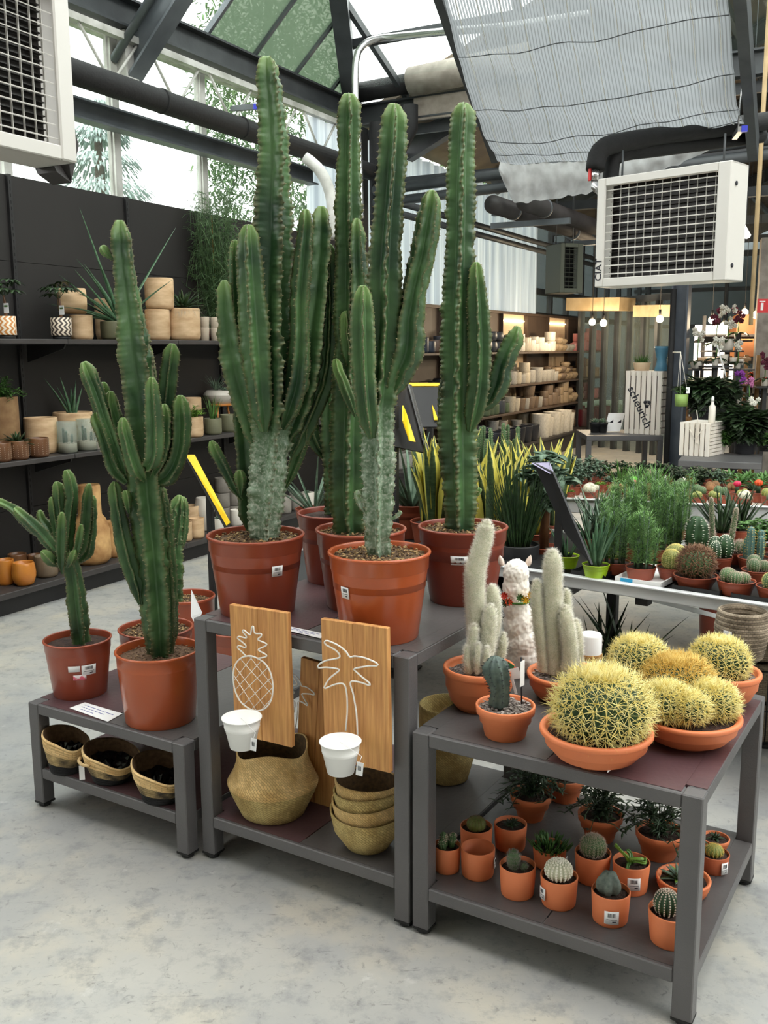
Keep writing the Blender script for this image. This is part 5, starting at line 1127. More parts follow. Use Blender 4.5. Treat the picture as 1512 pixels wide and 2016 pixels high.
# nested stack at the right: four separate baskets, one inside the other
base, rb_, rt_, h_ = pot_place(724, 1688, 92, 148, 1590, .150)
for i in range(4):
    t = thing('belly_basket', base + ZV * (.006 + .028 * i if i else 0), ('lowest', 'second', 'third', 'topmost')[i] + ' of the nested seagrass bowls under the palm board', 'basket', 'nested seagrass bowls')
    s = 1 - .045 * i; wallt = .003; hh = h_ * (1 if i == 0 else 1.02); b = MB()
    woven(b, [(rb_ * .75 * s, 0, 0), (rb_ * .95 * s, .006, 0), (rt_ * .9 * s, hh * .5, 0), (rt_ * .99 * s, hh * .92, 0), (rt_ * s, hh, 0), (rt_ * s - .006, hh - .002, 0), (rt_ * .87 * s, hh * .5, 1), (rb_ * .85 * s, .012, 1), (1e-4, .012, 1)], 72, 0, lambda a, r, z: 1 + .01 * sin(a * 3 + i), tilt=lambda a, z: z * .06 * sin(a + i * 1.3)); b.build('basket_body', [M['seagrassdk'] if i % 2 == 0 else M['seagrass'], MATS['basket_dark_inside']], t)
# basket standing behind on the same shelf
pc, rb_, rt_, h_ = pot_place(880, 1551, 84, 112, 1385, .150); t = thing('belly_basket', pc, 'shaded olive seagrass basket at the back right of the middle table shelf', 'basket'); b = MB()
woven(b, [(rb_ * .8, 0), (rb_, .008), (rt_ * 1.02, h_ * .4), (rt_, h_ * .96), (rt_ * .99, h_), (rt_ * .94, h_), (rt_ * .93, h_ * .4), (rb_ * .8, .014), (1e-4, .014)], 64, 0); b.build('basket_body', [M['seagrassdk']], t)
b = MB(); b.tube(arc(V((0, 0, h_ * .98)), V((1, 0, 0)), V((0, 0, 1)), rt_ * .3, 0, pi, 10), .005, 6); b.build('handle', M['seagrass'], t, ).location = V((0, -rt_, 0))

# ================= wooden boards with wire figures =================
M['board'] = mat('oiled_pine', S(224, 168, 102), S(184, 124, 70), .6, 5, .15, 30, stretch=(22, 22, 1.2), contrast=(.32, .7))
M['boarddk'] = mat('oiled_pine_shaded_side', S(190, 132, 76), S(150, 98, 52), .6, 5, .15, 30, stretch=(22, 22, 1.2))
M['wire'] = mat('white_wire', S(244, 242, 236), rough=.4)
def on_front(t_, b_, px, py):
    o = TL(t_, 0, b_); d = ray(px, py); s = (o - CAM).dot(EY) / d.dot(EY); return CAM + d * s
ZP = lambda x, y: (380 + x / 2.965, 1160 + y / 2.965)
def board(name, label, tlp, trp, blp, bb_, curves, rad, figm, bucket, thick=.018, tagside=0):
    A = on_front(1, bb_, *tlp); B = on_front(1, bb_, *trp); C_ = on_front(1, bb_, *blp); X = (B - A).normalized(); Z_ = (A - C_); Z_ = (Z_ - X * Z_.dot(X)).normalized(); w = (B - A).length; h = (A - C_).length; N_ = X.cross(Z_)
    org = A - Z_ * h; t = thing(name, org, label, 'wall decoration')
    b = MB(); wa = w * .49; c = A + X * wa / 2 - Z_ * (h / 2) - N_ * -0 ; b.box(A + X * wa / 2 - Z_ * h / 2 - N_ * thick / 2, (wa - .0008, thick, h), ax=(X, -N_, Z_), bev=.0015); b.build('plank', M['board'], t, org=org)
    b = MB(); b.box(A + X * (wa + (w - wa) / 2) - Z_ * (h / 2 - .001) - N_ * thick / 2, (w - wa - .0008, thick, h), ax=(X, -N_, Z_), bev=.0015); b.build('plank', M['board'], t, org=org)
    b = MB()
    for pts, r in curves:
        P = [on_front(1, bb_, *ZP(*p)) + N_ * (.012) for p in pts]
        sp = spline([(*p, r) for p in P], .004) if len(P) > 2 else [(*P[0], r), (*P[1], r)]; b.tube([V(p[:3]) for p in sp], r, 8)
    b.build('wire_figure', M['wire'], t, org=org)
    return t, org, X, Z_, N_
crown = [(322, 382), (300, 358), (276, 337), (282, 322), (318, 335), (323, 322), (300, 300), (275, 280), (284, 270), (322, 278), (327, 270), (306, 242), (312, 232), (346, 260), (353, 250), (360, 215), (368, 213), (376, 250), (412, 254), (413, 268), (394, 288), (440, 310), (442, 322), (398, 344), (402, 353), (442, 376), (440, 388), (392, 398)]
body = [(390, 396), (350, 383), (300, 393), (264, 430), (250, 490), (257, 570), (285, 638), (330, 682), (380, 702), (430, 692), (466, 650), (481, 590), (479, 530), (463, 470), (430, 422), (388, 395)]
lat = [[(250, 490), (385, 702)], [(257, 440), (440, 685)], [(290, 398), (477, 610)], [(345, 385), (481, 560)], [(252, 530), (362, 386)], [(257, 585), (415, 410)], [(275, 625), (452, 450)], [(310, 668), (474, 505)], [(355, 696), (481, 565)], [(410, 700), (475, 630)]]
t1, o1, X1, Z1, N1 = board('pineapple_board', 'wooden board with white wire pineapple and hanging white bucket', (451, 1190), (565.5, 1208), (462, 1445), -.032, [(crown, .0022), (body, .0024)] + [(q, .001) for q in lat], .002, 'wire', True)
palm = [(905, 818), (914, 710), (912, 610), (896, 549), (850, 546), (786, 571), (784, 556), (815, 510), (864, 470), (858, 458), (790, 449), (747, 452), (748, 434), (790, 410), (850, 398), (872, 385), (850, 352), (790, 317), (783, 300), (800, 294), (860, 320), (905, 355), (930, 388), (960, 384), (1020, 395), (1085, 424), (1086, 440), (1040, 441), (958, 456), (960, 468), (1000, 505), (1045, 542), (1038, 552), (990, 536), (934, 535), (950, 610), (968, 720), (974, 840)]
t2, o2, X2, Z2, N2 = board('palm_board', 'wooden board with white wire palm tree and hanging white bucket', (631, 1218), (762, 1238), (641, 1492), -.032, [(palm, .0024)], .002, 'wire', True)
def bucket(parent, org, px, ybot, wb, wr, yr, b_, tagpx):
    f = on_front(1, b_, px, ybot); k = mpp(f); rb_ = wb / 2 * k; rt_ = wr / 2 * k; c = V((f.x, f.y, f.z)) + V((f.x, f.y, 0)).normalized() * rb_ ; c.z += .0
    lo, hi = .02, .3
    for _ in range(30):
        m_ = (lo + hi) / 2; q = c + ZV * m_ - CAM; py = 1008 - FPX * q.dot(UU) / q.dot(FW)
        if py > yr: lo = m_
        else: hi = m_
    h_ = lo; b = MB(); g = lambda z: rb_ + (rt_ - rb_) * z
    b.lathe([(1e-5, .004), (rb_ * .95, .004), (rb_ * .97, 0), (rb_, 0), (g(.62), h_ * .62), (g(.62) + .0015, h_ * .63), (g(.65), h_ * .65), (g(.7) + .0015, h_ * .7), (g(.72), h_ * .72), (rt_ * .985, h_ * .96), (rt_ * 1.03, h_ * .97), (rt_ * 1.03, h_ * .995), (rt_ * .98, h_), (rt_ * .96, h_ * .97), (rb_ * .94, .006), (1e-5, .006)], 40)
    bo = b.build('bucket', M['enamel'], parent, ); bo.location = c - org; bo['label'] = 'white tin bucket'
    b = MB(); q = on_front(1, b_ - .11, *tagpx) - c; b.box(q, (.020, .0008, .036), rz=YT, ax=(EX, EY, (ZV + EX * .12).normalized())); [b.box(q - EY * .0008 + ZV * .002 + EX * x_, (.001, .0006, .012), m=1, ax=(EX, EY, ZV)) for x_ in (-.004, -.0015, .001, .004)]
    b.tube([q + ZV * .018, q + ZV * .03 + EY * .01, V((0, -rt_ * .2, h_))], .0006, 4); b.build('hang_tag', [M['paper'], M['ink']], bo); return bo
bucket(t1, o1, 478, 1480, 50, 78, 1411, -.16, (499, 1466)); bucket(t2, o2, 671, 1531, 54, 82, 1458, -.16, (708, 1514))
# leaning board behind
def mv(p): # palm drawn smaller and tipped on the rear board
    x, y_ = p; dx, dy = (x - 920) * .52, (y_ - 300) * .62; a = radians(14); return (655 + dx * cos(a) - dy * sin(a), 505 + dx * sin(a) + dy * cos(a))
t3, o3, X3, Z3, N3 = board('palm_board', 'second palm board leaning in the shadow behind the bellied basket', (592, 1294), (668, 1316), (524, 1570), .25, [([mv(p) for p in palm], .0022)], .002, 'wire', False)
# paper notices
def notice(t_, pts, z, label, lines):
    P = [on_z(*p, z) for p in pts]; b = MB(); org = P[0]; b.ext(P, (0, 0, 0), V((0, 0, .0006))); t = thing('price_notice', org, label, 'paper sign'); b.build('sheet', M['paper'], t, org=org)
    X = (P[1] - P[0]); Y = (P[3] - P[0]); b = MB(); rnd = random.Random(9)
    for i, (y0, x0, x1) in enumerate(lines):
        x = x0
        while x < x1:
            w = rnd.uniform(.012, .03); p = P[0] + X * (x + w / 2) + Y * y0 + ZV * .0009; b.box(p, (w * X.length, Y.length * .055, .0003), ax=(X.normalized(), ZV.cross(X.normalized()), ZV)); x += w + (.008 if rnd.random() < .8 else .03)
    b.build('handwriting', M['blueink'], t, org=org); return t
notice(0, [(137, 1394), (167, 1383), (241, 1405), (212, 1421)][0:1] + [(212, 1421), (241, 1405), (167, 1383)], .4005, 'white handwritten notice lying on the low left table', [(.75, .1, .85), (.5, .12, .7), (.25, .2, .5)])
notice(1, [(567, 1242), (632, 1257), (636, 1247), (568, 1233)], .8155, 'white handwritten notice at the front edge of the middle table between the boards', [(.75, .08, .95), (.5, .1, .8), (.25, .3, .7)])
b = MB(); P0 = on_z(385, 1222, .42); b.ext([P0 + V((-.02, 0, .02)), P0 + V((.0, 0, -.02)), P0 + V((.03, .01, .035)), P0 + V((-.02, .03, .14))], (0, 0, 0), V((.0, .001, 0))); tag(b.build('paper_sheet', M['paper']), 'folded paper sheet stuck behind the pots at the corner of the middle table', 'paper')
# ================= left shelving wall =================
M['wood'] = mat('paulownia_wood', S(214, 184, 146), S(182, 148, 110), .7, 7, .1, 30, stretch=(1, 1, 3), objrand=.08)
M['woodcut'] = mat('rough_cut_wood', S(206, 164, 108), S(156, 112, 66), .75, 9, .3, 20, objrand=.08)
M['browngl'] = mat('brown_glaze', S(112, 76, 48), S(88, 58, 38), .3, 8, objrand=.1)
M['orangegl'] = mat('orange_glaze', S(196, 126, 50), S(180, 108, 40), .3, 8)
M['taupegl'] = mat('taupe_glaze', S(128, 110, 88), S(108, 92, 74), .35, 8)
M['olivepot'] = mat('olive_pot', S(112, 112, 86), S(98, 98, 76), .6, 8)
M['concrete2'] = mat('grey_stoneware', S(150, 144, 134), S(124, 118, 110), .8, 9, objrand=.08)
M['whitecer'] = mat('white_ceramic', S(222, 216, 204), S(208, 200, 188), .45, 8, objrand=.06)
M['cream'] = mat('cream_tin', S(196, 182, 162), S(180, 166, 148), .6, 8)
M['ropewrap'] = weave_mat('rope_wrap', S(190, 152, 106), S(160, 120, 80), 40, 60)
ZS = (1.718, .967, .155); UF = -4.78
def vpx(px, u, z):
    lo, hi = 1.0, 30.0
    for _ in range(50):
        m_ = (lo + hi) / 2; d = W(u, m_, z) - CAM; x = 756 + FPX * d.dot(RR) / d.dot(FW)
        if x < px: lo = m_
        else: hi = m_
    return lo
def ax_box(b, u0, u1, v0, v1, z0, z1, m=0, bev=0): b.box(W((u0 + u1) / 2, (v0 + v1) / 2, (z0 + z1) / 2), (u1 - u0, v1 - v0, z1 - z0), rz=-TH, m=m, bev=bev)
names5 = ('nearest bay of the black wall shelving at the left edge', 'second black wall shelving bay, behind the candelabra cactus', 'third black wall shelving bay, right of the candelabra cactus', 'fourth black wall shelving bay, behind the tall cactus group', 'last black wall shelving bay before the white curtain')
for k in range(5):
    v0 = 3.52 + 1.1 * k; v1 = v0 + 1.1; O_ = W(-5.0, v0 + .55, 0); t = thing('shelving_bay', O_, names5[k], 'shelving')
    b = MB(); 
    for i in range(5): ax_box(b, -5.27, -5.245, v0 + .002, v1 - .002, .02 + i * .554, .02 + (i + 1) * .554 - .003)
    b.build('back_panel', M['panel'], t, org=O_)
    b = MB(); ax_box(b, -5.245, -5.22, v0 - .015, v0 + .015, .02, 2.79)
    for i in range(60): ax_box(b, -5.2205, -5.2195, v0 - .003, v0 + .003, .25 + i * .042, .272 + i * .042, 1)
    b.build('upright', [M['blackmetal'], M['dark']], t, org=O_)
    for z in ZS[:2]:
        b = MB(); ax_box(b, -5.22, UF, v0 + .002, v1 - .002, z - .03, z, bev=.003); s = b.build('shelf_board', M['shelf'], t, org=O_)
        b = MB(); p0 = W(-5.2, v0 + .03, z - .03); b.ext([p0, p0 + EV * .36, p0 + EV * .34 - ZV * .03, p0 - ZV * .12], (0, 0, 0), DV * .012); b.build('bracket', M['blackmetal'], t, org=O_)
    b = MB(); ax_box(b, -5.22, UF, v0 + .002, v1 - .002, ZS[2] - .04, ZS[2], bev=.003); b.build('base_shelf', M['shelf'], t, org=O_)
    b = MB(); ax_box(b, -5.2, UF - .06, v0 + .002, v1 - .002, .0, ZS[2] - .04); b.build('plinth', M['blackmetal'], t, org=O_)
def vessel(name, prof, m, label, cat, px, u, z, wpx, hpx, group=None, seg=32):
    """prof in units of (radius, height); placed on shelf height z at distance u from the wall axis, centred on pixel column px"""
    v = vpx(px, u, z); p = W(u, v, z); k = mpp(p); r = wpx / 2 * k; h = hpx * k * 1.0
    t = thing(name, p, label, cat, group); b = MB(); b.lathe([(a * r, c * h) for a, c in prof], seg); b.build('pot', M[m] if isinstance(m, str) else m, t); return t, r, h
CYL = [(1e-5, 0), (.82, 0), (.94, .05), (1, .16), (1, .95), (.985, .99), (.95, 1), (.9, .98), (.88, .85), (1e-5, .85)]
CUP = [(1e-5, 0), (.78, 0), (.82, .02), (1, .95), (.99, 1), (.93, 1), (.9, .85), (1e-5, .85)]
BEL = [(1e-5, 0), (.6, 0), (.8, .1), (.98, .38), (1, .55), (.93, .85), (.88, .97), (.85, 1), (.8, .97), (.82, .8), (1e-5, .75)]
BOWL = [(1e-5, 0), (.55, 0), (.62, .03), (1, .62), (1, .68), (.8, .97), (.76, 1), (.72, .95), (1e-5, .85)]
def zigzag_mat(name, c1, c2, n=22):
    m = mat(name, c1, rough=.5); nn = m.node_tree.nodes; l = m.node_tree.links; b = nn['Principled BSDF']
    at = nn.new('ShaderNodeAttribute'); at.attribute_name = 'mask'; sp = nn.new('ShaderNodeSeparateColor'); l.new(at.outputs['Color'], sp.inputs[0])
    pp = nn.new('ShaderNodeMath'); pp.operation = 'PINGPONG'; l.new(sp.outputs[1], pp.inputs[0]); pp.inputs[1].default_value = .02
    ad = nn.new('ShaderNodeMath'); ad.operation = 'ADD'; l.new(sp.outputs[0], ad.inputs[0]); l.new(pp.outputs[0], ad.inputs[1])
    m1 = nn.new('ShaderNodeMath'); m1.operation = 'PINGPONG'; l.new(ad.outputs[0], m1.inputs[0]); m1.inputs[1].default_value = .016
    gt = nn.new('ShaderNodeMath'); gt.operation = 'GREATER_THAN'; l.new(m1.outputs[0], gt.inputs[0]); gt.inputs[1].default_value = .008
    mx = nn.new('ShaderNodeMix'); mx.data_type = 'RGBA'; mx.inputs[6].default_value = (*c1, 1); mx.inputs[7].default_value = (*c2, 1); l.new(gt.outputs[0], mx.inputs[0]); l.new(mx.outputs[2], b.inputs['Base Color']); return m
M['zzorange'] = zigzag_mat('orange_zigzag', S(196, 130, 66), S(232, 220, 200)); M['zzblack'] = zigzag_mat('black_zigzag', S(60, 48, 42), S(220, 206, 186)); M['zzblue'] = zigzag_mat('blue_zigzag', S(60, 66, 84), S(226, 226, 224))
def zz_pot(px, m, label, w, hh, tr=True, z=ZS[0], u=-4.95, plant=True):
    v = vpx(px, u, z); p = W(u, v, z); k = mpp(p); r = w / 2 * k; h = hh * k; t = thing('potted_money_tree' if plant else 'zigzag_pot', p, label, 'potted plant')
    b = MB(); b.lathe([(1e-5, 0), (r * .85, 0), (r * .85, h * .18), (1e-5, h * .18)], 32); b.build('stand', M['blackmetal'], t)
    b = MB(); vs = []; prof = [(r * .98, h * .18), (r, h * .2), (r, h), (r * .96, h * 1.01), (r * .94, h * .9), (1e-5, h * .88)]
    cs = []; woven(b, prof, 48); 
    b.c = [(c[0] * r / .12, c[1], c[2]) for c in b.c]; b.build('pot', M[m], t)
    if plant:
        b = MB(); pts = spline([(0, 0, h * .85, .012), (.004, 0, h + .06, .009), (-.004, 0, h + .13, .007)], .01); b.tube([V(q[:3]) for q in pts], [q[3] for q in pts], 8, 0)
        b.build('trunk', M['browngl'], t); b = MB(); lp = lambda q: max(.1, sin(pi * min(1, .08 + q * .9)))
        rnd = random.Random(int(px)); 
        for s_ in range(9):
            a = s_ * .7; tip = V((cos(a) * .05, sin(a) * .05, h + .15 + rnd.uniform(0, .09))); b.tube([V((-.004, 0, h + .12)), tip], .0015, 4)
            for q in range(5):
                aa = a + (q - 2) * .6; b.leaf(tip, V((cos(aa), sin(aa), .25)), .09 * rnd.uniform(.8, 1.1), .034, droop=.9, thick=.03, n=5, prof=lp, fold=.12)
        b.build('foliage', M['leafdk'], t)
        b = MB(); q = V((.02, -.03, h + .05)); b.box(q, (.045, .001, .06), rz=-.5); b.box(q + V((-.001, -.001, .012)), (.03, .001, .01), rz=-.5, m=1); b.build('plant_label', [M['paper'], M['leafmid']], t)
    return t
zz_pot(14, 'zzorange', 'money tree in an orange zigzag pot at the left edge of the top shelf', 38, 44)
zz_pot(122, 'zzblack', 'money tree in a black zigzag pot on the top shelf', 40, 42)
vessel('wooden_pot', CYL, 'wood', 'light wooden pot standing beside the black zigzag pot', 'pot', 162, -5.0, ZS[0], 44, 48)
v = vpx(146, -5.04, ZS[0]); p = W(-5.04, v, ZS[0] + .18); t = thing('wooden_pot', p, 'light wooden pot lying on its side on top of another', 'pot'); b = MB(); k = mpp(p); b.lathe([(a * 25 * k, (c - .5) * 52 * k) for a, c in CYL], 32, c=(0, 0, .085), ax=(ZV, V((sin(.4), -cos(.4), 0)), V((cos(.4), sin(.4), 0)))); b.build('pot', M['wood'], t)
vessel('wooden_pot', CYL, 'wood', 'tall light wooden pot left behind the candelabra cactus tip on the top shelf', 'pot', 212, -5.12, ZS[0], 44, 80); vessel('wooden_pot', CYL, 'wood', 'tall light wooden pot right behind the candelabra cactus tip on the top shelf', 'pot', 262, -5.12, ZS[0], 40, 80)
def topped(t, fn, m, name='foliage'): b = MB(); fn(b); b.build(name, m, t)
t, r, h = vessel('potted_aloe', CYL, 'olivepot', 'large spreading aloe in an olive pot on the top shelf', 'potted plant', 238, -4.9, ZS[0], 76, 36)
def f(b):
    rnd = random.Random(3)
    for i in range(20):
        a = rnd.random() * 6.28; e = rnd.uniform(.35, 1.25); b.leaf((0, 0, h * .8), V((cos(a) * cos(e), sin(a) * cos(e), sin(e))), rnd.uniform(.35, .62), .042, droop=rnd.uniform(.1, .6), thick=.35, n=10)
    for px, py in ((160, 440), (345, 472), (150, 560), (120, 570)):
        q = on_u(px, py, -4.95) - t.location; b.leaf((0, 0, h * .8), q, q.length, .04, droop=.05, thick=.35, n=10)
topped(t, f, M['aloe'])
t_, r_, h_ = vessel('wooden_pot', CYL, 'wood', 'light wooden pot under a second one, left of the agave pot', 'pot', 312, -5.0, ZS[0], 48, 60); z2 = ZS[0] + h_
vessel('wooden_pot', CYL, 'wood', 'light wooden pot stacked on another, left of the agave', 'pot', 315, -5.0, z2, 56, 60)
t, r, h = vessel('potted_agave', CYL, 'wood', 'spiky green agave in a light wooden pot with moss on the top shelf', 'potted plant', 360, -4.92, ZS[0], 64, 62)
topped(t, lambda b: rosette(b, (0, 0, h), 30, .21, .045, seed=2, lo=.2, hi=1.35, thick=.15), M['leafdk']); topped(t, lambda b: blades(b, (0, 0, h * .92), 260, .09, .003, seed=2, spread=3, rad=r * .8, droop=2.2, n_=5), M['greyhair'], 'moss')
for i, (px, st) in enumerate(((403, 0), (403, 1), (424, 0), (424, 1), (444, 0))): vessel('cream_tin', CUP, 'cream', 'small cream tin pots stacked beside the agave pot', 'pot', px, -4.92, ZS[0] + st * .086, 20, 25, 'small cream tins')
# rhipsalis tower
t, r, h = vessel('potted_rhipsalis', CUP, 'dkplast', 'tall thicket of thin green stems in a red pot on the top shelf', 'potted plant', 428, -5.06, ZS[0], 34, 20)
def f(b):
    rnd = random.Random(8)
    for i in range(170):
        a = rnd.random() * 6.28; R_ = .20 * sqrt(rnd.random()); H_ = rnd.uniform(.25, 1.12); p = [(0, 0, h, .002), (cos(a) * R_ * .7, sin(a) * R_ * .7 , h + H_ * .6, .002), (cos(a) * R_, sin(a) * R_ , h + H_, .002), (cos(a + .4) * R_ * 1.3, sin(a + .4) * R_ * 1.1, h + H_ - rnd.uniform(-.1, .35), .002)]
        sp = spline(p, .05); b.tube([V(q[:3]) for q in sp], .0022, 3, cap=False)
        for q in sp[2::2]:
            for _ in range(2):
                aa = rnd.random() * 6.28; d = V((cos(aa), sin(aa), rnd.uniform(-.6, 1))); s = V(q[:3]); b.tube([s, s + d * .05, s + d * .08 + V((0, 0, -.02))], .0017, 3, cap=False)
topped(t, f, mat('rhipsalis_stem', S(58, 88, 50), S(84, 112, 66), .5, 20), 'stems'); b = MB(); b.tube([V((0, 0, h)), V((-.01, 0, h + .93))], .006, 6); b.build('cane', M['orangegl'], t)
# middle shelf
t, r, h = vessel('rope_pot', CYL, 'ropewrap', 'rope wrapped pot with trailing dark leaves at the left edge of the middle shelf', 'potted plant', 14, -5.0, ZS[1] + .0, 62, 120); topped(t, lambda b: bush(b, (0, 0, h * .9), 40, .17, .17, .045, .016, seed=5, hang=.8), M['leafmid'])
for i, (px, lb) in enumerate(((2, 'brown dimpled glazed pot cut by the left edge'), (34, 'brown dimpled glazed pot with a dark agave on the middle shelf'), (76, 'brown dimpled glazed pot beside the glass jars'))):
    v = vpx(px, -4.86, ZS[1]); t, r, h = vessel('glazed_pot', CYL, 'browngl', lb, 'pot', px, -4.86, ZS[1], 42, 38)
    b = MB()
    for q in range(16):
        a = q * pi / 8
        for s_ in range(6): b.ball(V((cos(a) * r * 1.0, sin(a) * r * 1.0, h * (.2 + s_ * .11))), .0022, 5, 4)
    b.build('dots', M['cream'], t)
    if i == 1: topped(t, lambda b: rosette(b, (0, 0, h * .85), 20, .12, .032, seed=7, lo=.1, hi=1.2, thick=.12), M['leafdk'])
vessel('wooden_pot', CYL, 'wood', 'stained light wooden pot on the middle shelf above the dimpled pots', 'pot', 86, -5.02, ZS[1], 64, 70)
t, r, h = vessel('wooden_pot', CYL, 'wood', 'wide light wooden pot holding an aloe, behind the glass jars', 'potted plant', 152, -5.02, ZS[1], 76, 72); topped(t, lambda b: blades(b, (0, 0, h * .85), 9, .3, .034, seed=3, spread=.6, rad=.02, thick=.4, droop=.3, n_=8), M['aloe'])
M['jar'] = glass_mat('jar_glass', (.93, .96, .95), .8, .05)
for i, px in enumerate((134, 172)):
    v = vpx(px, -4.87, ZS[1]); p = W(-4.87, v, ZS[1]); k = mpp(p); t = thing('glass_terrarium', p, ('left', 'right')[i] + ' glass jar with pebbles and tiny cacti on the middle shelf', 'terrarium'); r = 19 * k; h = 62 * k
    b = MB(); b.lathe([(1e-5, 0), (r, 0), (r, h), (r * .95, h), (r * .95, .006), (1e-5, .006)], 32); b.build('jar', M['jar'], t)
    b = MB(); b.lathe([(1e-5, .007), (r * .93, .007), (r * .93, h * .3), (1e-5, h * .33)], 24); rnd = random.Random(i)
    for _ in range(60):
        a = rnd.random() * 6.28; q = r * .88 * sqrt(rnd.random()); b.ball(V((cos(a) * q, sin(a) * q, h * .32)), .004, 5, 4)
    b.build('pebbles', M['cream'], t); b = MB()
    for q in range(3): stem(b, [(cos(q * 2.1) * r * .45, sin(q * 2.1) * r * .45, h * .3, .008), (cos(q * 2.1) * r * .5, sin(q * 2.1) * r * .5, h * (.6 + .1 * q), .008)], 6, q, spines=False)
    b.build('cactus', [M['skindk'], M['pinkspine']], t)
vessel('cream_pot', CUP, 'whitecer', 'small cream pot right of the glass jars', 'pot', 197, -4.87, ZS[1], 20, 34)
t, r, h = vessel('wooden_pot', CYL, 'wood', 'wooden pot with trailing lime green plant on the middle shelf', 'potted plant', 382, -4.86, ZS[1], 38, 40)
topped(t, lambda b: bush(b, (0, 0, h * .9), 30, .13, .11, .034, .014, seed=9, hang=.9), M['leaflime'])
vessel('wooden_pot', CYL, 'wood', 'lower of the small wooden pots behind the lime green plant', 'pot', 372, -5.08, ZS[1], 36, 40); vessel('wooden_pot', CYL, 'wood', 'upper of the small wooden pots behind the lime green plant', 'pot', 380, -5.08, ZS[1] + .17, 34, 30)
t, r, h = vessel('olive_pot', CYL, 'olivepot', 'olive pot with upright pointed leaves on the middle shelf', 'potted plant', 420, -4.86, ZS[1], 34, 32); topped(t, lambda b: blades(b, (0, 0, h * .85), 26, .2, .014, seed=4, spread=.35, rad=.025, thick=.25), M['leafmid'])
vessel('olive_pot', CYL, 'olivepot', 'empty olive pot beneath the little wooden stool', 'pot', 452, -4.9, ZS[1], 38, 34)
v = vpx(440, -5.03, ZS[1]); p = W(-5.03, v, ZS[1]); t = thing('footed_bowl', p, 'white and grey planted bowl on three orange wooden legs', 'potted plant'); k = mpp(p); b = MB(); z0 = 52 * k
b.lathe([(a * 33 * k, z0 + c * 26 * k) for a, c in BOWL], 36); b.build('bowl', M['whitecer'], t); b = MB(); b.lathe([(1e-5, z0 - .02), (22 * k, z0 - .02), (22 * k, z0), (1e-5, z0)], 24); b.build('seat', M['orangegl'], t)
for q in range(3):
    a = q * 2.094 + .4; b = MB(); b.tube([V((cos(a) * 14 * k, sin(a) * 14 * k, z0 - .01)), V((cos(a) * 22 * k, sin(a) * 22 * k, .008))], .008, 8); b.build('leg', M['orangegl'], t)
topped(t, lambda b: (rosette(b, (.03, 0, z0 + 26 * k), 18, .05, .022, seed=4), blades(b, (-.03, 0, z0 + 26 * k), 16, .16, .014, seed=4, spread=1.2, rad=.02)), M['leafgrey'])
t, r, h = vessel('two_tone_pot', CUP, 'whitecer', 'white pot with a dark spiky plant seen between the two cactus groups', 'potted plant', 640, -4.9, ZS[1], 44, 44); topped(t, lambda b: blades(b, (0, 0, h * .9), 22, .26, .03, seed=4, spread=.8, rad=.03, thick=.1), M['leafdk'])
# base shelf
for i, (px, u, w, hh, m, lb) in enumerate(((36, -5.08, 36, 44, 'browngl', 'dark brown glazed pot at the back left of the bottom shelf'), (34, -5.0, 42, 34, 'browngl', 'brown glazed pot behind the orange round pot'), (28, -4.93, 34, 50, 'orangegl', 'orange brown cup pot behind the round orange pot'), (92, -4.92, 44, 42, 'taupegl', 'taupe dimpled pot right of the round orange pot'), (64, -5.06, 30, 38, 'browngl', 'small brown pot behind the taupe dimpled pot'), (122, -4.95, 26, 36, 'taupegl', 'narrow taupe pot beside the taupe dimpled pot'))):
    vessel('glazed_pot', CYL, m, lb, 'pot', px, u, ZS[2], w, hh)
vessel('round_pot', BEL, 'orangegl', 'round orange glazed pot at the front of the bottom shelf', 'pot', 48, -4.86, ZS[2], 46, 46)
VASE = [(1e-5, 0), (.75, 0), (.97, .06), (1, .15), (.98, .42), (.8, .56), (.62, .62), (.6, .7), (.6, .97), (.57, 1), (.5, .98), (.5, .8), (1e-5, .8)]
vessel('wooden_vase', VASE, 'woodcut', 'tall shouldered rough wooden vase on the bottom shelf', 'vase', 182, -4.95, ZS[2], 74, 155); vessel('wooden_pot', CYL, 'woodcut', 'small rough wooden pot right of the shouldered vase', 'pot', 224, -4.95, ZS[2], 28, 72); vessel('wooden_vase', CYL, 'woodcut', 'rough wooden cylinder left of the shouldered vase', 'vase', 153, -5.08, ZS[2], 30, 150)
for px, u, w, hh, lb in ((348, -4.86, 26, 52, 'leftmost of the small light wooden cups'), (366, -4.86, 26, 38, 'second small light wooden cup at the shelf front'), (388, -4.86, 30, 40, 'third and widest small light wooden cup at the shelf front'), (360, -5.0, 28, 46, 'small light wooden cup behind the front cups at left'), (376, -5.08, 40, 52, 'light wooden bowl behind the front cups')): vessel('wooden_cup', CYL, 'wood', lb, 'pot', px, u, ZS[2], w, hh)
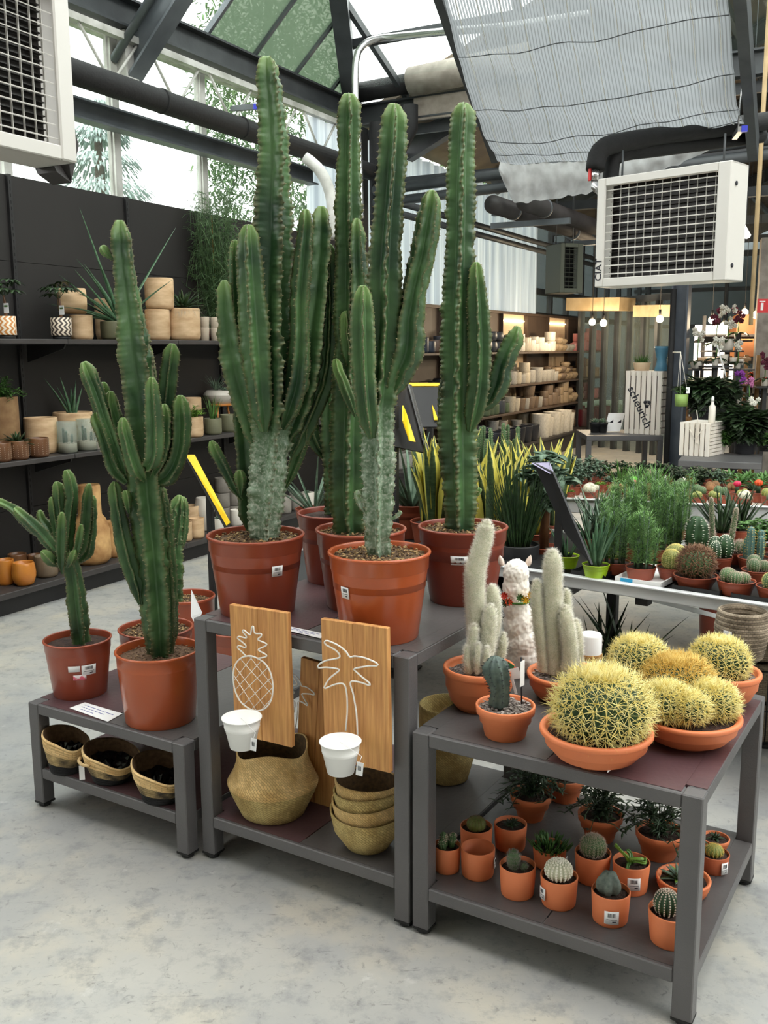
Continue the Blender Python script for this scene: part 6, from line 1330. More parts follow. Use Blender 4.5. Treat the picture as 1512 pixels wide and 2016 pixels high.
for px, u, w, hh, m, lb, st in ((402, -5.06, 30, 44, 'concrete2', 'grey stoneware pot left of the stack behind the sign stand', 0), (438, -5.1, 30, 30, 'concrete2', 'grey stoneware pots stacked on the bottom shelf', 0), (438, -5.1, 30, 30, 'concrete2', 'grey stoneware pots stacked on the bottom shelf', 1), (438, -5.1, 30, 30, 'concrete2', 'grey stoneware pots stacked on the bottom shelf', 2), (464, -5.06, 28, 30, 'concrete2', 'grey stoneware pots stacked on the bottom shelf', 0), (464, -5.06, 28, 30, 'concrete2', 'grey stoneware pots stacked on the bottom shelf', 1),
    (430, -4.88, 22, 26, 'whitecer', 'small white pot with green leaves just right of the sign pole', 0), (466, -4.9, 24, 32, 'whitecer', 'white pot beside the dark cactus stem on the bottom shelf', 0), (560, -4.88, 28, 34, 'concrete2', 'left grey pot with an embossed face', 0), (584, -4.88, 28, 34, 'concrete2', 'right grey pot with an embossed face', 0), (606, -4.9, 26, 28, 'whitecer', 'white ribbed pot with a succulent beside the embossed pots', 0), (626, -4.92, 18, 22, 'whitecer', 'tiny pale blue pot with a succulent', 0)):
    p = W(u, vpx(px, u, ZS[2]), ZS[2]); k = mpp(p); t, r, h = vessel('stoneware_pot', CYL, m, lb, 'pot', px, u, ZS[2] + st * hh * k * .98, w, hh, 'stacked grey stoneware' if 'stacked' in lb else None)
    if px in (430, 606, 626, 584): topped(t, lambda b: rosette(b, (0, 0, h * .9), 20, .055, .02, seed=px), M['leafgrey'])
zz_pot(650, 'zzblue', 'blue zigzag pot on the bottom shelf behind the cactus stems', 30, 32, z=ZS[2], u=-4.95, plant=False)
vessel('white_dish', BOWL, 'whitecer', 'white shallow dish on a wooden cup behind the wooden cups', 'bowl', 404, -5.0, ZS[2] + .0, 40, 66)

# ================= sign stands =================
def sign_stand(label, poletop, polebot_z, poled, polew, quad, thick, capm, bracket=None, edge=None):
    t0 = at_d(*poletop, poled); base = V((t0.x, t0.y, polebot_z)); t = thing('sign_stand', base, label, 'sign stand')
    b = MB(); b.box(V((t0.x, t0.y, (t0.z + polebot_z) / 2)), (polew, polew, t0.z - polebot_z), rz=-.4, bev=.002); b.box(base + ZV * .004, (.22, .22, .008), rz=-.4); b.build('pole', M['blackmetal'], t, org=base)
    P = [at_d(*q) for q in quad]; n = (P[1] - P[0]).cross(P[3] - P[0]).normalized()
    if n.dot(FW) < 0: n = -n
    b = MB(); b.ext(P, (0, 0, 0), n * thick); b.build('panel', M['blackmetal'], t, org=base)
    if edge:
        b = MB(); Q = [at_d(*q) for q in edge]; b.ext(Q, -n * .012, n * .008); b.build('sign_face', M[capm], t, org=base)
    if bracket:
        b = MB(); Q = [at_d(*q) for q in bracket]; b.ext(Q, -n * .03, n * .006); b.build('bracket', M['yellow'], t, org=base)
    return t
sign_stand('black sign stand with a yellow tilted face left of the middle table', (412, 958), 0, 4.95, .032, [(364, 898, 5.0), (383, 898, 5.0), (453, 1030, 4.85), (440, 1036, 4.85)], .02, 'yellow', edge=[(366, 897, 4.985), (384, 897, 4.985), (454, 1030, 4.835), (446, 1036, 4.835), (377, 914, 4.965)])
sign_stand('black tilted sign on a pole right of the giant front cactus', (775, 798), 0, 4.7, .04, [(776, 772, 4.75), (804, 756, 5.0), (840, 892, 4.9), (772, 878, 4.6)], .012, 'chrome', bracket=[(783, 800, 4.73), (790, 818, 4.73), (807, 872, 4.7), (796, 870, 4.68), (783, 830, 4.68)], edge=[(801, 757, 4.97), (806, 758, 4.99), (841, 890, 4.89), (837, 893, 4.87)])
sign_stand('second black sign on a pole farther back, with a yellow bracket', (847, 836), 0, 5.9, .035, [(806, 762, 5.9), (866, 762, 5.9), (866, 840, 5.75), (832, 840, 5.75)], .012, 'yellow', bracket=[(850, 802, 5.85), (855, 812, 5.83), (862, 832, 5.78), (854, 832, 5.78)], edge=[(804, 756, 5.92), (866, 756, 5.92), (866, 762, 5.91), (806, 762, 5.91)])
M['lilac'] = mat('lilac_card', S(150, 144, 170), rough=.5)
sign_stand('black tilted sign with a lilac top standing among the succulents', (1101, 998), 0, 3.98, .03, [(1050, 912, 4.0), (1088, 930, 3.9), (1164, 1112, 3.75), (1110, 1046, 3.9)], .01, 'lilac', edge=[(1050, 911, 4.0), (1084, 910, 4.2), (1092, 930, 4.1), (1087, 932, 3.9)])
# ================= plant benches at the right =================
M['alu'] = mat('dull_aluminium', S(222, 223, 222), S(200, 202, 203), .4, 4, metal=.1)
M['tray'] = mat('black_tray_plastic', S(22, 22, 24), rough=.4)
M['growpot'] = mat('brown_red_growpot', S(160, 80, 54), S(146, 68, 46), .45, 5, objrand=.1)
M['blackpot'] = mat('black_growpot', S(30, 30, 32), rough=.5)
Z1 = .72
F0 = on_z(1040, 1124, Z1); F1 = on_z(1512, 1194, Z1); XB = (F1 - F0).normalized(); YB = ZV.cross(XB)
def bench(label, o, X, L0, L1, D0, z, rail=.045, legs=True):
    Y = ZV.cross(X); t = thing('plant_bench', V((o.x, o.y, 0)), label, 'bench'); org = V((o.x, o.y, 0)); c = V((o.x, o.y, z))
    b = MB(); m_ = (L0 + L1) / 2; b.box(c + X * m_ + Y * .012 - ZV * rail / 2, (L1 - L0, .024, rail), ax=(X, Y, ZV), bev=.004); b.box(c + X * m_ + Y * .005 + ZV * .004, (L1 - L0, .035, .008), ax=(X, Y, ZV), bev=.002); b.build('front_rail', M['alu'], t, org=org)
    b = MB(); b.box(c + X * m_ + Y * D0 / 2 - ZV * .02, (L1 - L0 - .03, D0 - .03, .02), ax=(X, Y, ZV)); b.build('bench_top', M['blackmetal'] if z < .75 else M['whitecer'], t, org=org)
    b = MB(); b.box(c + X * m_ + Y * (D0 - .012) - ZV * rail / 2, (L1 - L0, .024, rail), ax=(X, Y, ZV)); b.build('rear_rail', M['alu'], t, org=org)
    for lx in (L0 + .35, L1 - .4):
        for ly in (.3, D0 - .3):
            b = MB(); p = c + X * lx + Y * ly; b.bar(V((p.x, p.y, 0)), V((p.x, p.y, z - .03)), .04, .04); b.build('leg', M['alu'], t, org=org)
    return t, c, X, Y, org
L_ = (F1 - F0).length
t, cB1, _, _, orgb = bench('long low aluminium plant bench crowded with potted succulents', F0, XB, -.75, L_ + 1.6, .92, Z1)
b = MB(); p = on_z(1258, 1180, Z1 - .05) + YB * .05; q = on_z(1384, 1246, .35) + YB * .3; b.bar(p, q, .02, .02); b.build('brace', M['alu'], t, org=orgb); b = MB(); b.box(p, (.05, .05, .06), ax=(XB, YB, ZV)); b.build('bracket', M['blackmetal'], t, org=orgb)
G0 = on_z(950, 976, .86); G1 = on_z(1512, 1000, .86); XG = (G1 - G0).normalized(); YG = ZV.cross(XG)
t, cB2, _, _, _ = bench('rear white edged plant bench filled with rows of tiny succulents', G0, XG, -.25, (G1 - G0).length + 1.2, 1.15, .86, .07)
# prototypes ---------------------------------------------------
def proto(name, kind, rb, rt, h, m, fn, mats, part='plant', cat='potted plant', soil='soil'):
    t = thing(name, V((0, 0, 0)), 'x', cat); make_pot(t, kind, rb, rt, h, m, None, seg=20)
    b = MB(); b.lathe([(1e-5, h * .86), (rt * .9, h * .86), (rt * .9, h * .88), (1e-5, h * .9)], 16); b.build('soil', M['soil'], t)
    b = MB(); fn(b, rt, h); b.build(part, mats, t); return t
def f_aloe(seed, n=16, L=.2, w=.022, sp=.55): return lambda b, r, h: blades(b, (0, 0, h * .85), n, L, w, seed=seed, spread=sp, rad=r * .4, thick=.3, droop=.25, n_=7)
def f_feather(seed, H=.22, n=9):
    def f(b, r, h):
        rnd = random.Random(seed)
        for i in range(n):
            a = rnd.random() * 6.28; q = r * .8 * sqrt(rnd.random()); hh = H * rnd.uniform(.65, 1.1); x, y_ = cos(a) * q, sin(a) * q; lean = V((x * .8, y_ * .8, 0)) / max(.01, r) * .03
            pts = [V((x, y_, h * .85)), V((x, y_, h * .85 + hh * .5)) + lean * .4, V((x, y_, h * .85 + hh)) + lean]; b.tube(pts, [.005, .004, .002], 5, 1)
            for k in range(190):
                z = rnd.random() ** .8; p = pts[0] + (pts[2] - pts[0]) * z; aa = rnd.random() * 6.28; L = .036 * (.6 + .6 * rnd.random()); z = max(z, .12); p = pts[0] + (pts[2] - pts[0]) * z
                b.leaf(p, V((cos(aa), sin(aa), rnd.uniform(.1, 1.2))), L, .0034, droop=rnd.uniform(-.4, .5), thick=.3, n=2)
        
    return f
def f_col(seed, n, H, r0, ribs=10, sp=.006, dk=.75): 
    def f(b, r, h):
        rnd = random.Random(seed)
        for i in range(n):
            a = i * 6.28 / n + rnd.random(); q = r * .45 if n > 1 else 0; hh = H * rnd.uniform(.6, 1)
            stem(b, [(cos(a) * q, sin(a) * q, h * .8, r0 * .8), (cos(a) * q, sin(a) * q, h * .85 + hh * .5, r0), (cos(a) * q, sin(a) * q, h * .85 + hh, r0 * .8)], ribs, seed * 5 + i, depthk=dk, spl=sp, areole=.012, tip=.001)
    return f
def f_ball(seed, n, r0, nr=14, sl=.008, sp=5, sq=.95, rows=9, tuft=0, sr=.0006, crown=0):
    def f(b, r, h):
        for i in range(n):
            a = i * 6.28 / max(1, n) + seed; q = r * .42 if n > 1 else 0; rr = r0 * (1 - .12 * i); ball_cactus(b, (cos(a) * q, sin(a) * q, h * .78), rr, sq, nr, sp, sl, sr, rows, seed=seed + i, tuft=tuft, crown=crown)
    return f
def f_ros(seed, n=22, L=.05, w=.018, k=1, thick=.3): return lambda b, r, h: [rosette(b, (cos(i * 2.1) * r * .4 * (k > 1), sin(i * 2.1) * r * .4 * (k > 1), h * .9), n, L, w, seed=seed + i, thick=thick) for i in range(k)]
def f_bush(seed, n=24, R=.07, H=.12, L=.03, w=.016, thick=.15): return lambda b, r, h: bush(b, (0, 0, h * .85), n, R, H, L, w, 0, seed=seed, hang=.2, thick=thick)
used = {}
def put(pr, p, rz, label, group=None, s=None):
    if pr not in used: used[pr] = 1; pr.location = p; pr.rotation_euler = (0, 0, rz); pr['label'] = label; (pr.__setitem__('group', group) if group else None); pr.scale = (s, s, s) if s else (1, 1, 1); return pr
    c = dup(pr, p, rz, label, group, s or 1)
    if not group and 'group' in c: del c['group']
    return c
def bput(pr, px, py, label, rwant=None, dy=0, group=None, rz=0, s=None, z=Z1):
    """stands a plant on the bench with the lowest edge of its pot seen at (px, py)"""
    f = on_z(px, py, z + .004); c = f + V((f.x, f.y, 0)).normalized() * .045; return put(pr, c, rz, label, group, s)
NP = 'nursery'
P_aloelime = proto('potted_aloe', 'nursery', .042, .056, .055, 'lime', f_aloe(1, 20, .24, .03, .5), M['aloe']); 
P_aloelime2 = proto('potted_aloe', 'nursery', .042, .056, .055, 'lime', f_aloe(2, 12, .13, .02, .6), M['aloe'])
bput(P_aloelime, 1173, 1141, 'upright aloe in the lime green pot in front of the black sign pole')
bput(P_aloelime2, 1114, 1122, 'low aloe in the lime green pot left of the tall aloe')
bput(P_aloelime2, 1204, 1118, 'aloe in a lime green pot half hidden behind the upright aloe', rz=2)
M['feath'] = mat('feather_leaf', S(136, 178, 104), S(110, 154, 84), .5, 40, objrand=.1)
P_fea = proto('potted_feathery_succulent', 'nursery', .05, .062, .05, 'growpot', f_feather(1, .23, 10), [M['feath'], M['leafgrey']]); P_fea2 = proto('potted_feathery_succulent', 'nursery', .05, .062, .05, 'growpot', f_feather(2, .23, 12), [M['feath'], M['leafgrey']])
bput(P_fea, 1229, 1140, 'feathery leaved succulent with pale stems at the left of the white tray'); bput(P_fea2, 1284, 1146, 'feathery leaved succulent with pale stems at the right of the white tray')
FG = 'feathery succulents in the second row'
P_fea3 = proto('potted_feathery_succulent', 'nursery', .036, .045, .05, 'growpot', f_feather(3, .26, 9), [M['feath'], M['leafgrey']]); P_fea4 = proto('potted_feathery_succulent', 'nursery', .036, .045, .05, 'growpot', f_feather(4, .26, 9), [M['feath'], M['leafgrey']])
for i, (px, py, s) in enumerate(((1210, 1102, 1), (1250, 1104, 1.05), (1292, 1107, 1.05), (1332, 1108, 1), (1232, 1080, 1.05), (1272, 1083, 1.1), (1312, 1086, 1.05))): bput((P_fea3, P_fea4)[i % 2], px, py, 'feathery green succulent in the dense stand behind the white tray', group=FG, rz=i * 1.3, s=s)
P_gb = proto('potted_barrel_cactus', 'nursery', .05, .066, .05, 'growpot', f_ball(1, 2, .044, 22, .008, 6, 1.15, 12, sr=.0005, crown=80), [M['skinlime'], M['goldspine']]); bput(P_gb, 1332, 1151, 'pair of yellow-green barrel cacti in a red pot at the bench edge')
P_hb = proto('potted_barrel_cactus', 'nursery', .062, .085, .052, 'growpot', f_ball(2, 1, .062, 16, .032, 8, .95, 8, sr=.0016), [M['skingr'], M['brownspine']]); bput(P_hb, 1400, 1167, 'round cactus with long hooked brown spines in a wide red pot')
P_cl = proto('potted_cactus_cluster', 'nursery', .056, .072, .055, 'growpot', f_ball(3, 5, .03, 14, .006, 5, 1, 8, tuft=.0015), [M['skingr'], M['pinkspine']]); bput(P_cl, 1468, 1178, 'cluster of small speckled ball cacti in a red pot')
P_g2 = proto('potted_barrel_cactus', 'nursery', .05, .066, .052, 'growpot', f_ball(4, 3, .034, 16, .006, 5, 1.05, 9, crown=60), [M['skingr'], M['goldspine']]); bput(P_g2, 1522, 1186, 'trio of ribbed green cacti with golden ribs at the right frame edge')
P_c1 = proto('potted_column_cactus', 'nursery', .05, .06, .05, 'growpot', f_col(1, 1, .17, .05, 8, .012, .7), [M['skindk'], M['whitehair']]); bput(P_c1, 1370, 1112, 'thick dark column cactus with white spine tufts behind the barrel pair')
P_c2 = proto('potted_column_cactus', 'nursery', .05, .06, .05, 'growpot', f_ball(6, 3, .036, 9, .005, 4, 1.5, 9, tuft=.002), [M['skindk'], M['whitehair']]); bput(P_c2, 1413, 1122, 'dark oval cacti with pale ribs and a fuzzy shoot')
def f_shoot(b, r, h): hairy_column(b, [(-.01, 0, h, .01), (0, 0, h + .1, .01), (.01, 0, h + .19, .008)], L=.007, dens=1, hr=.0006); ball_cactus(b, (.03, -.01, h * .8), .03, 1, 12, 5, .016, .0008, 8, spm=1)
P_c3 = proto('potted_column_cactus', 'nursery', .05, .06, .05, 'growpot', f_shoot, [M['skingr'], M['pinkspine']]); bput(P_c3, 1440, 1118, 'pale pink spined cactus with one fuzzy upright shoot'); bput(P_c3, 1398, 1085, 'second fuzzy shoot cactus behind the dark column cactus', rz=2)
P_bl = proto('potted_column_cactus', 'nursery', .055, .066, .05, 'growpot', f_col(3, 5, .15, .018, 7, .007), [M['blueleaf'], M['ochrespine']]); bput(P_bl, 1482, 1124, 'bunch of blue columnar cacti with rusty spines')
P_ob = proto('potted_column_cactus', 'nursery', .05, .06, .05, 'growpot', f_ball(7, 3, .028, 14, .006, 5, 1.2, 8), [M['skingr'], M['pinkspine']]); bput(P_ob, 1512, 1150, 'grey green ball cacti at the right frame edge behind the front row')
bput(P_ob, 1490, 1150, 'small pale ball cacti between the cluster and the blue columns', rz=1)
P_agv = proto('potted_agave', 'nursery', .05, .06, .05, 'growpot', f_aloe(5, 26, .24, .022, 1.1), M['leafdk']); bput(P_agv, 1418, 1070, 'wide clump of dark strap leaves behind the cacti'); bput(P_agv, 1450, 1066, 'second wide clump of dark strap leaves, right of the first', rz=2)
P_cr = proto('potted_crassula', 'nursery', .05, .066, .05, 'growpot', f_bush(3, 34, .1, .13, .03, .02, .3), M['leafmid']); bput(P_cr, 1492, 1098, 'round leaved bushy succulent in a wide red pot at the right'); bput(P_cr, 1520, 1120, 'red pot with a bushy succulent cut by the right frame edge', rz=2)
P_agl = proto('potted_agave', 'nursery', .05, .06, .05, 'growpot', f_aloe(6, 24, .22, .02, .9), M['leafgrey'])
for i, (px, py) in enumerate(((1190, 1075), (1160, 1082), (1178, 1050), (1220, 1052))): bput(P_agl, px, py, 'grey striped aloe in the thicket behind the lime green pots', group='grey aloes', rz=i)
for i, (px, py) in enumerate(((1252, 1058), (1296, 1061), (1338, 1064))): bput(P_fea4, px, py, 'feathery green succulent in the rearmost row of the low bench', group='rear feathery succulents', rz=i * 2 + 1)
# left end of the bench and behind the rear pot: snake plants, grass tree, crassula, aloes
def f_sans(seed, n, L, w):
    cs = lambda k: (0, k, 0)
    return lambda b, r, h: blades(b, (0, 0, h * .8), n, L, w, seed=seed, spread=.34, rad=r * .6, thick=.08, droop=-.05, n_=12, fold=.5, cs=lambda k: (0, k, .001), prof=lambda k: (min(1, .45 + k * 1.1) if k < .7 else max(.02, (1 - k) / .3)) )
def sans_mat():
    m = mat('snake_plant_leaf', S(44, 66, 38), S(74, 96, 60), .4, 26, stretch=(1, 1, 4)); n = m.node_tree.nodes; l = m.node_tree.links; b = n['Principled BSDF']; base = b.inputs['Base Color'].links[0].from_socket
    at = n.new('ShaderNodeAttribute'); at.attribute_name = 'mask'; sp = n.new('ShaderNodeSeparateColor'); l.new(at.outputs['Color'], sp.inputs[0]); mr = n.new('ShaderNodeMapRange'); mr.inputs[1].default_value = .42; mr.inputs[2].default_value = .5; l.new(sp.outputs[0], mr.inputs[0])
    mx = n.new('ShaderNodeMix'); mx.data_type = 'RGBA'; l.new(mr.outputs[0], mx.inputs[0]); l.new(base, mx.inputs[6]); mx.inputs[7].default_value = (*S(224, 212, 96), 1); l.new(mx.outputs[2], b.inputs['Base Color']); return m
M['sans'] = sans_mat()
P_sa = proto('snake_plant', 'nursery', .09, .115, .13, 'growpot', f_sans(1, 30, .44, .066), M['sans']); P_sb = proto('snake_plant', 'nursery', .09, .115, .13, 'growpot', f_sans(2, 30, .44, .064), M['sans'])
def fput(pr, px, py, dep, label, z=None, rz=0, s=None, group=None):
    """stands a plant with the middle of its pot rim at (px, py) at the given depth"""
    p = at_d(px, py, dep); h = {P_sa: .13, P_sb: .13}.get(pr, .12) * (s or 1); q = put(pr, V((p.x, p.y, p.z - h)), rz, label, group, s); return q, p.z - h
stands = []
for pr, px, py, dep, lb, rz in ((P_sa, 975, 1062, 4.25, 'yellow edged snake plant directly right of the rear cactus pot', 0), (P_sb, 1030, 1050, 4.4, 'yellow edged snake plant left of the lilac topped sign', 1), (P_sa, 935, 1045, 4.6, 'yellow edged snake plant hidden partly by the right cactus trunk', 2), (P_sb, 855, 1030, 4.5, 'dark snake plant between the two rightmost giant cacti', 3), (P_sa, 1085, 1030, 4.75, 'snake plant behind the black sign panel', 1.4)):
    q, z = fput(pr, px, py, dep, lb, rz=rz); stands.append((q, z))
P_gr = proto('grassy_plant', 'cyl', .075, .085, .15, 'blackpot', lambda b, r, h: blades(b, (0, 0, h * .85), 110, .38, .012, seed=3, spread=.42, rad=.05, thick=.08, droop=.35, n_=8), M['leafdk'])
q, z = fput(P_gr, 1020, 1092, 3.75, 'tall grassy plant in a black pot left of the black sign pole'); stands.append((q, z))
def f_crt(b, r, h): b.tube([V((0, 0, h * .8)), V((.01, 0, h + .2)), V((0, .01, h + .3))], [.022, .016, .01], 8, 1); bush(b, (0, 0, h + .16), 40, .11, .24, .055, .042, 0, seed=4, hang=.5, thick=.2)
P_tr = proto('potted_jade_tree', 'nursery', .055, .07, .12, 'growpot', f_crt, [M['leafgrey'], M['browngl']]); q, z = fput(P_tr, 1066, 1082, 3.9, 'jade tree with thick round leaves in a red pot behind the sign pole'); stands.append((q, z))
b = MB(); 
for i in range(8): b.leaf(V((0, 0, 0)), V((cos(i * .8), -.4, sin(i * .8))), .02, .014, n=3)
p = at_d(1050, 1056, 3.78); tag(b.build('orange_blossom', M['orange'], org=p), 'orange artificial blossom tucked in beside the jade tree pot', 'flower')
P_al = proto('potted_aloe', 'nursery', .09, .12, .15, 'growpot', lambda b, r, h: blades(b, (0, 0, h * .8), 22, .42, .03, seed=9, spread=1.3, rad=.03, thick=.3, droop=.5, n_=10), M['leafgrey'])
for px, py, dep, lb, rz, s in ((812, 1010, 4.6, 'big sprawling grey aloe in a red pot behind the middle table', 0, 1.1), (620, 1016, 4.6, 'long leaved aloe lying behind the rearmost pot of the middle table', 2, .8)):
    q, z = fput(P_al, px, py, dep, lb, rz=rz, s=s); stands.append((q, z))
P_eu = proto('potted_euphorbia', 'nursery', .07, .09, .12, 'growpot', f_col(8, 12, .3, .014, 5, .004, .5), [M['skingr'], M['pinkspine']])
for px, py, dep, lb, rz in ((838, 968, 5.0, 'cluster of slim green cactus fingers between the giant cacti', 0), (870, 975, 5.1, 'second cluster of slim green cactus fingers left of the right trunk', 1), (955, 950, 5.2, 'slim cactus fingers rising behind the snake plants', 2), (1000, 945, 5.2, 'blue green cactus fingers behind the tallest snake plant leaves', 3)):
    q, z = fput(P_eu, px, py, dep, lb, rz=rz); stands.append((q, z))
# a plinth bench carries the plants standing between the tables and the long bench
zz_ = sorted(z for q, z in stands)
ZP_ = .60
t = thing('plant_bench', at_d(930, 1100, 4.6) * 1.0, 'low dark plant bench hidden behind the middle table and its pots', 'bench'); o_ = V(at_d(930, 1100, 4.6)); o_.z = 0; t.location = o_
b = MB(); b.box(V((o_.x - .17, o_.y + .1, ZP_ - .02)), (1.5, 1.3, .04), rz=YT); b.build('bench_top', M['blackmetal'], t, org=o_)
for i in (-1, 1):
    for j in (-1, 1): b = MB(); p = V((o_.x - .17, o_.y + .1, 0)) + EX * i * .7 + EY * j * .62; b.box(p + ZV * (ZP_ - .04) / 2, (.05, .05, ZP_ - .04), rz=YT); b.build('leg', M['blackmetal'], t, org=o_)
PZ = ZP_
for q, z in stands:
    # slide each plant along its own sight line until its pot stands on the plinth
    p = q.location.copy(); top = V((p.x, p.y, p.z + .12 * q.scale[0])); d = (top - CAM); k = (PZ + .12 * q.scale[0] - HCAM) / d.z
    n_ = CAM + d * k; q.location = V((n_.x, n_.y, PZ)); q.scale = [c * k for c in q.scale]; 
# trays on the low bench edge
def tray(px0, px1, py, label, m, depth_=.3, h=.022):
    a = on_z(px0, py, Z1); bb_ = on_z(px1, py, Z1); c = (a + bb_) / 2; w = abs((bb_ - a).dot(XB)); c = F0 + XB * (c - F0).dot(XB) + YB * (.03 + depth_ / 2); t = thing('plant_tray', V((c.x, c.y, Z1)), label, 'tray')
    b = MB(); b.box(V((0, 0, .003)), (w, depth_, .004), ax=(XB, YB, ZV))
    for s in (-1, 1): b.box(V((0, 0, h / 2)) + XB * s * w / 2, (.004, depth_, h), ax=(XB, YB, ZV)); b.box(V((0, 0, h / 2)) + YB * s * depth_ / 2, (w, .004, h), ax=(XB, YB, ZV))
    b.build('tray_shell', m, t); return t
tray(1108, 1192, 1140, 'black plastic tray under the lime green pots', M['tray']); tw = tray(1202, 1316, 1150, 'white tray with a blue sticker under the feathery succulents', M['white']); tray(1318, 1432, 1165, 'black tray under the yellow and hooked barrel cacti', M['tray']); tray(1438, 1530, 1180, 'black tray under the speckled cactus cluster', M['tray'])
b = MB(); b.box(-XB * .045 - YB * .1535 + ZV * .013, (.05, .001, .016), ax=(XB, YB, ZV)); b.build('blue_sticker', mat('cyan_label', S(40, 160, 210), rough=.4), tw)
# rear bench: rows of small succulents, each a pot with its plant
def mini(name, fn, mats): return proto(name, 'nursery', .026, .034, .04, 'growpot', fn, mats)
MN = {}
MN['echev'] = mini('potted_succulent', f_ros(1, 22, .045, .018), M['leafdk']); MN['echevg'] = mini('potted_succulent', f_ros(2, 24, .042, .02), M['leafgrey']); MN['sedum'] = mini('potted_succulent', f_ros(3, 14, .02, .009, 4), M['leaflime'])
MN['brown'] = mini('potted_cactus', f_ball(11, 3, .02, 10, .005, 5, 1.1, 6), [mat('rusty_skin', S(150, 104, 64), S(128, 96, 58), .7, 30, objrand=.15), M['brownspine']])
MN['gold'] = mini('potted_cactus', f_ball(12, 4, .017, 10, .004, 5, 1.1, 6), [M['skinlime'], M['goldspine']]); MN['white'] = mini('potted_cactus', f_ball(13, 4, .018, 10, .006, 8, 1.1, 7, sr=.0009), [M['skinpale'], M['whitehair']])
MN['green'] = mini('potted_cactus', f_ball(14, 3, .02, 9, .004, 4, 1.2, 6), [M['skingr'], M['pinkspine']]); MN['bush'] = mini('potted_succulent', f_bush(15, 16, .05, .07, .022, .014), M['leafdk']); MN['bushg'] = mini('potted_succulent', f_bush(16, 18, .05, .09, .022, .012), M['leafgrey'])
MN['aloe'] = mini('potted_aloe', f_aloe(17, 16, .11, .014, .8), M['leafmid']); MN['leafy'] = mini('potted_succulent', f_ros(18, 16, .06, .026, 1, .12), M['leafmid'])
def f_graft(c): return lambda b, r, h: (b.tube([V((0, 0, h * .8)), V((0, 0, h + .035))], .009, 6, 0), ball_cactus(b, (0, 0, h + .026), .017, .8, 8, 0, skin=1, dk=.3))
MN['gpink'] = mini('grafted_cactus', f_graft(0), [M['skindk'], M['pink']]); MN['gor'] = mini('grafted_cactus', f_graft(0), [M['skindk'], M['orange']]); MN['glime'] = mini('grafted_cactus', f_graft(0), [M['skindk'], mat('neon_green', S(110, 230, 50), rough=.5)])
descr = dict(echev='dark green rosettes', echevg='grey green rosettes', sedum='pale yellow-green sedum tufts', brown='rusty brown ball cacti', gold='golden green ball cacti', white='woolly white ball cacti', green='small green ball cacti', bush='dark leafy succulents', bushg='silvery leafy succulents', aloe='bright green spiky aloes', leafy='glossy green leafy rosettes', gpink='grafted cacti with magenta tops', gor='grafted cacti with orange tops', glime='grafted cacti with neon green tops')
rowspec = [  # distance from the front edge, x ranges in photo pixels
 (.05, [(1090, 1150, 'sedum'), (1150, 1175, 'white'), (1175, 1240, 'brown'), (1240, 1290, 'gold'), (1290, 1350, 'echevg'), (1350, 1430, 'gold'), (1430, 1500, 'white'), (1500, 1590, 'green')]),
 (.14, [(1060, 1130, 'brown'), (1130, 1200, 'white'), (1200, 1232, 'brown'), (1232, 1258, 'gpink'), (1258, 1300, 'brown'), (1300, 1360, 'echevg'), (1360, 1440, 'green'), (1440, 1590, 'gold')]),
 (.24, [(1070, 1150, 'bushg'), (1150, 1222, 'sedum'), (1222, 1268, 'glime'), (1268, 1300, 'aloe'), (1300, 1370, 'green'), (1370, 1436, 'brown'), (1436, 1462, 'gpink'), (1462, 1520, 'gor'), (1520, 1590, 'green')]),
 (.35, [(1060, 1160, 'bushg'), (1160, 1200, 'sedum'), (1200, 1310, 'aloe'), (1310, 1380, 'green'), (1380, 1460, 'brown'), (1460, 1590, 'echev')]),
 (.46, [(1060, 1180, 'bushg'), (1180, 1310, 'echevg'), (1310, 1400, 'bush'), (1400, 1430, 'bushg'), (1430, 1590, 'leafy')]),
 (.58, [(1060, 1120, 'bush'), (1120, 1200, 'bushg'), (1200, 1310, 'echev'), (1310, 1400, 'bush'), (1400, 1590, 'leafy')]),
 (.70, [(1060, 1160, 'bush'), (1160, 1310, 'echev'), (1310, 1400, 'bush'), (1400, 1600, 'leafy')]),
 (.82, [(1050, 1180, 'bushg'), (1180, 1310, 'bush'), (1310, 1600, 'leafy')])]
rowname = ('front', 'second', 'third', 'fourth', 'fifth', 'sixth', 'seventh', 'last')
rnd = random.Random(12)
for ri, (dd, segs) in enumerate(rowspec):
    base = cB2 + YG * dd
    for (x0, x1, ty) in segs:
        def sx(px):
            d = ray(px, 0); lo, hi = -3.0, 6.0
            for _ in range(40):
                m_ = (lo + hi) / 2; q = base + XG * m_ - CAM; x = 756 + FPX * q.dot(RR) / q.dot(FW)
                if x < px: lo = m_
                else: hi = m_
            return lo
        s0, s1 = sx(x0), sx(x1); n = max(1, int((s1 - s0) / .094))
        for k in range(n):
            s = s0 + (s1 - s0) * (k + .5) / n; p = base + XG * (s + rnd.uniform(-.006, .006)) + YG * rnd.uniform(-.008, .008)
            put(MN[ty], V((p.x, p.y, cB2.z + .001 - .01)), rnd.random() * 6.28, 'potted ' + descr[ty] + ', ' + rowname[ri] + ' row of the rear bench', 'rear bench ' + rowname[ri] + ' row ' + ty, rnd.uniform(1.1, 1.25) * (1 + .1 * ri / 7))
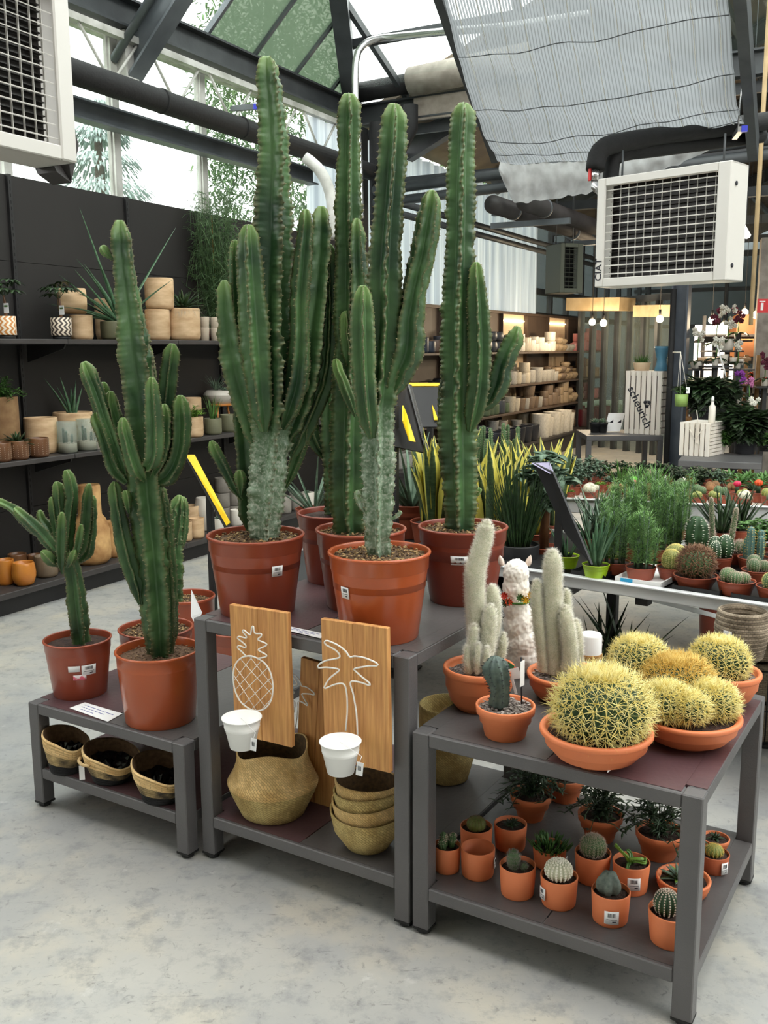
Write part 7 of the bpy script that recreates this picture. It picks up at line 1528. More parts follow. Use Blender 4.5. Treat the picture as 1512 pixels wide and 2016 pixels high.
# things under the low bench and coiled baskets on the right
def coil_basket(px, ybot, wb, wr, yr, z, label, tag_=True):
    pc, rb_, rt_, h_ = pot_place(px, ybot, wb, wr, yr, z); t = thing('coiled_basket', pc, label, 'basket'); b = MB()
    woven(b, [(rb_ * .8, 0)] + [(a, c) for a, c, _ in coils(rb_, .003, rt_ * 1.0, h_ * .78, 10, .0035, 0)] + [(rt_ * 1.06, h_ * .8), (rt_ * 1.08, h_ * .97), (rt_ * 1.03, h_), (rt_ * .97, h_ * .99)] + [(a, c) for a, c, _ in coils(rt_ * .94, h_ * .95, rb_ * .9, .02, 10, -.003, 0)] + [(1e-4, .02)], 64, 0); b.build('basket_body', M['coilgrey'], t)
    if tag_:
        a = cam_ang(pc) - .2; b = MB(); q = V((cos(a), sin(a), 0)) * (rt_ * 1.1) + V((0, 0, h_ * .8)); b.box(q, (.02, .002, .028), rz=a + pi / 2); b.build('care_tag', M['paper'], t)
    return t, pc, rt_, h_
C0 = on_z(1490, 1470, .0); C0 = C0 + V((C0.x, C0.y, 0)).normalized() * .16
t = thing('wire_basket_stand', V((C0.x, C0.y, 0)), 'black wire cage holding coiled grey baskets at the right frame edge', 'stand'); b = MB(); R_ = 78 * mpp(C0)
for z in (.012, .16, .33, .5): b.tube([V((cos(a * pi / 20) * R_, sin(a * pi / 20) * R_, z)) for a in range(41)], .004, 6, cap=False)
for a in range(14): b.tube([V((cos(a * pi / 7) * R_, sin(a * pi / 7) * R_, .01)), V((cos(a * pi / 7) * R_, sin(a * pi / 7) * R_, .5))], .003, 5)
b.lathe([(1e-5, .0), (R_ * 1.02, 0), (R_ * 1.02, .012), (1e-5, .012)], 40); b.build('wire_cage', M['blackmetal'], t)
for i, (dz, s, dx, dy, lb) in enumerate(((.014, .9, 0, 0, 'bottom coiled grey basket inside the black wire cage'), (.19, .92, .0, .0, 'middle coiled grey basket inside the black wire cage'), (.36, .88, .03, 0, 'upper coiled grey basket inside the black wire cage'))):
    t = thing('coiled_basket', V((C0.x + dx * .3, C0.y, dz)), lb, 'basket'); b = MB(); rr = R_ * s; hh = .165 if i < 2 else .2
    woven(b, [(rr * .85, 0)] + [(a, c) for a, c, _ in coils(rr * .92, .003, rr, hh, 8, .003, 0)] + [(rr * .93, hh)] + [(rr * .86, .02), (1e-4, .02)], 56, 0); b.build('basket_body', M['coilgrey'], t)
p = at_d(1462, 1216, 3.35); t = thing('coiled_basket', V((p.x, p.y, .56)), 'wide mouthed coiled grey basket on top of the wire cage with a white tag', 'basket'); rt_ = 46 * mpp(p); hh = max(.1, p.z - .56 + .03)
b = MB(); woven(b, [(rt_ * .86, 0)] + [(a, c) for a, c, _ in coils(rt_ * .9, .003, rt_ * 1.12, hh * .62, 7, .003, 0)] + [(a, c) for a, c, _ in coils(rt_ * 1.12, hh * .62, rt_, hh, 4, .003, 0)] + [(rt_ * .94, hh)] + [(a, c) for a, c, _ in coils(rt_ * .94, hh * .96, rt_ * .8, .02, 9, -.003, 0)] + [(1e-4, .02)], 64, 0); b.build('basket_body', M['coilgrey'], t)
a = cam_ang(p); b = MB(); b.box(V((cos(a - .5), sin(a - .5), 0)) * rt_ * 1.16 + V((0, 0, hh * .55)), (.03, .003, .034), rz=a - .5 + pi / 2); b.build('care_tag', M['paper'], t)
for px, py, dep, lb, sd in ((1180, 1290, 3.9, 'dark strappy plant on the floor under the low bench, behind the candle', 1), (1235, 1300, 3.9, 'dark strappy plant under the low bench behind the barrel cacti', 2)):
    p = on_z(px, 1330, .1); t = thing('strappy_plant', V((p.x, p.y, 0)), lb, 'potted plant'); make_pot(t, 'nursery', .09, .11, .16, 'blackpot', 'soil', .9, seg=28); b = MB(); blades(b, (0, 0, .13), 14, .38, .03, seed=sd, spread=.8, rad=.04, thick=.08, droop=.3, n_=8); b.build('foliage', M['leafdk'], t)
p = on_z(1412, 1290, .0); t = thing('shaded_plant', V((p.x, p.y, 0)), 'dark leafy plant in a brown pot under the low bench left of the coiled baskets', 'potted plant'); make_pot(t, 'nursery', .09, .11, .3, 'dkplast', 'soil', .9, seg=28); b = MB(); bush(b, (0, 0, .28), 22, .11, .22, .05, .04, seed=5); b.build('foliage', M['leafdk'], t)
# ================= far shelving with coloured pots =================
M['brownlam'] = mat('brown_laminate', S(84, 68, 56), S(74, 60, 50), .55, 4)
M['beigelam'] = mat('beige_laminate', S(226, 200, 166), S(216, 188, 154), .5, 3)
M['ledstrip'] = mat('led_strip', (1, .85, .6), emit=((1, .82, .55), 9))
M['concfloor'] = M['floor']
V0 = 9.25
nb = 8; bw = (17.9 - V0) / nb
ZR = (.30, .74, 1.13, 1.60)
for k in range(nb):
    v0 = V0 + bw * k; v1 = v0 + bw; O_ = W(-5.0, (v0 + v1) / 2, 0); t = thing('shelving_bay', O_, ('brown shelving bay of the far wall, nearest, behind the cactus trunks', 'brown shelving bay of the far wall, second nearest', 'brown shelving bay of the far wall, third nearest', 'brown shelving bay of the far wall, left of the dark blue pots', 'brown shelving bay of the far wall behind white pots', 'brown shelving bay of the far wall with big white floor pots', 'brown shelving bay of the far wall with stacked sand bowls', 'farthest brown shelving bay, with pink and wine red pots')[k], 'shelving')
    b = MB(); ax_box(b, -5.27, -5.24, v0 + .002, v1 - .002, .0, 2.16); b.build('back_panel', M['brownlam'] if k % 2 else M['beigelam'], t, org=O_)
    b = MB(); ax_box(b, -5.24, -5.18 if k else -4.82, v0 - .01, v0 + .01, .0, 2.16); b.build('side_panel', M['brownlam'], t, org=O_)
    b = MB(); ax_box(b, -5.27, -5.2, v0 + .002, v1 - .002, 2.16, 2.2); b.build('top_rail', M['brownlam'], t, org=O_)
    for z in ZR[1:]: b = MB(); ax_box(b, -5.24, UF, v0 + .002, v1 - .002, z - .03, z, bev=.003); b.build('shelf_board', M['brownlam'], t, org=O_)
    b = MB(); ax_box(b, -5.24, UF + .2, v0 + .002, v1 - .002, ZR[0] - .04, ZR[0], bev=.003); ax_box(b, -5.2, UF + .16, v0 + .01, v1 - .01, 0, ZR[0] - .04); b.build('base_shelf', M['shelf'], t, org=O_)
    if k % 2 == 0: b = MB(); ax_box(b, -5.235, -5.215, v0 + .05, v1 - .05, 2.06, 2.075); b.build('light_strip', M['ledstrip'], t, org=O_)
cp = {}
for n, c in dict(navy=(44, 52, 66), slate=(74, 78, 84), white2=(214, 208, 196), ivory=(196, 186, 166), sandc=(158, 138, 112), taupe=(118, 100, 84), mocha=(92, 70, 56), pinkc=(190, 120, 120), rose=(206, 142, 138), wine=(84, 24, 34), blackc=(36, 38, 46), greenc=(96, 112, 84), greyw=(168, 164, 156)).items():
    cp[n] = mat('glaze_' + n, S(*c), S(*[int(x * .88) for x in c]), .4, 9, objrand=.1)
shapes = {'CYL': CYL, 'CUP': CUP, 'BEL': BEL, 'BOWL': BOWL}
PP = {}
def far_pot(sh, colr, p, r, h, label, group):
    key = (sh, colr)
    if key not in PP:
        t = thing({'CYL': 'cylinder_pot', 'CUP': 'tapered_pot', 'BEL': 'round_pot', 'BOWL': 'ceramic_bowl'}[sh], p, label, 'pot', group); b = MB(); b.lathe(shapes[sh], 20); o = b.build('ceramic_body', cp[colr], t); t.scale = (r, r, h); PP[key] = t; return t
    return dup(PP[key], p, 0, label, group, (r, r, h))
cn = dict(navy='dark blue', slate='slate grey', white2='white', ivory='ivory', sandc='sand coloured', taupe='taupe', mocha='brown', pinkc='dusty pink', rose='rose pink', wine='wine red', blackc='blackish blue', greenc='moss green', greyw='pale grey')
shn = ('bottom', 'second', 'third', 'top')
plan = {3: [(9.3, 11.6, ['navy', 'navy', 'mocha'], 'CYL', 1), (11.6, 13.2, ['slate', 'navy', 'slate'], 'BEL', 2), (13.2, 15.0, ['white2', 'ivory', 'white2'], 'CYL', 2), (15.0, 16.2, ['greyw', 'sandc'], 'BOWL', 2), (16.2, 17.8, ['pinkc', 'rose', 'pinkc'], 'CYL', 2)],
 2: [(9.3, 12.2, ['mocha', 'blackc'], 'BOWL', 1), (12.6, 14.2, ['greyw', 'ivory'], 'CYL', 2), (14.2, 15.2, ['ivory', 'greyw'], 'CUP', 1), (15.2, 16.6, ['sandc', 'taupe'], 'BOWL', 3), (16.6, 17.8, ['mocha', 'mocha', 'sandc'], 'CYL', 2)],
 1: [(9.3, 11.6, ['greyw', 'white2'], 'CYL', 1), (11.6, 13.0, ['slate', 'greenc'], 'CYL', 1), (13.0, 14.6, ['ivory', 'greyw', 'taupe'], 'CUP', 2), (14.6, 15.8, ['taupe', 'sandc'], 'CYL', 2), (15.8, 16.8, ['sandc', 'taupe'], 'BOWL', 3), (16.8, 17.8, ['wine', 'pinkc'], 'CYL', 2)],
 0: [(9.3, 11.0, ['greyw', 'slate'], 'CYL', 1), (11.0, 12.4, ['blackc', 'navy'], 'CUP', 2), (12.4, 13.6, ['greyw', 'ivory'], 'CUP', 2), (13.6, 15.4, ['white2', 'white2', 'ivory'], 'CYL', 2), (15.4, 16.4, ['taupe', 'mocha'], 'BEL', 2), (16.4, 17.8, ['wine', 'wine'], 'CYL', 2)]}
rnd = random.Random(77)
for si, segs in plan.items():
    for (a, e, cols, sh, st) in segs:
        v = a + .1
        while v < e - .05:
            c = rnd.choice(cols); r = rnd.uniform(.075, .115) * (1.1 if sh == 'BOWL' else 1); h = r * {'CYL': 1.8, 'CUP': 1.9, 'BEL': 1.5, 'BOWL': 1.15}[sh] * rnd.uniform(.85, 1.1)
            for u in ((-4.9,) if si == 3 else (-4.9, -5.11)):
                z = ZR[si]; n = rnd.randint(1, st)
                maxz = ZR[si] + (.36 if si < 3 else .4)
                for q in range(n):
                    hh = h * (.9 if q else 1)
                    if z + hh > maxz: break
                    far_pot(sh, c, W(u, v, z), r * (1 - .06 * q), hh, '%s ceramic %s in the stacks on the %s shelf of the far wall' % (cn[c], {'CYL': 'pot', 'CUP': 'tapered pot', 'BEL': 'round pot', 'BOWL': 'bowl'}[sh], shn[si]), 'far %s shelf %s %s' % (shn[si], cn[c], sh.lower())); z += hh
                if u < -5: break
            v += r * 2 + .015
for i, v in enumerate([14.05 + .27 * k for k in range(6)]): far_pot('CUP', 'white2', W(-4.72, v, ZR[0]), .15 if i % 2 == 0 else .12, .36 if i % 2 == 0 else .3, 'big white tapered pot on the base ledge of the far shelving', 'big white floor pots')
for i, v in enumerate([12.0 + .3 * k for k in range(6)]): far_pot('CUP', 'blackc', W(-4.7, v, ZR[0]), .14, .24, 'blackish blue tapered pot on the base ledge of the far shelving', 'dark floor pots')
for i, v in enumerate([16.3 + .3 * k for k in range(5)]):
    far_pot('CYL', 'wine', W(-4.7, v, ZR[0]), .14, .3, 'wine red pot on the base ledge of the far shelving', 'wine red floor pots')
# ================= tables with crates and plants in the hall =================
def simple_table(p0, p1, z, dep, label, w=.06):
    """front edge from p0 to p1 (world), depth dep away from the viewer"""
    X = (p1 - p0); L = X.length; X.normalize(); Y = ZV.cross(X); t = thing('display_table', V((p0.x, p0.y, 0)), label, 'table'); o = V((p0.x, p0.y, 0)); c = V((p0.x, p0.y, z))
    b = MB(); b.box(c + X * L / 2 + Y * dep / 2 - ZV * .03, (L, dep, .06), ax=(X, Y, ZV), bev=.004); b.build('top', M['tabgrey'], t, org=o)
    for i, j in ((w / 2, w / 2), (L - w / 2, w / 2), (w / 2, dep - w / 2), (L - w / 2, dep - w / 2)): b = MB(); q = c + X * i + Y * j; b.box(V((q.x, q.y, (z - .06) / 2)), (w, w, z - .06), ax=(X, Y, ZV)); b.build('leg', M['tabgrey'], t, org=o)
    return X, Y
zt = .62
M['crateshade'] = mat('crate_inner_shade', S(62, 50, 42), rough=.9)
a, e = on_z(1155, 858, zt), on_z(1306, 858, zt); XT, YT2 = simple_table(a, e, zt, .9, 'grey steel table carrying the tall branded crate in the hall')
a2, e2 = on_z(1335, 906, zt), on_z(1500, 912, zt); simple_table(a2, e2, zt, .8, 'grey steel table carrying the short crate and big dark planters')
simple_table(on_z(1516, 900, zt), on_z(1640, 905, zt), zt, .8, 'grey steel table cut by the right frame edge in the hall')
def crate(pbl, pbr, ptop, z, dep, label, n=7, side=True):
    A = on_z(*pbl, z); B_ = on_z(*pbr, z); X = (B_ - A); w = X.length; X.normalize(); Y = ZV.cross(X); d = A - CAM; lo = .1; hi = 2
    for _ in range(30):
        m_ = (lo + hi) / 2; q = A + ZV * m_ - CAM; py = 1008 - FPX * q.dot(UU) / q.dot(FW)
        if py > ptop: lo = m_
        else: hi = m_
    h = lo; t = thing('wooden_crate', A, label, 'crate'); sw = w / n
    for i in range(n):
        b = MB(); b.box(A + X * sw * (i + .5) + ZV * h / 2, (sw * .8, .018, h), ax=(X, Y, ZV), bev=.002); b.build('slat', M['crate'], t, org=A)
    b = MB()
    for zz in (.03, h - .03): b.box(A + X * w / 2 + Y * .02 + ZV * zz, (w, .02, .05), ax=(X, Y, ZV))
    b.build('batten', M['crate'], t, org=A)
    b = MB(); m_ = 9
    for i in range(m_): b.box(A + X * (w - .009) + Y * (dep / 2 + .01) + ZV * h * (i + .5) / m_, (.018, dep, h / m_ * .82), ax=(X, Y, ZV))
    for i in range(m_): b.box(A + X * (.009) + Y * (dep / 2 + .01) + ZV * h * (i + .5) / m_, (.018, dep, h / m_ * .82), ax=(X, Y, ZV))
    b.box(A + X * w / 2 + Y * dep / 2 + ZV * (h - .009), (w, dep, .018), ax=(X, Y, ZV)); b.box(A + X * w / 2 + Y * dep + ZV * h / 2, (w, .018, h), ax=(X, Y, ZV))
    b.build('side_slats', M['crate'], t, org=A); b = MB(); b.box(A + X * w / 2 + Y * .05 + ZV * h / 2, (w - .04, .01, h - .04), ax=(X, Y, ZV)); b.build('slat_gap_shade', M['crateshade'], t, org=A); return t, A, X, Y, w, h  # dark board behind the slats stands in for the shade inside the crate
ct, cA_, cX, cY, cw, ch = crate((1228, 853), (1300, 857), 730, zt, .3, 'tall whitewashed crate with black lettering standing on the hall table')
ang = radians(-62); dX = cX * cos(ang) + ZV * sin(ang); dY = -cX * sin(ang) + ZV * cos(ang)
text('lettering', 'scheurich', cX * cw * .42 + ZV * ch * .43 - cY * .011, dX, dY, ch * .185, M['ink'], ct, ext=.001)
lc = cX * cw * .62 + ZV * ch * .49 - cY * .012
for i, (dx, dz) in enumerate(((-.32, .2), (.32, .2), (-.0, -.42))):
    b = MB(); b.lathe([(1e-5, 0), (ch * .028, 0), (ch * .028, .003), (1e-5, .003)], 20, lc + cX * dx * ch * .1 + ZV * dz * ch * .1, ax=(cX, ZV, -cY)); b.build('logo', M['ink'], ct)
b = MB(); b.tube([lc + cX * cos(a_ * pi / 10) * ch * .042 + ZV * sin(a_ * pi / 10) * ch * .042 for a_ in range(21)], .005, 5, cap=False); b.build('logo', M['ink'], ct)
M['bluevase'] = mat('teal_vase', S(88, 140, 166), S(76, 126, 152), .4, 8)
def on_top(name, prof, m, px, base, w, h, label, cat): 
    k = mpp(base); t = thing(name, base, label, cat); b = MB(); b.lathe([(a * w / 2 * k, c * h * k) for a, c in prof], 28); b.build('body', m, t); return t, w / 2 * k, h * k
bv = cA_ + cX * cw * .86 + cY * .1 + ZV * ch
on_top('vase', [(1e-5, 0), (.9, 0), (.95, .04), (.7, .3), (.62, .48), (.75, .62), (.98, .9), (1, 1), (.93, 1), (.6, .6), (1e-5, .5)], M['bluevase'], 0, bv, 30, 48, 'waisted teal blue vase standing on the tall branded crate', 'vase')
bp_ = cA_ + cX * cw * .28 + cY * .15 + ZV * ch
t, r, h = on_top('herb_box', CUP, M['beigelam'], 0, bp_, 34, 16, 'small planter with grassy herbs on top of the tall branded crate', 'potted plant'); b = MB(); blades(b, (0, 0, h * .8), 70, .13, .012, seed=1, spread=.6, rad=.07); b.build('foliage', M['leafmid'], t)
ct2, cA2, cX2, cY2, cw2, ch2 = crate((1336, 896), (1396, 900), 831, zt, .4, 'short whitewashed crate with a twine knot beside the steel column', 6)
b = MB(); q = cX2 * cw2 * .55 + ZV * ch2 + cY2 * -.02; b.tube([q + V((0, 0, .12)), q + cX2 * .02, q - ZV * .18, q - ZV * .2 + cX2 * .04], .004, 4); b.tube([q + V((0, 0, -.06)) - cX2 * .06, q - ZV * .16, q - ZV * .06 + cX2 * .06], .004, 4); b.build('twine', M['crate'], ct2)
def far_plant(px, py, dep_or_z, kind, w, h, potm, label, fol, fm, name='potted_plant', cat='potted plant', zabs=None):
    p = on_z(px, py, zabs) if zabs is not None else at_d(px, py, dep_or_z); k = mpp(p); t = thing(name, p, label, cat); make_pot(t, kind, w * .38 * k, w * .5 * k, h * k, potm, None, seg=28); b = MB(); b.lathe([(1e-5, h * k * .85), (w * .44 * k, h * k * .85), (w * .44 * k, h * k * .88), (1e-5, h * k * .88)], 16); b.build('soil', M['soil'], t)
    b = MB(); fol(b, h * k, k); b.build('foliage', M[fm] if isinstance(fm, str) else fm, t); return t
M['dkplanter'] = mat('charcoal_planter', S(58, 58, 62), S(48, 48, 52), .5, 6)
def broad(n, R, H, L, w, seed): return lambda b, h, k: bush(b, (0, 0, h * .9), n, R * k, H * k, L * k, w * k, 0, seed=seed, hang=.5, thick=.05)
q = cA2 + cX2 * cw2 * .2 + cY2 * .15 + ZV * ch2
t = far_plant(*(0, 0), 0, 'cyl', 28, 26, 'blackpot', 'black square pot with a small plant and white tag on the short crate', broad(14, 18, 30, 16, 6, 1), 'leafdk', zabs=None); t.location = q; 
q = cA2 + cX2 * cw2 * .9 + cY2 * .1 + ZV * ch2; k = mpp(q); t = thing('spray_bottle', q, 'small clear spray bottle with a white label on the short crate', 'bottle'); b = MB(); b.lathe([(1e-5, 0), (.03, 0), (.032, .01), (.032, .15), (.014, .175), (.012, .2), (1e-5, .2)], 16); b.build('bottle_body', M['whitecer'], t); b = MB(); b.lathe([(.014, .2), (.014, .235), (.006, .25), (1e-5, .25)], 12); b.build('nozzle', M['white'], t)
far_plant(1385, 842, 9.9, 'flower', 54, 44, 'dkplanter', 'big charcoal planter with dark leaves behind the short crate', broad(40, 44, 60, 34, 14, 2), 'leafdk')
far_plant(1420, 850, 10.2, 'flower', 42, 54, 'dkplanter', 'second charcoal planter with dark leaves, right of the spray bottle', broad(30, 40, 56, 30, 14, 3), 'leafdk')
far_plant(1466, 893, 0, 'flower', 48, 34, 'dkplanter', 'low ridged charcoal planter full of broad leaves on the second hall table', broad(46, 56, 64, 36, 20, 4), 'leafdk', zabs=zt)
far_plant(1418, 893, 0, 'flower', 20, 18, 'whitecer', 'small white pot with a pale lily beside the short crate', broad(12, 14, 34, 20, 12, 5), 'leafmid', zabs=zt)
far_plant(1505, 888, 0, 'flower', 30, 14, 'blackpot', 'bright green leafy pot plant at the right edge of the second hall table', broad(30, 26, 26, 18, 12, 6), 'leafmid', zabs=zt)
# steel columns
b = MB(); cb = V((3.42, 11.16, 0))
def hcol(b, c, w, h, rz, t_=.02): b.box(c + ZV * h / 2, (w, t_, h), rz=rz); X = V((cos(rz), sin(rz), 0)); [b.box(c + X * s * w / 2 + ZV * h / 2, (t_, w, h), rz=rz) for s in (-1, 1)]
hcol(b, cb, .17, 4.6, -.5); t = thing('steel_column', cb, 'blue grey steel column standing between the two crates', 'column'); b.build('column_profile', mat('bluegrey_steel', S(64, 70, 80), S(84, 90, 98), .45, 4), t, org=cb)
b = MB(); q = cb + V((-.12, -.1, 0)); b.tube([q, q + ZV * 2.3], .035, 10); b.build('drain_pipe', M['blackpipe'], t, org=cb)
cc = at_d(1497, 900, 12.5); cc.z = 0; b = MB(); b.box(cc + ZV * 1.5, (.3, .3, 3.0), rz=-.3); tag(b.build('concrete_column', M['concrete2'], org=cc), 'grey concrete column carrying the red sign at the right edge', 'column')
# red extinguisher sign
sp_ = at_d(1513, 602, 11.0); t = thing('fire_sign', sp_, 'red fire extinguisher sign hanging at the right frame edge', 'sign'); Xs = RR.copy(); b = MB(); b.box(V((0, 0, 0)), (.26, .004, .155), ax=(Xs, Xs.cross(ZV) * -1, ZV)); b.build('sign_plate', mat('sign_red', S(205, 40, 44), rough=.5), t)
N_ = Xs.cross(ZV).normalized()
b = MB(); b.box(-Xs * .075 + N_ * .004 - ZV * .01, (.03, .002, .085), ax=(Xs, -N_, ZV)); b.build('pictogram', M['white'], t); b = MB(); b.box(-Xs * .075 + N_ * .004 + ZV * .05, (.07, .002, .008), ax=(Xs, -N_, ZV)); b.build('pictogram', M['white'], t)
text('lettering', 'S', Xs * .02 + N_ * .004 - ZV * .005, Xs, ZV, .12, M['white'], t)
# green hanging planter
hp = cb + V((.02, -.3, 0)); hp = at_d(1341, 800, 9.7); t = thing('hanging_planter', hp, 'green hanging planter with a small plant on the steel column', 'potted plant'); k = mpp(hp)
b = MB(); b.lathe([(1e-5, 0), (12 * k, 0), (13 * k, 24 * k), (12 * k, 24 * k), (1e-5, 20 * k)], 28); b.build('pot', mat('apple_green', S(142, 172, 92), rough=.5), t); b = MB(); bush(b, (0, 0, 22 * k), 16, 13 * k, 18 * k, 10 * k, 5 * k, seed=3, hang=.3); b.build('foliage', M['leafmid'], t)
b = MB(); top = V((-6 * k, 0, 105 * k)); [b.tube([V((cos(a) * 12 * k, sin(a) * 12 * k, 23 * k)), top], .003, 4) for a in (0, 2.1, 4.2)]; b.tube([top, top + V((0, .25, 0))], .008, 5); b.build('cord', M['crate'], t)
b = MB(); b.box(V((8 * k, -12 * k, 32 * k)), (8 * k, .003, 12 * k), rz=.2); b.build('hang_tag', M['paper'], t)
# seed packets and small pots on the left end of the hall table
for i, (px, lb) in enumerate(((1174, 'black ribbed pot with a grey succulent at the left end of the hall table'), (1188, 'black ribbed pot beside the first, on the hall table'))):
    p = on_z(px, 853, zt) + YT2 * .1; t = thing('potted_succulent', p, lb, 'potted plant'); make_pot(t, 'flower', .055, .07, .13, 'blackpot', None, seg=20); b = MB(); rosette(b, (0, 0, .12), 20, .09, .03, seed=i); b.build('rosette', M['leafgrey'], t)
for i, px in enumerate((1204, 1220)):
    p = on_z(px, 852, zt) + YT2 * .12; t = thing('card_display', p, ('left', 'right')[i] + ' black and white printed card leaning beside the tall crate', 'card'); b = MB(); b.box(ZV * .12, (.1, .01, .24), ax=(XT, YT2, (ZV + YT2 * .3 + XT * .3).normalized())); b.build('card_sheet', M['paper'], t); b = MB(); b.box(ZV * .1 - YT2 * .006, (.09, .002, .05), ax=((XT + ZV * .8).normalized(), YT2, ZV)); b.build('printed_stripe', M['ink'], t)
# pots standing on one surface are nudged apart until none cuts into its neighbour
def settle(objs, n=90):
    R_ = []
    for o in objs:
        p = [c for c in o.children if c.name.split('.')[0] in ('pot', 'ceramic_body', 'jar', 'bowl')]
        if p: bb = p[0].bound_box; R_.append([o, (bb[6][0] - bb[0][0]) / 2 * p[0].scale[0] * o.scale[0]])
    for _ in range(n):
        mv_ = 0
        for i in range(len(R_)):
            for j in range(i):
                a, ra = R_[i]; c, rc = R_[j]
                if abs(a.location.z - c.location.z) > .04: continue
                d = a.location - c.location; d.z = 0; L = d.length; need = (ra + rc) * 1.0 + .001
                if L < need:
                    if L < 1e-4: d = V((1, 0, 0)); L = 1
                    s = d / L * (need - L); wa = .96 if a.location.length > c.location.length else .04
                    a.location += s * wa; c.location -= s * (1 - wa); mv_ += 1
        if not mv_: break
TOP_ = [o for o in col.objects if o.parent is None and o.get('category') in ('potted plant', 'pot', 'vase', 'terrarium')]
for z in ZS: settle([o for o in TOP_ if abs(o.location.z - z) < .02 and o.location.dot(EV) < -4.6 and o.location.dot(DV) < 9])
for z in (Z1, cB2.z, PZ): settle([o for o in TOP_ if abs(o.location.z - z) < .025 and o.location.dot(EV) > -3.5 and o.location.length < 8])
# ================= glazed rear part of the hall =================
M['glassdim'] = glass_mat('tinted_hall_glass', (.5, .52, .52), .9, .05)
b = MB(); g = MB(); VF = 24.0
for u in [-5.4 + .9 * k for k in range(0, 20)]: b.box(W(u, VF, 1.9), (.08, .1, 3.8), rz=-TH)
for z in (.1, 2.15, 3.0, 3.8): b.box(W(3, VF, z), (17.5, .08, .09), rz=-TH)
g.box(W(-3.9, VF, 1.95), (3.2, .012, 3.8), rz=-TH); w = b.build('window_4', M['steel'], kind='structure'); g.build('pane', M['glassdim'], w)
b = MB(); b.box(W(4.9, VF + .1, 1.95), (14.2, .1, 3.9), rz=-TH); struct('wall_back', b, M['brownlam'])
b = MB(); g = MB()
for v in [15.6 + .95 * k for k in range(0, 10)]: b.box(W(UW, v, 1.95), (.09, .09, 3.9), rz=-TH)
for z in (.1, 2.2, 2.6, 3.85): b.box(W(UW, 19.8, z), (.09, 8.6, .1), rz=-TH)
g.box(W(UW, 19.8, 1.95), (.012, 8.5, 3.8), rz=-TH); w = b.build('window_5', M['steel'], kind='structure'); g.build('pane', M['glassdim'], w)
# timber boxes above the glazed doors, door frames
for i, (px0, px1, y0, y1, dep) in enumerate(((1130, 1235, 588, 612, 15.5), (1270, 1322, 602, 624, 14.5))):
    a = at_d(px0, y1, dep); e = at_d(px1, y1, dep - .8); h = (y1 - y0) * mpp(a); b = MB(); b.bar(a + ZV * h / 2, e + ZV * h / 2, .4, h); tag(b.build('timber_box', M['tan'], org=a), ('left', 'right')[i] + ' pale timber box above the glazed doors in the hall', 'box')
b = MB(); g = MB(); dn = 15.8
A = at_d(1140, 800, 16.5); A.z = 0; B_ = at_d(1318, 800, 14.4); B_.z = 0; X = (B_ - A); L = X.length; X.normalize()
for i in range(8): q = A + X * L * i / 7; b.box(q + ZV * 1.2, (.07, .09, 2.4), ax=(X, ZV.cross(X), ZV))
b.box(A + X * L / 2 + ZV * 2.4, (L, .1, .1), ax=(X, ZV.cross(X), ZV)); g.box(A + X * L / 2 + ZV * 1.2, (L, .01, 2.35), ax=(X, ZV.cross(X), ZV)); w = b.build('door_1', M['steel'], kind='structure'); g.build('pane', M['glass'], w)
# warm shop zone: lamps, crates of flowers, orchids
def ceilz(p):
    u = p.dot(EV); P_ = ((-5.5, 4.05), (-1.2, 5.9), (3.4, 4.0), (7.8, 5.9), (12, 4.0))
    for (a, za), (c, zc) in zip(P_, P_[1:]):
        if a <= u <= c: return za + (zc - za) * (u - a) / (c - a) + .01
    return 4.0
def lamp(px, py, dep, label, r=.05, pw=25):
    p = at_d(px, py, dep); t = thing('pendant_lamp', p, label, 'lamp'); b = MB(); b.ball((0, 0, 0), r, 14, 10); b.build('bulb', mat('warm_bulb', (1, .8, .5), emit=((1, .78, .45), 30)), t); b = MB(); b.tube([V((0, 0, r * .9)), V((0, 0, r + .08))], .018, 8); b.tube([V((0, 0, r + .06)), V((0, 0, ceilz(p) - p.z))], .004, 4); b.build('flex', M['blackmetal'], t)
    ld = bpy.data.lights.new('bulb_light', 'POINT'); ld.energy = pw; ld.color = (1, .8, .55); ld.shadow_soft_size = .06; lo = bpy.data.objects.new('bulb_light', ld); col.objects.link(lo); lo.parent = t; lo.location = (0, 0, -.09); return t
for px, py, dep, lb in ((1166, 634, 14.6, 'round warm bulb above the right end of the far shelving'), (1188, 636, 13.6, 'brighter round bulb right of the far shelving'), (1299, 628, 13.2, 'small round bulb under the right timber box'), (1402, 630, 13.0, 'round warm bulb left of the brown cartons'), (1466, 615, 13.5, 'bright bulb above the brown cartons'), (1488, 620, 13.0, 'bright bulb left of the concrete column'), (1425, 640, 15, 'small bulb far behind the white orchids')): lamp(px, py, dep, lb)
p = at_d(1468, 452, 9.0); t = thing('tube_lamp', p, 'white fluorescent tube lamp right of the big heater', 'lamp'); b = MB(); b.tube([V((-.06, 0, .07)), V((.06, .1, -.05))], .03, 10); b.build('tube', mat('tube_glow', (1, .96, .88), emit=((1, .95, .85), 8)), t)
b = MB(); b.tube([V((0, 0, .05)), V((0, 0, ceilz(p) - p.z))], .004, 4); b.build('suspension_wire', M['steel'], t)
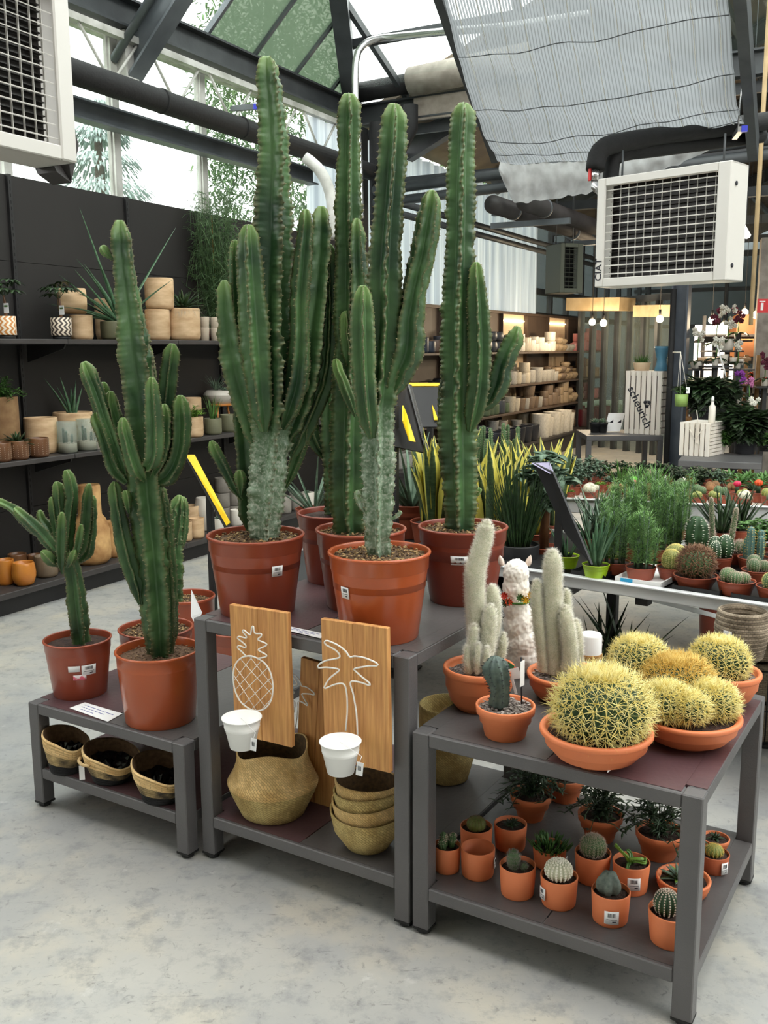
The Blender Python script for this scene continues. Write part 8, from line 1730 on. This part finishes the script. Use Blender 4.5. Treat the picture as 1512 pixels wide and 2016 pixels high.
# backdrop wall of the shop with lit white panels
Bk = at_d(1412, 700, 17.5); t = thing('light_panel', V((Bk.x, Bk.y, 0)), 'white lit display panel far behind the orchids', 'panel'); b = MB(); b.box(V((0, 0, 1.55)), (.85, .06, 1.0), ax=(RR, FW, ZV)); b.build('panel_face', mat('panel_glow', (1, .95, .85), emit=((1, .92, .8), 1.6)), t)
for s in (-.38, .38): b = MB(); b.box(RR * s + ZV * .53, (.05, .05, 1.06)); b.build('leg', M['blackmetal'], t)
M['carton'] = mat('brown_carton', S(126, 78, 40), S(110, 66, 34), .7, 5)
for i, (px, y1, w, h, dep, lb) in enumerate(((1461, 664, 42, 40, 13.6, 'upper brown carton behind the orchids'), (1457, 706, 36, 34, 13.4, 'lower brown carton behind the orchids'))):
    p = at_d(px, y1, dep); k = mpp(p); b = MB(); b.box(ZV * h * k / 2, (w * k, .35, h * k), ax=(RR, FW, ZV), bev=.004); t = thing('carton', p, lb, 'box'); b.build('carton_body', M['carton'], t)
rk = at_d(1457, 706, 13.5); t = thing('steel_rack', V((rk.x, rk.y, 0)), 'dark steel rack holding the brown cartons', 'rack'); b = MB(); k = mpp(rk)
for z in (rk.z - .02, at_d(1461, 664, 13.6).z - .02): b.box(V((0, .1, z)), (1.1, .5, .03), ax=(RR, FW, ZV))
b.build('rack_shelf', M['blackmetal'], t)
for s in (-.5, .5): b = MB(); b.box(RR * s + V((0, .1, (rk.z + .6) / 2)), (.04, .04, rk.z + .6)); b.build('leg', M['blackmetal'], t)
# bamboo rack with orchids
br = at_d(1430, 760, 11.8); br.z = 0; t = thing('bamboo_rack', br, 'bamboo stepped rack carrying white orchids', 'rack'); M['bamboo'] = mat('bamboo_pole', S(158, 122, 78), S(134, 98, 58), .5, 12)
for nm, pts in (('pole', [V((-.35, 0, 0)), V((-.35, 0, 1.2))]), ('pole', [V((.38, 0, 0)), V((.38, 0, 1.55))]), ('pole', [V((-.35, .4, 0)), V((-.35, .4, 1.2))]), ('pole', [V((.38, .4, 0)), V((.38, .4, 1.55))])): b = MB(); b.tube(pts, .028, 8); b.build(nm, M['bamboo'], t)
for z in (.75, 1.2, 1.5): b = MB(); b.box(V((.02, .2, z)), (.9 if z < 1.4 else .5, .5, .04)); b.build('rack_shelf', M['bamboo'], t)
M['orchidwhite'] = mat('white_petals', S(240, 238, 226), S(226, 222, 204), .6, 30); M['orchidpurple'] = mat('purple_petals', S(142, 58, 160), S(112, 40, 132), .6, 30); M['orchidpink'] = mat('pink_petals', S(212, 130, 180), S(192, 104, 158), .6, 30); M['orchidwine'] = mat('wine_petals', S(110, 36, 60), S(84, 26, 46), .6, 30)
def orchid(px, py, dep, potm, w, h, fl, petm, label, n=12, cr=20, seed=1):
    p = at_d(px, py, dep); k = mpp(p); t = thing('orchid', p, label, 'orchid'); make_pot(t, 'cyl', w * .42 * k, w * .5 * k, h * k, potm, None, seg=24)
    b = MB(); rnd = random.Random(seed)
    for i in range(6): a = i * 1.05; b.leaf((0, 0, h * k * .85), V((cos(a), sin(a), .5)), 26 * k, 10 * k, droop=1.2, thick=.06, n=6, prof=lambda q: sin(pi * min(1, .2 + q * .78)))
    b.build('foliage', M['leafdk'], t); b = MB(); top = V((0, 0, (py - fl[1]) * k)); top.x = (fl[0] - px) * k; b.tube([V((0, 0, h * k)), V((top.x * .3, 0, top.z * .6)), top], .006, 5); b.build('flower_stem', M['leafmid'], t)
    b = MB()
    for i in range(n):
        c = top + V((rnd.uniform(-1, 1) * cr * k * .7, rnd.uniform(-.5, .5) * cr * k, rnd.uniform(-1, 1) * cr * k)); f = V((rnd.uniform(-.5, .5), -1, rnd.uniform(-.4, .4))).normalized()
        s_ = f.cross(ZV).normalized(); u_ = s_.cross(f)
        for q in range(5): a = q * 1.257 + .3; b.leaf(c, s_ * cos(a) + u_ * sin(a), 5.5 * k, 5.5 * k, up=f, droop=0, thick=.06, n=3, fold=.05, prof=lambda z: sin(pi * (.2 + .7 * z)))
    b.build('blossom', M[petm], t); return t
orchid(1432, 690, 11.6, 'whitecer', 26, 22, (1432, 625), 'orchidwhite', 'tall white orchid in a white pot on top of the bamboo rack', 16, 22, 1)
orchid(1372, 726, 11.2, 'greenpot' if 'greenpot' in M else 'whitecer', 26, 14, (1372, 658), 'orchidwhite', 'row of white orchids in a pale pot right of the steel column', 12, 14, 2)
orchid(1408, 720, 11.0, 'whitecer', 14, 14, (1412, 676), 'orchidwhite', 'small white orchid in a small white pot, left on the bamboo rack', 8, 11, 3)
orchid(1452, 726, 11.4, 'whitecer', 12, 12, (1452, 682), 'orchidwhite', 'small white orchid between the two white cups on the bamboo rack', 7, 9, 4)
orchid(1452, 800, 10.4, 'whitecer', 14, 20, (1452, 745), 'orchidpurple', 'purple orchid in front of the bamboo rack', 9, 13, 5)
orchid(1474, 810, 10.2, 'whitecer', 14, 20, (1472, 758), 'orchidpink', 'pink orchid right of the purple orchid', 9, 12, 6)
orchid(1484, 850, 10.0, 'whitecer', 16, 16, (1480, 795), 'orchidwhite', 'white orchid in a pink pot above the low ridged planter', 7, 11, 7)
orchid(1408, 690, 12.6, 'dkplanter', 14, 14, (1412, 625), 'orchidwine', 'dark red orchid left of the tall white orchid', 14, 16, 8); orchid(1452, 670, 12.8, 'dkplanter', 14, 14, (1452, 620), 'orchidwine', 'dark red orchid right of the tall white orchid', 14, 14, 9)
orchid(1505, 760, 11.6, 'whitecer', 14, 14, (1505, 712), 'orchidwine', 'dark pink orchid in front of the concrete column', 12, 14, 10)
for i, (px, py, w, h, lb) in enumerate(((1424, 716, 18, 18, 'square cream pot on the bamboo rack'), (1443, 718, 13, 14, 'left white cup on the bamboo rack'), (1458, 719, 11, 12, 'right white cup on the bamboo rack'))): p = at_d(px, py, 11.5); k = mpp(p); t = thing('ceramic_pot', p, lb, 'pot'); b = MB(); b.lathe([(a * w / 2 * k, c * h * k) for a, c in CUP], 24); b.build('pot', M['whitecer'], t)
for i, (px, py, dep, m, lb, R) in enumerate(((1482, 745, 12.4, 'orange', 'mass of orange blooms behind the pink orchid', 12), (1496, 760, 12.0, 'redplastic', 'red bowl planter full of blooms at the right edge', 15), (1490, 690, 13.4, 'pink', 'red and pink autumn blooms left of the concrete column', 15), (1395, 800, 11.8, 'leafdk', 'dense dark fern behind the steel column', 30), (1440, 830, 11.0, 'leafdk', 'broad leaved plant behind the short crate', 26), (1365, 760, 12.2, 'leafmid', 'light green fern right of the steel column', 18))):
    p = at_d(px, py + R, dep); k = mpp(p); t = thing('flowering_plant' if m not in ('leafdk', 'leafmid') else 'fern', p, lb, 'potted plant'); make_pot(t, 'cyl', R * .4 * k, R * .5 * k, R * .6 * k, 'dkplanter', None, seg=20); b = MB(); bush(b, (0, 0, R * .5 * k), 50, R * k * 1.1, R * k * 1.8, R * k * .3, R * k * .16, seed=i, hang=.3); b.build('foliage', M['leafdk'] if m not in ('leafmid',) else M[m], t)
    if m not in ('leafdk', 'leafmid'):
        b = MB(); rnd = random.Random(i)
        for _ in range(60): a = rnd.random() * 6.28; q = R * k * sqrt(rnd.random()); b.ball(V((cos(a) * q, sin(a) * q, R * k * rnd.uniform(.8, 2.0))), R * k * .14, 6, 4)
        b.build('blossom', M[m] if m in M else MATS[m], t)
def stand_under(o, w, label):
    p = o.location; b = MB(); b.box(V((0, 0, p.z - .01)), (w, w, .02)); b.box(V((0, 0, p.z / 2)), (.05, .05, p.z)); b.box(V((0, 0, .01)), (w * .8, w * .8, .02)); tag(b.build('flower_stand', M['blackmetal'], org=V((0, 0, 0))), label, 'stand').location = V((p.x, p.y, 0))
for o in [x for x in list(col.objects) if x.get('category') in ('orchid',) or (x.get('category') == 'potted plant' and x.name.startswith(('fern', 'flowering')))]:
    if o.location.z > .9: stand_under(o, .3, 'slim dark stand under the ' + ' '.join(o['label'].split()[:11]))
# low plinths standing under the flowers
for i, (px, y, dep, w, d_) in enumerate(((1440, 835, 11.2, 1.2, .7), (1512, 800, 13.4, 1.0, .8))):
    p = at_d(px, y, dep); b = MB(); b.box(V((0, 0, p.z / 2)), (w, d_, p.z), ax=(RR, V((FW.x, FW.y, 0)).normalized(), ZV)); tag(b.build('display_plinth', M['blackmetal'], org=V((p.x, p.y, 0))), ('nearer', 'farther')[i] + ' dark plinth under the flowers at the right', 'plinth')
b = MB(); q = at_d(1478, 520, 8.2); e = at_d(1478, 640, 8.2); b.tube([V((e.x, e.y, 4.9)), e], .02, 6); tag(b.build('hanging_tube', M['tan'], org=e), 'pale yellow vertical tube hanging in front of the concrete column', 'pipe')
a = at_d(1412, 680, 10.6); e = at_d(1430, 742, 10.6); t = thing('price_ticket', V((e.x, e.y, 0)), 'long white ticket leaning among the orchids', 'ticket'); b = MB(); b.bar(a, e, .06, .004); b.build('ticket_card', M['paper'], t, org=V((e.x, e.y, 0))); b = MB(); b.tube([V((0, 0, 0)), V((0, 0, e.z + .05))], .008, 6); b.build('stake', M['bamboo'], t)
# high beige backdrop fitting over the far right and hall back wall
b = MB(); b.box(W(9, 20, 1.9), (8, .1, 3.8), rz=-TH); struct('wall_right', b, M['brownlam'])
b = MB(); b.box(W(-6, 31, 3.6), (22, .3, 7.2), rz=-TH); tag(b.build('added_backdrop', mat('backdrop_grey', S(104, 114, 116), S(92, 100, 104), .8, .6)), 'plain grey backdrop added outside to dim the rear hall windows', 'backdrop')  # invented block outside, added to darken the view through the rear glass
# ================= trees outside the glass =================
M['treeleaf'] = mat('tree_leaves', S(84, 120, 72), S(120, 150, 92), .6, .6, objrand=.1); M['fir'] = mat('fir_needles', S(150, 172, 166), S(172, 188, 182), .7, .8); M['treebark'] = mat('tree_bark', S(80, 68, 56), rough=.9)
def tree(c, H, R, n, m, label, seed, conifer=False, L=.16):
    rnd = random.Random(seed); t = thing('tree', c, label, 'tree'); b = MB(); b.tube([V((0, 0, 0)), V((0, 0, H * .9))], [.22, .05], 8); b.build('trunk', M['treebark'], t); b = MB()
    for _ in range(n):
        z = rnd.random(); a = rnd.random() * 6.28
        if conifer:
            lay = int(z * 14) / 14; rr = R * (1 - lay) ** .8 * (.3 + .7 * rnd.random() ** .6); p = V((cos(a) * rr, sin(a) * rr, H * (.12 + .88 * lay) - rr * .35 + rnd.uniform(-.1, .1))); d = V((cos(a), sin(a), -.6 + rnd.uniform(-.4, .2)))
        else:
            ph = math.acos(2 * z - 1); rr = R * (.55 + .45 * rnd.random()) * (1 + .25 * noise.noise(V((cos(a) * 2, sin(a) * 2, z * 4 + seed)))); p = V((cos(a) * sin(ph) * rr, sin(a) * sin(ph) * rr, H * .62 + cos(ph) * rr * H * .38 / R)); d = V((rnd.uniform(-1, 1), rnd.uniform(-1, 1), rnd.uniform(-.8, .5)))
        b.leaf(p, d, L * rnd.uniform(.7, 1.5), L * .45, droop=.3, thick=.03, n=2)
    o = b.build('crown', m, t); return t
tree(W(-11.5, 12.0, 0), 5.9, 2.1, 5200, M['fir'], 'large pale conifer seen through the high left windows', 1, True, .13)
tree(W(-9.6, 14.1, 0), 8.4, 1.45, 9000, M['treeleaf'], 'leafy green tree outside behind the corner of the glasshouse', 2, False, .13)
tree(W(-9.5, 20.5, 0), 6.0, 2.2, 4000, M['treeleaf'], 'second leafy tree outside beyond the white curtain', 3, False, .2)
b = MB(); b.box(W(0, 0, -.3), (140, 140, .3), rz=-TH); struct('ground_outside', b, mat('outside_grass', S(92, 110, 72), S(120, 126, 96), .9, .5))
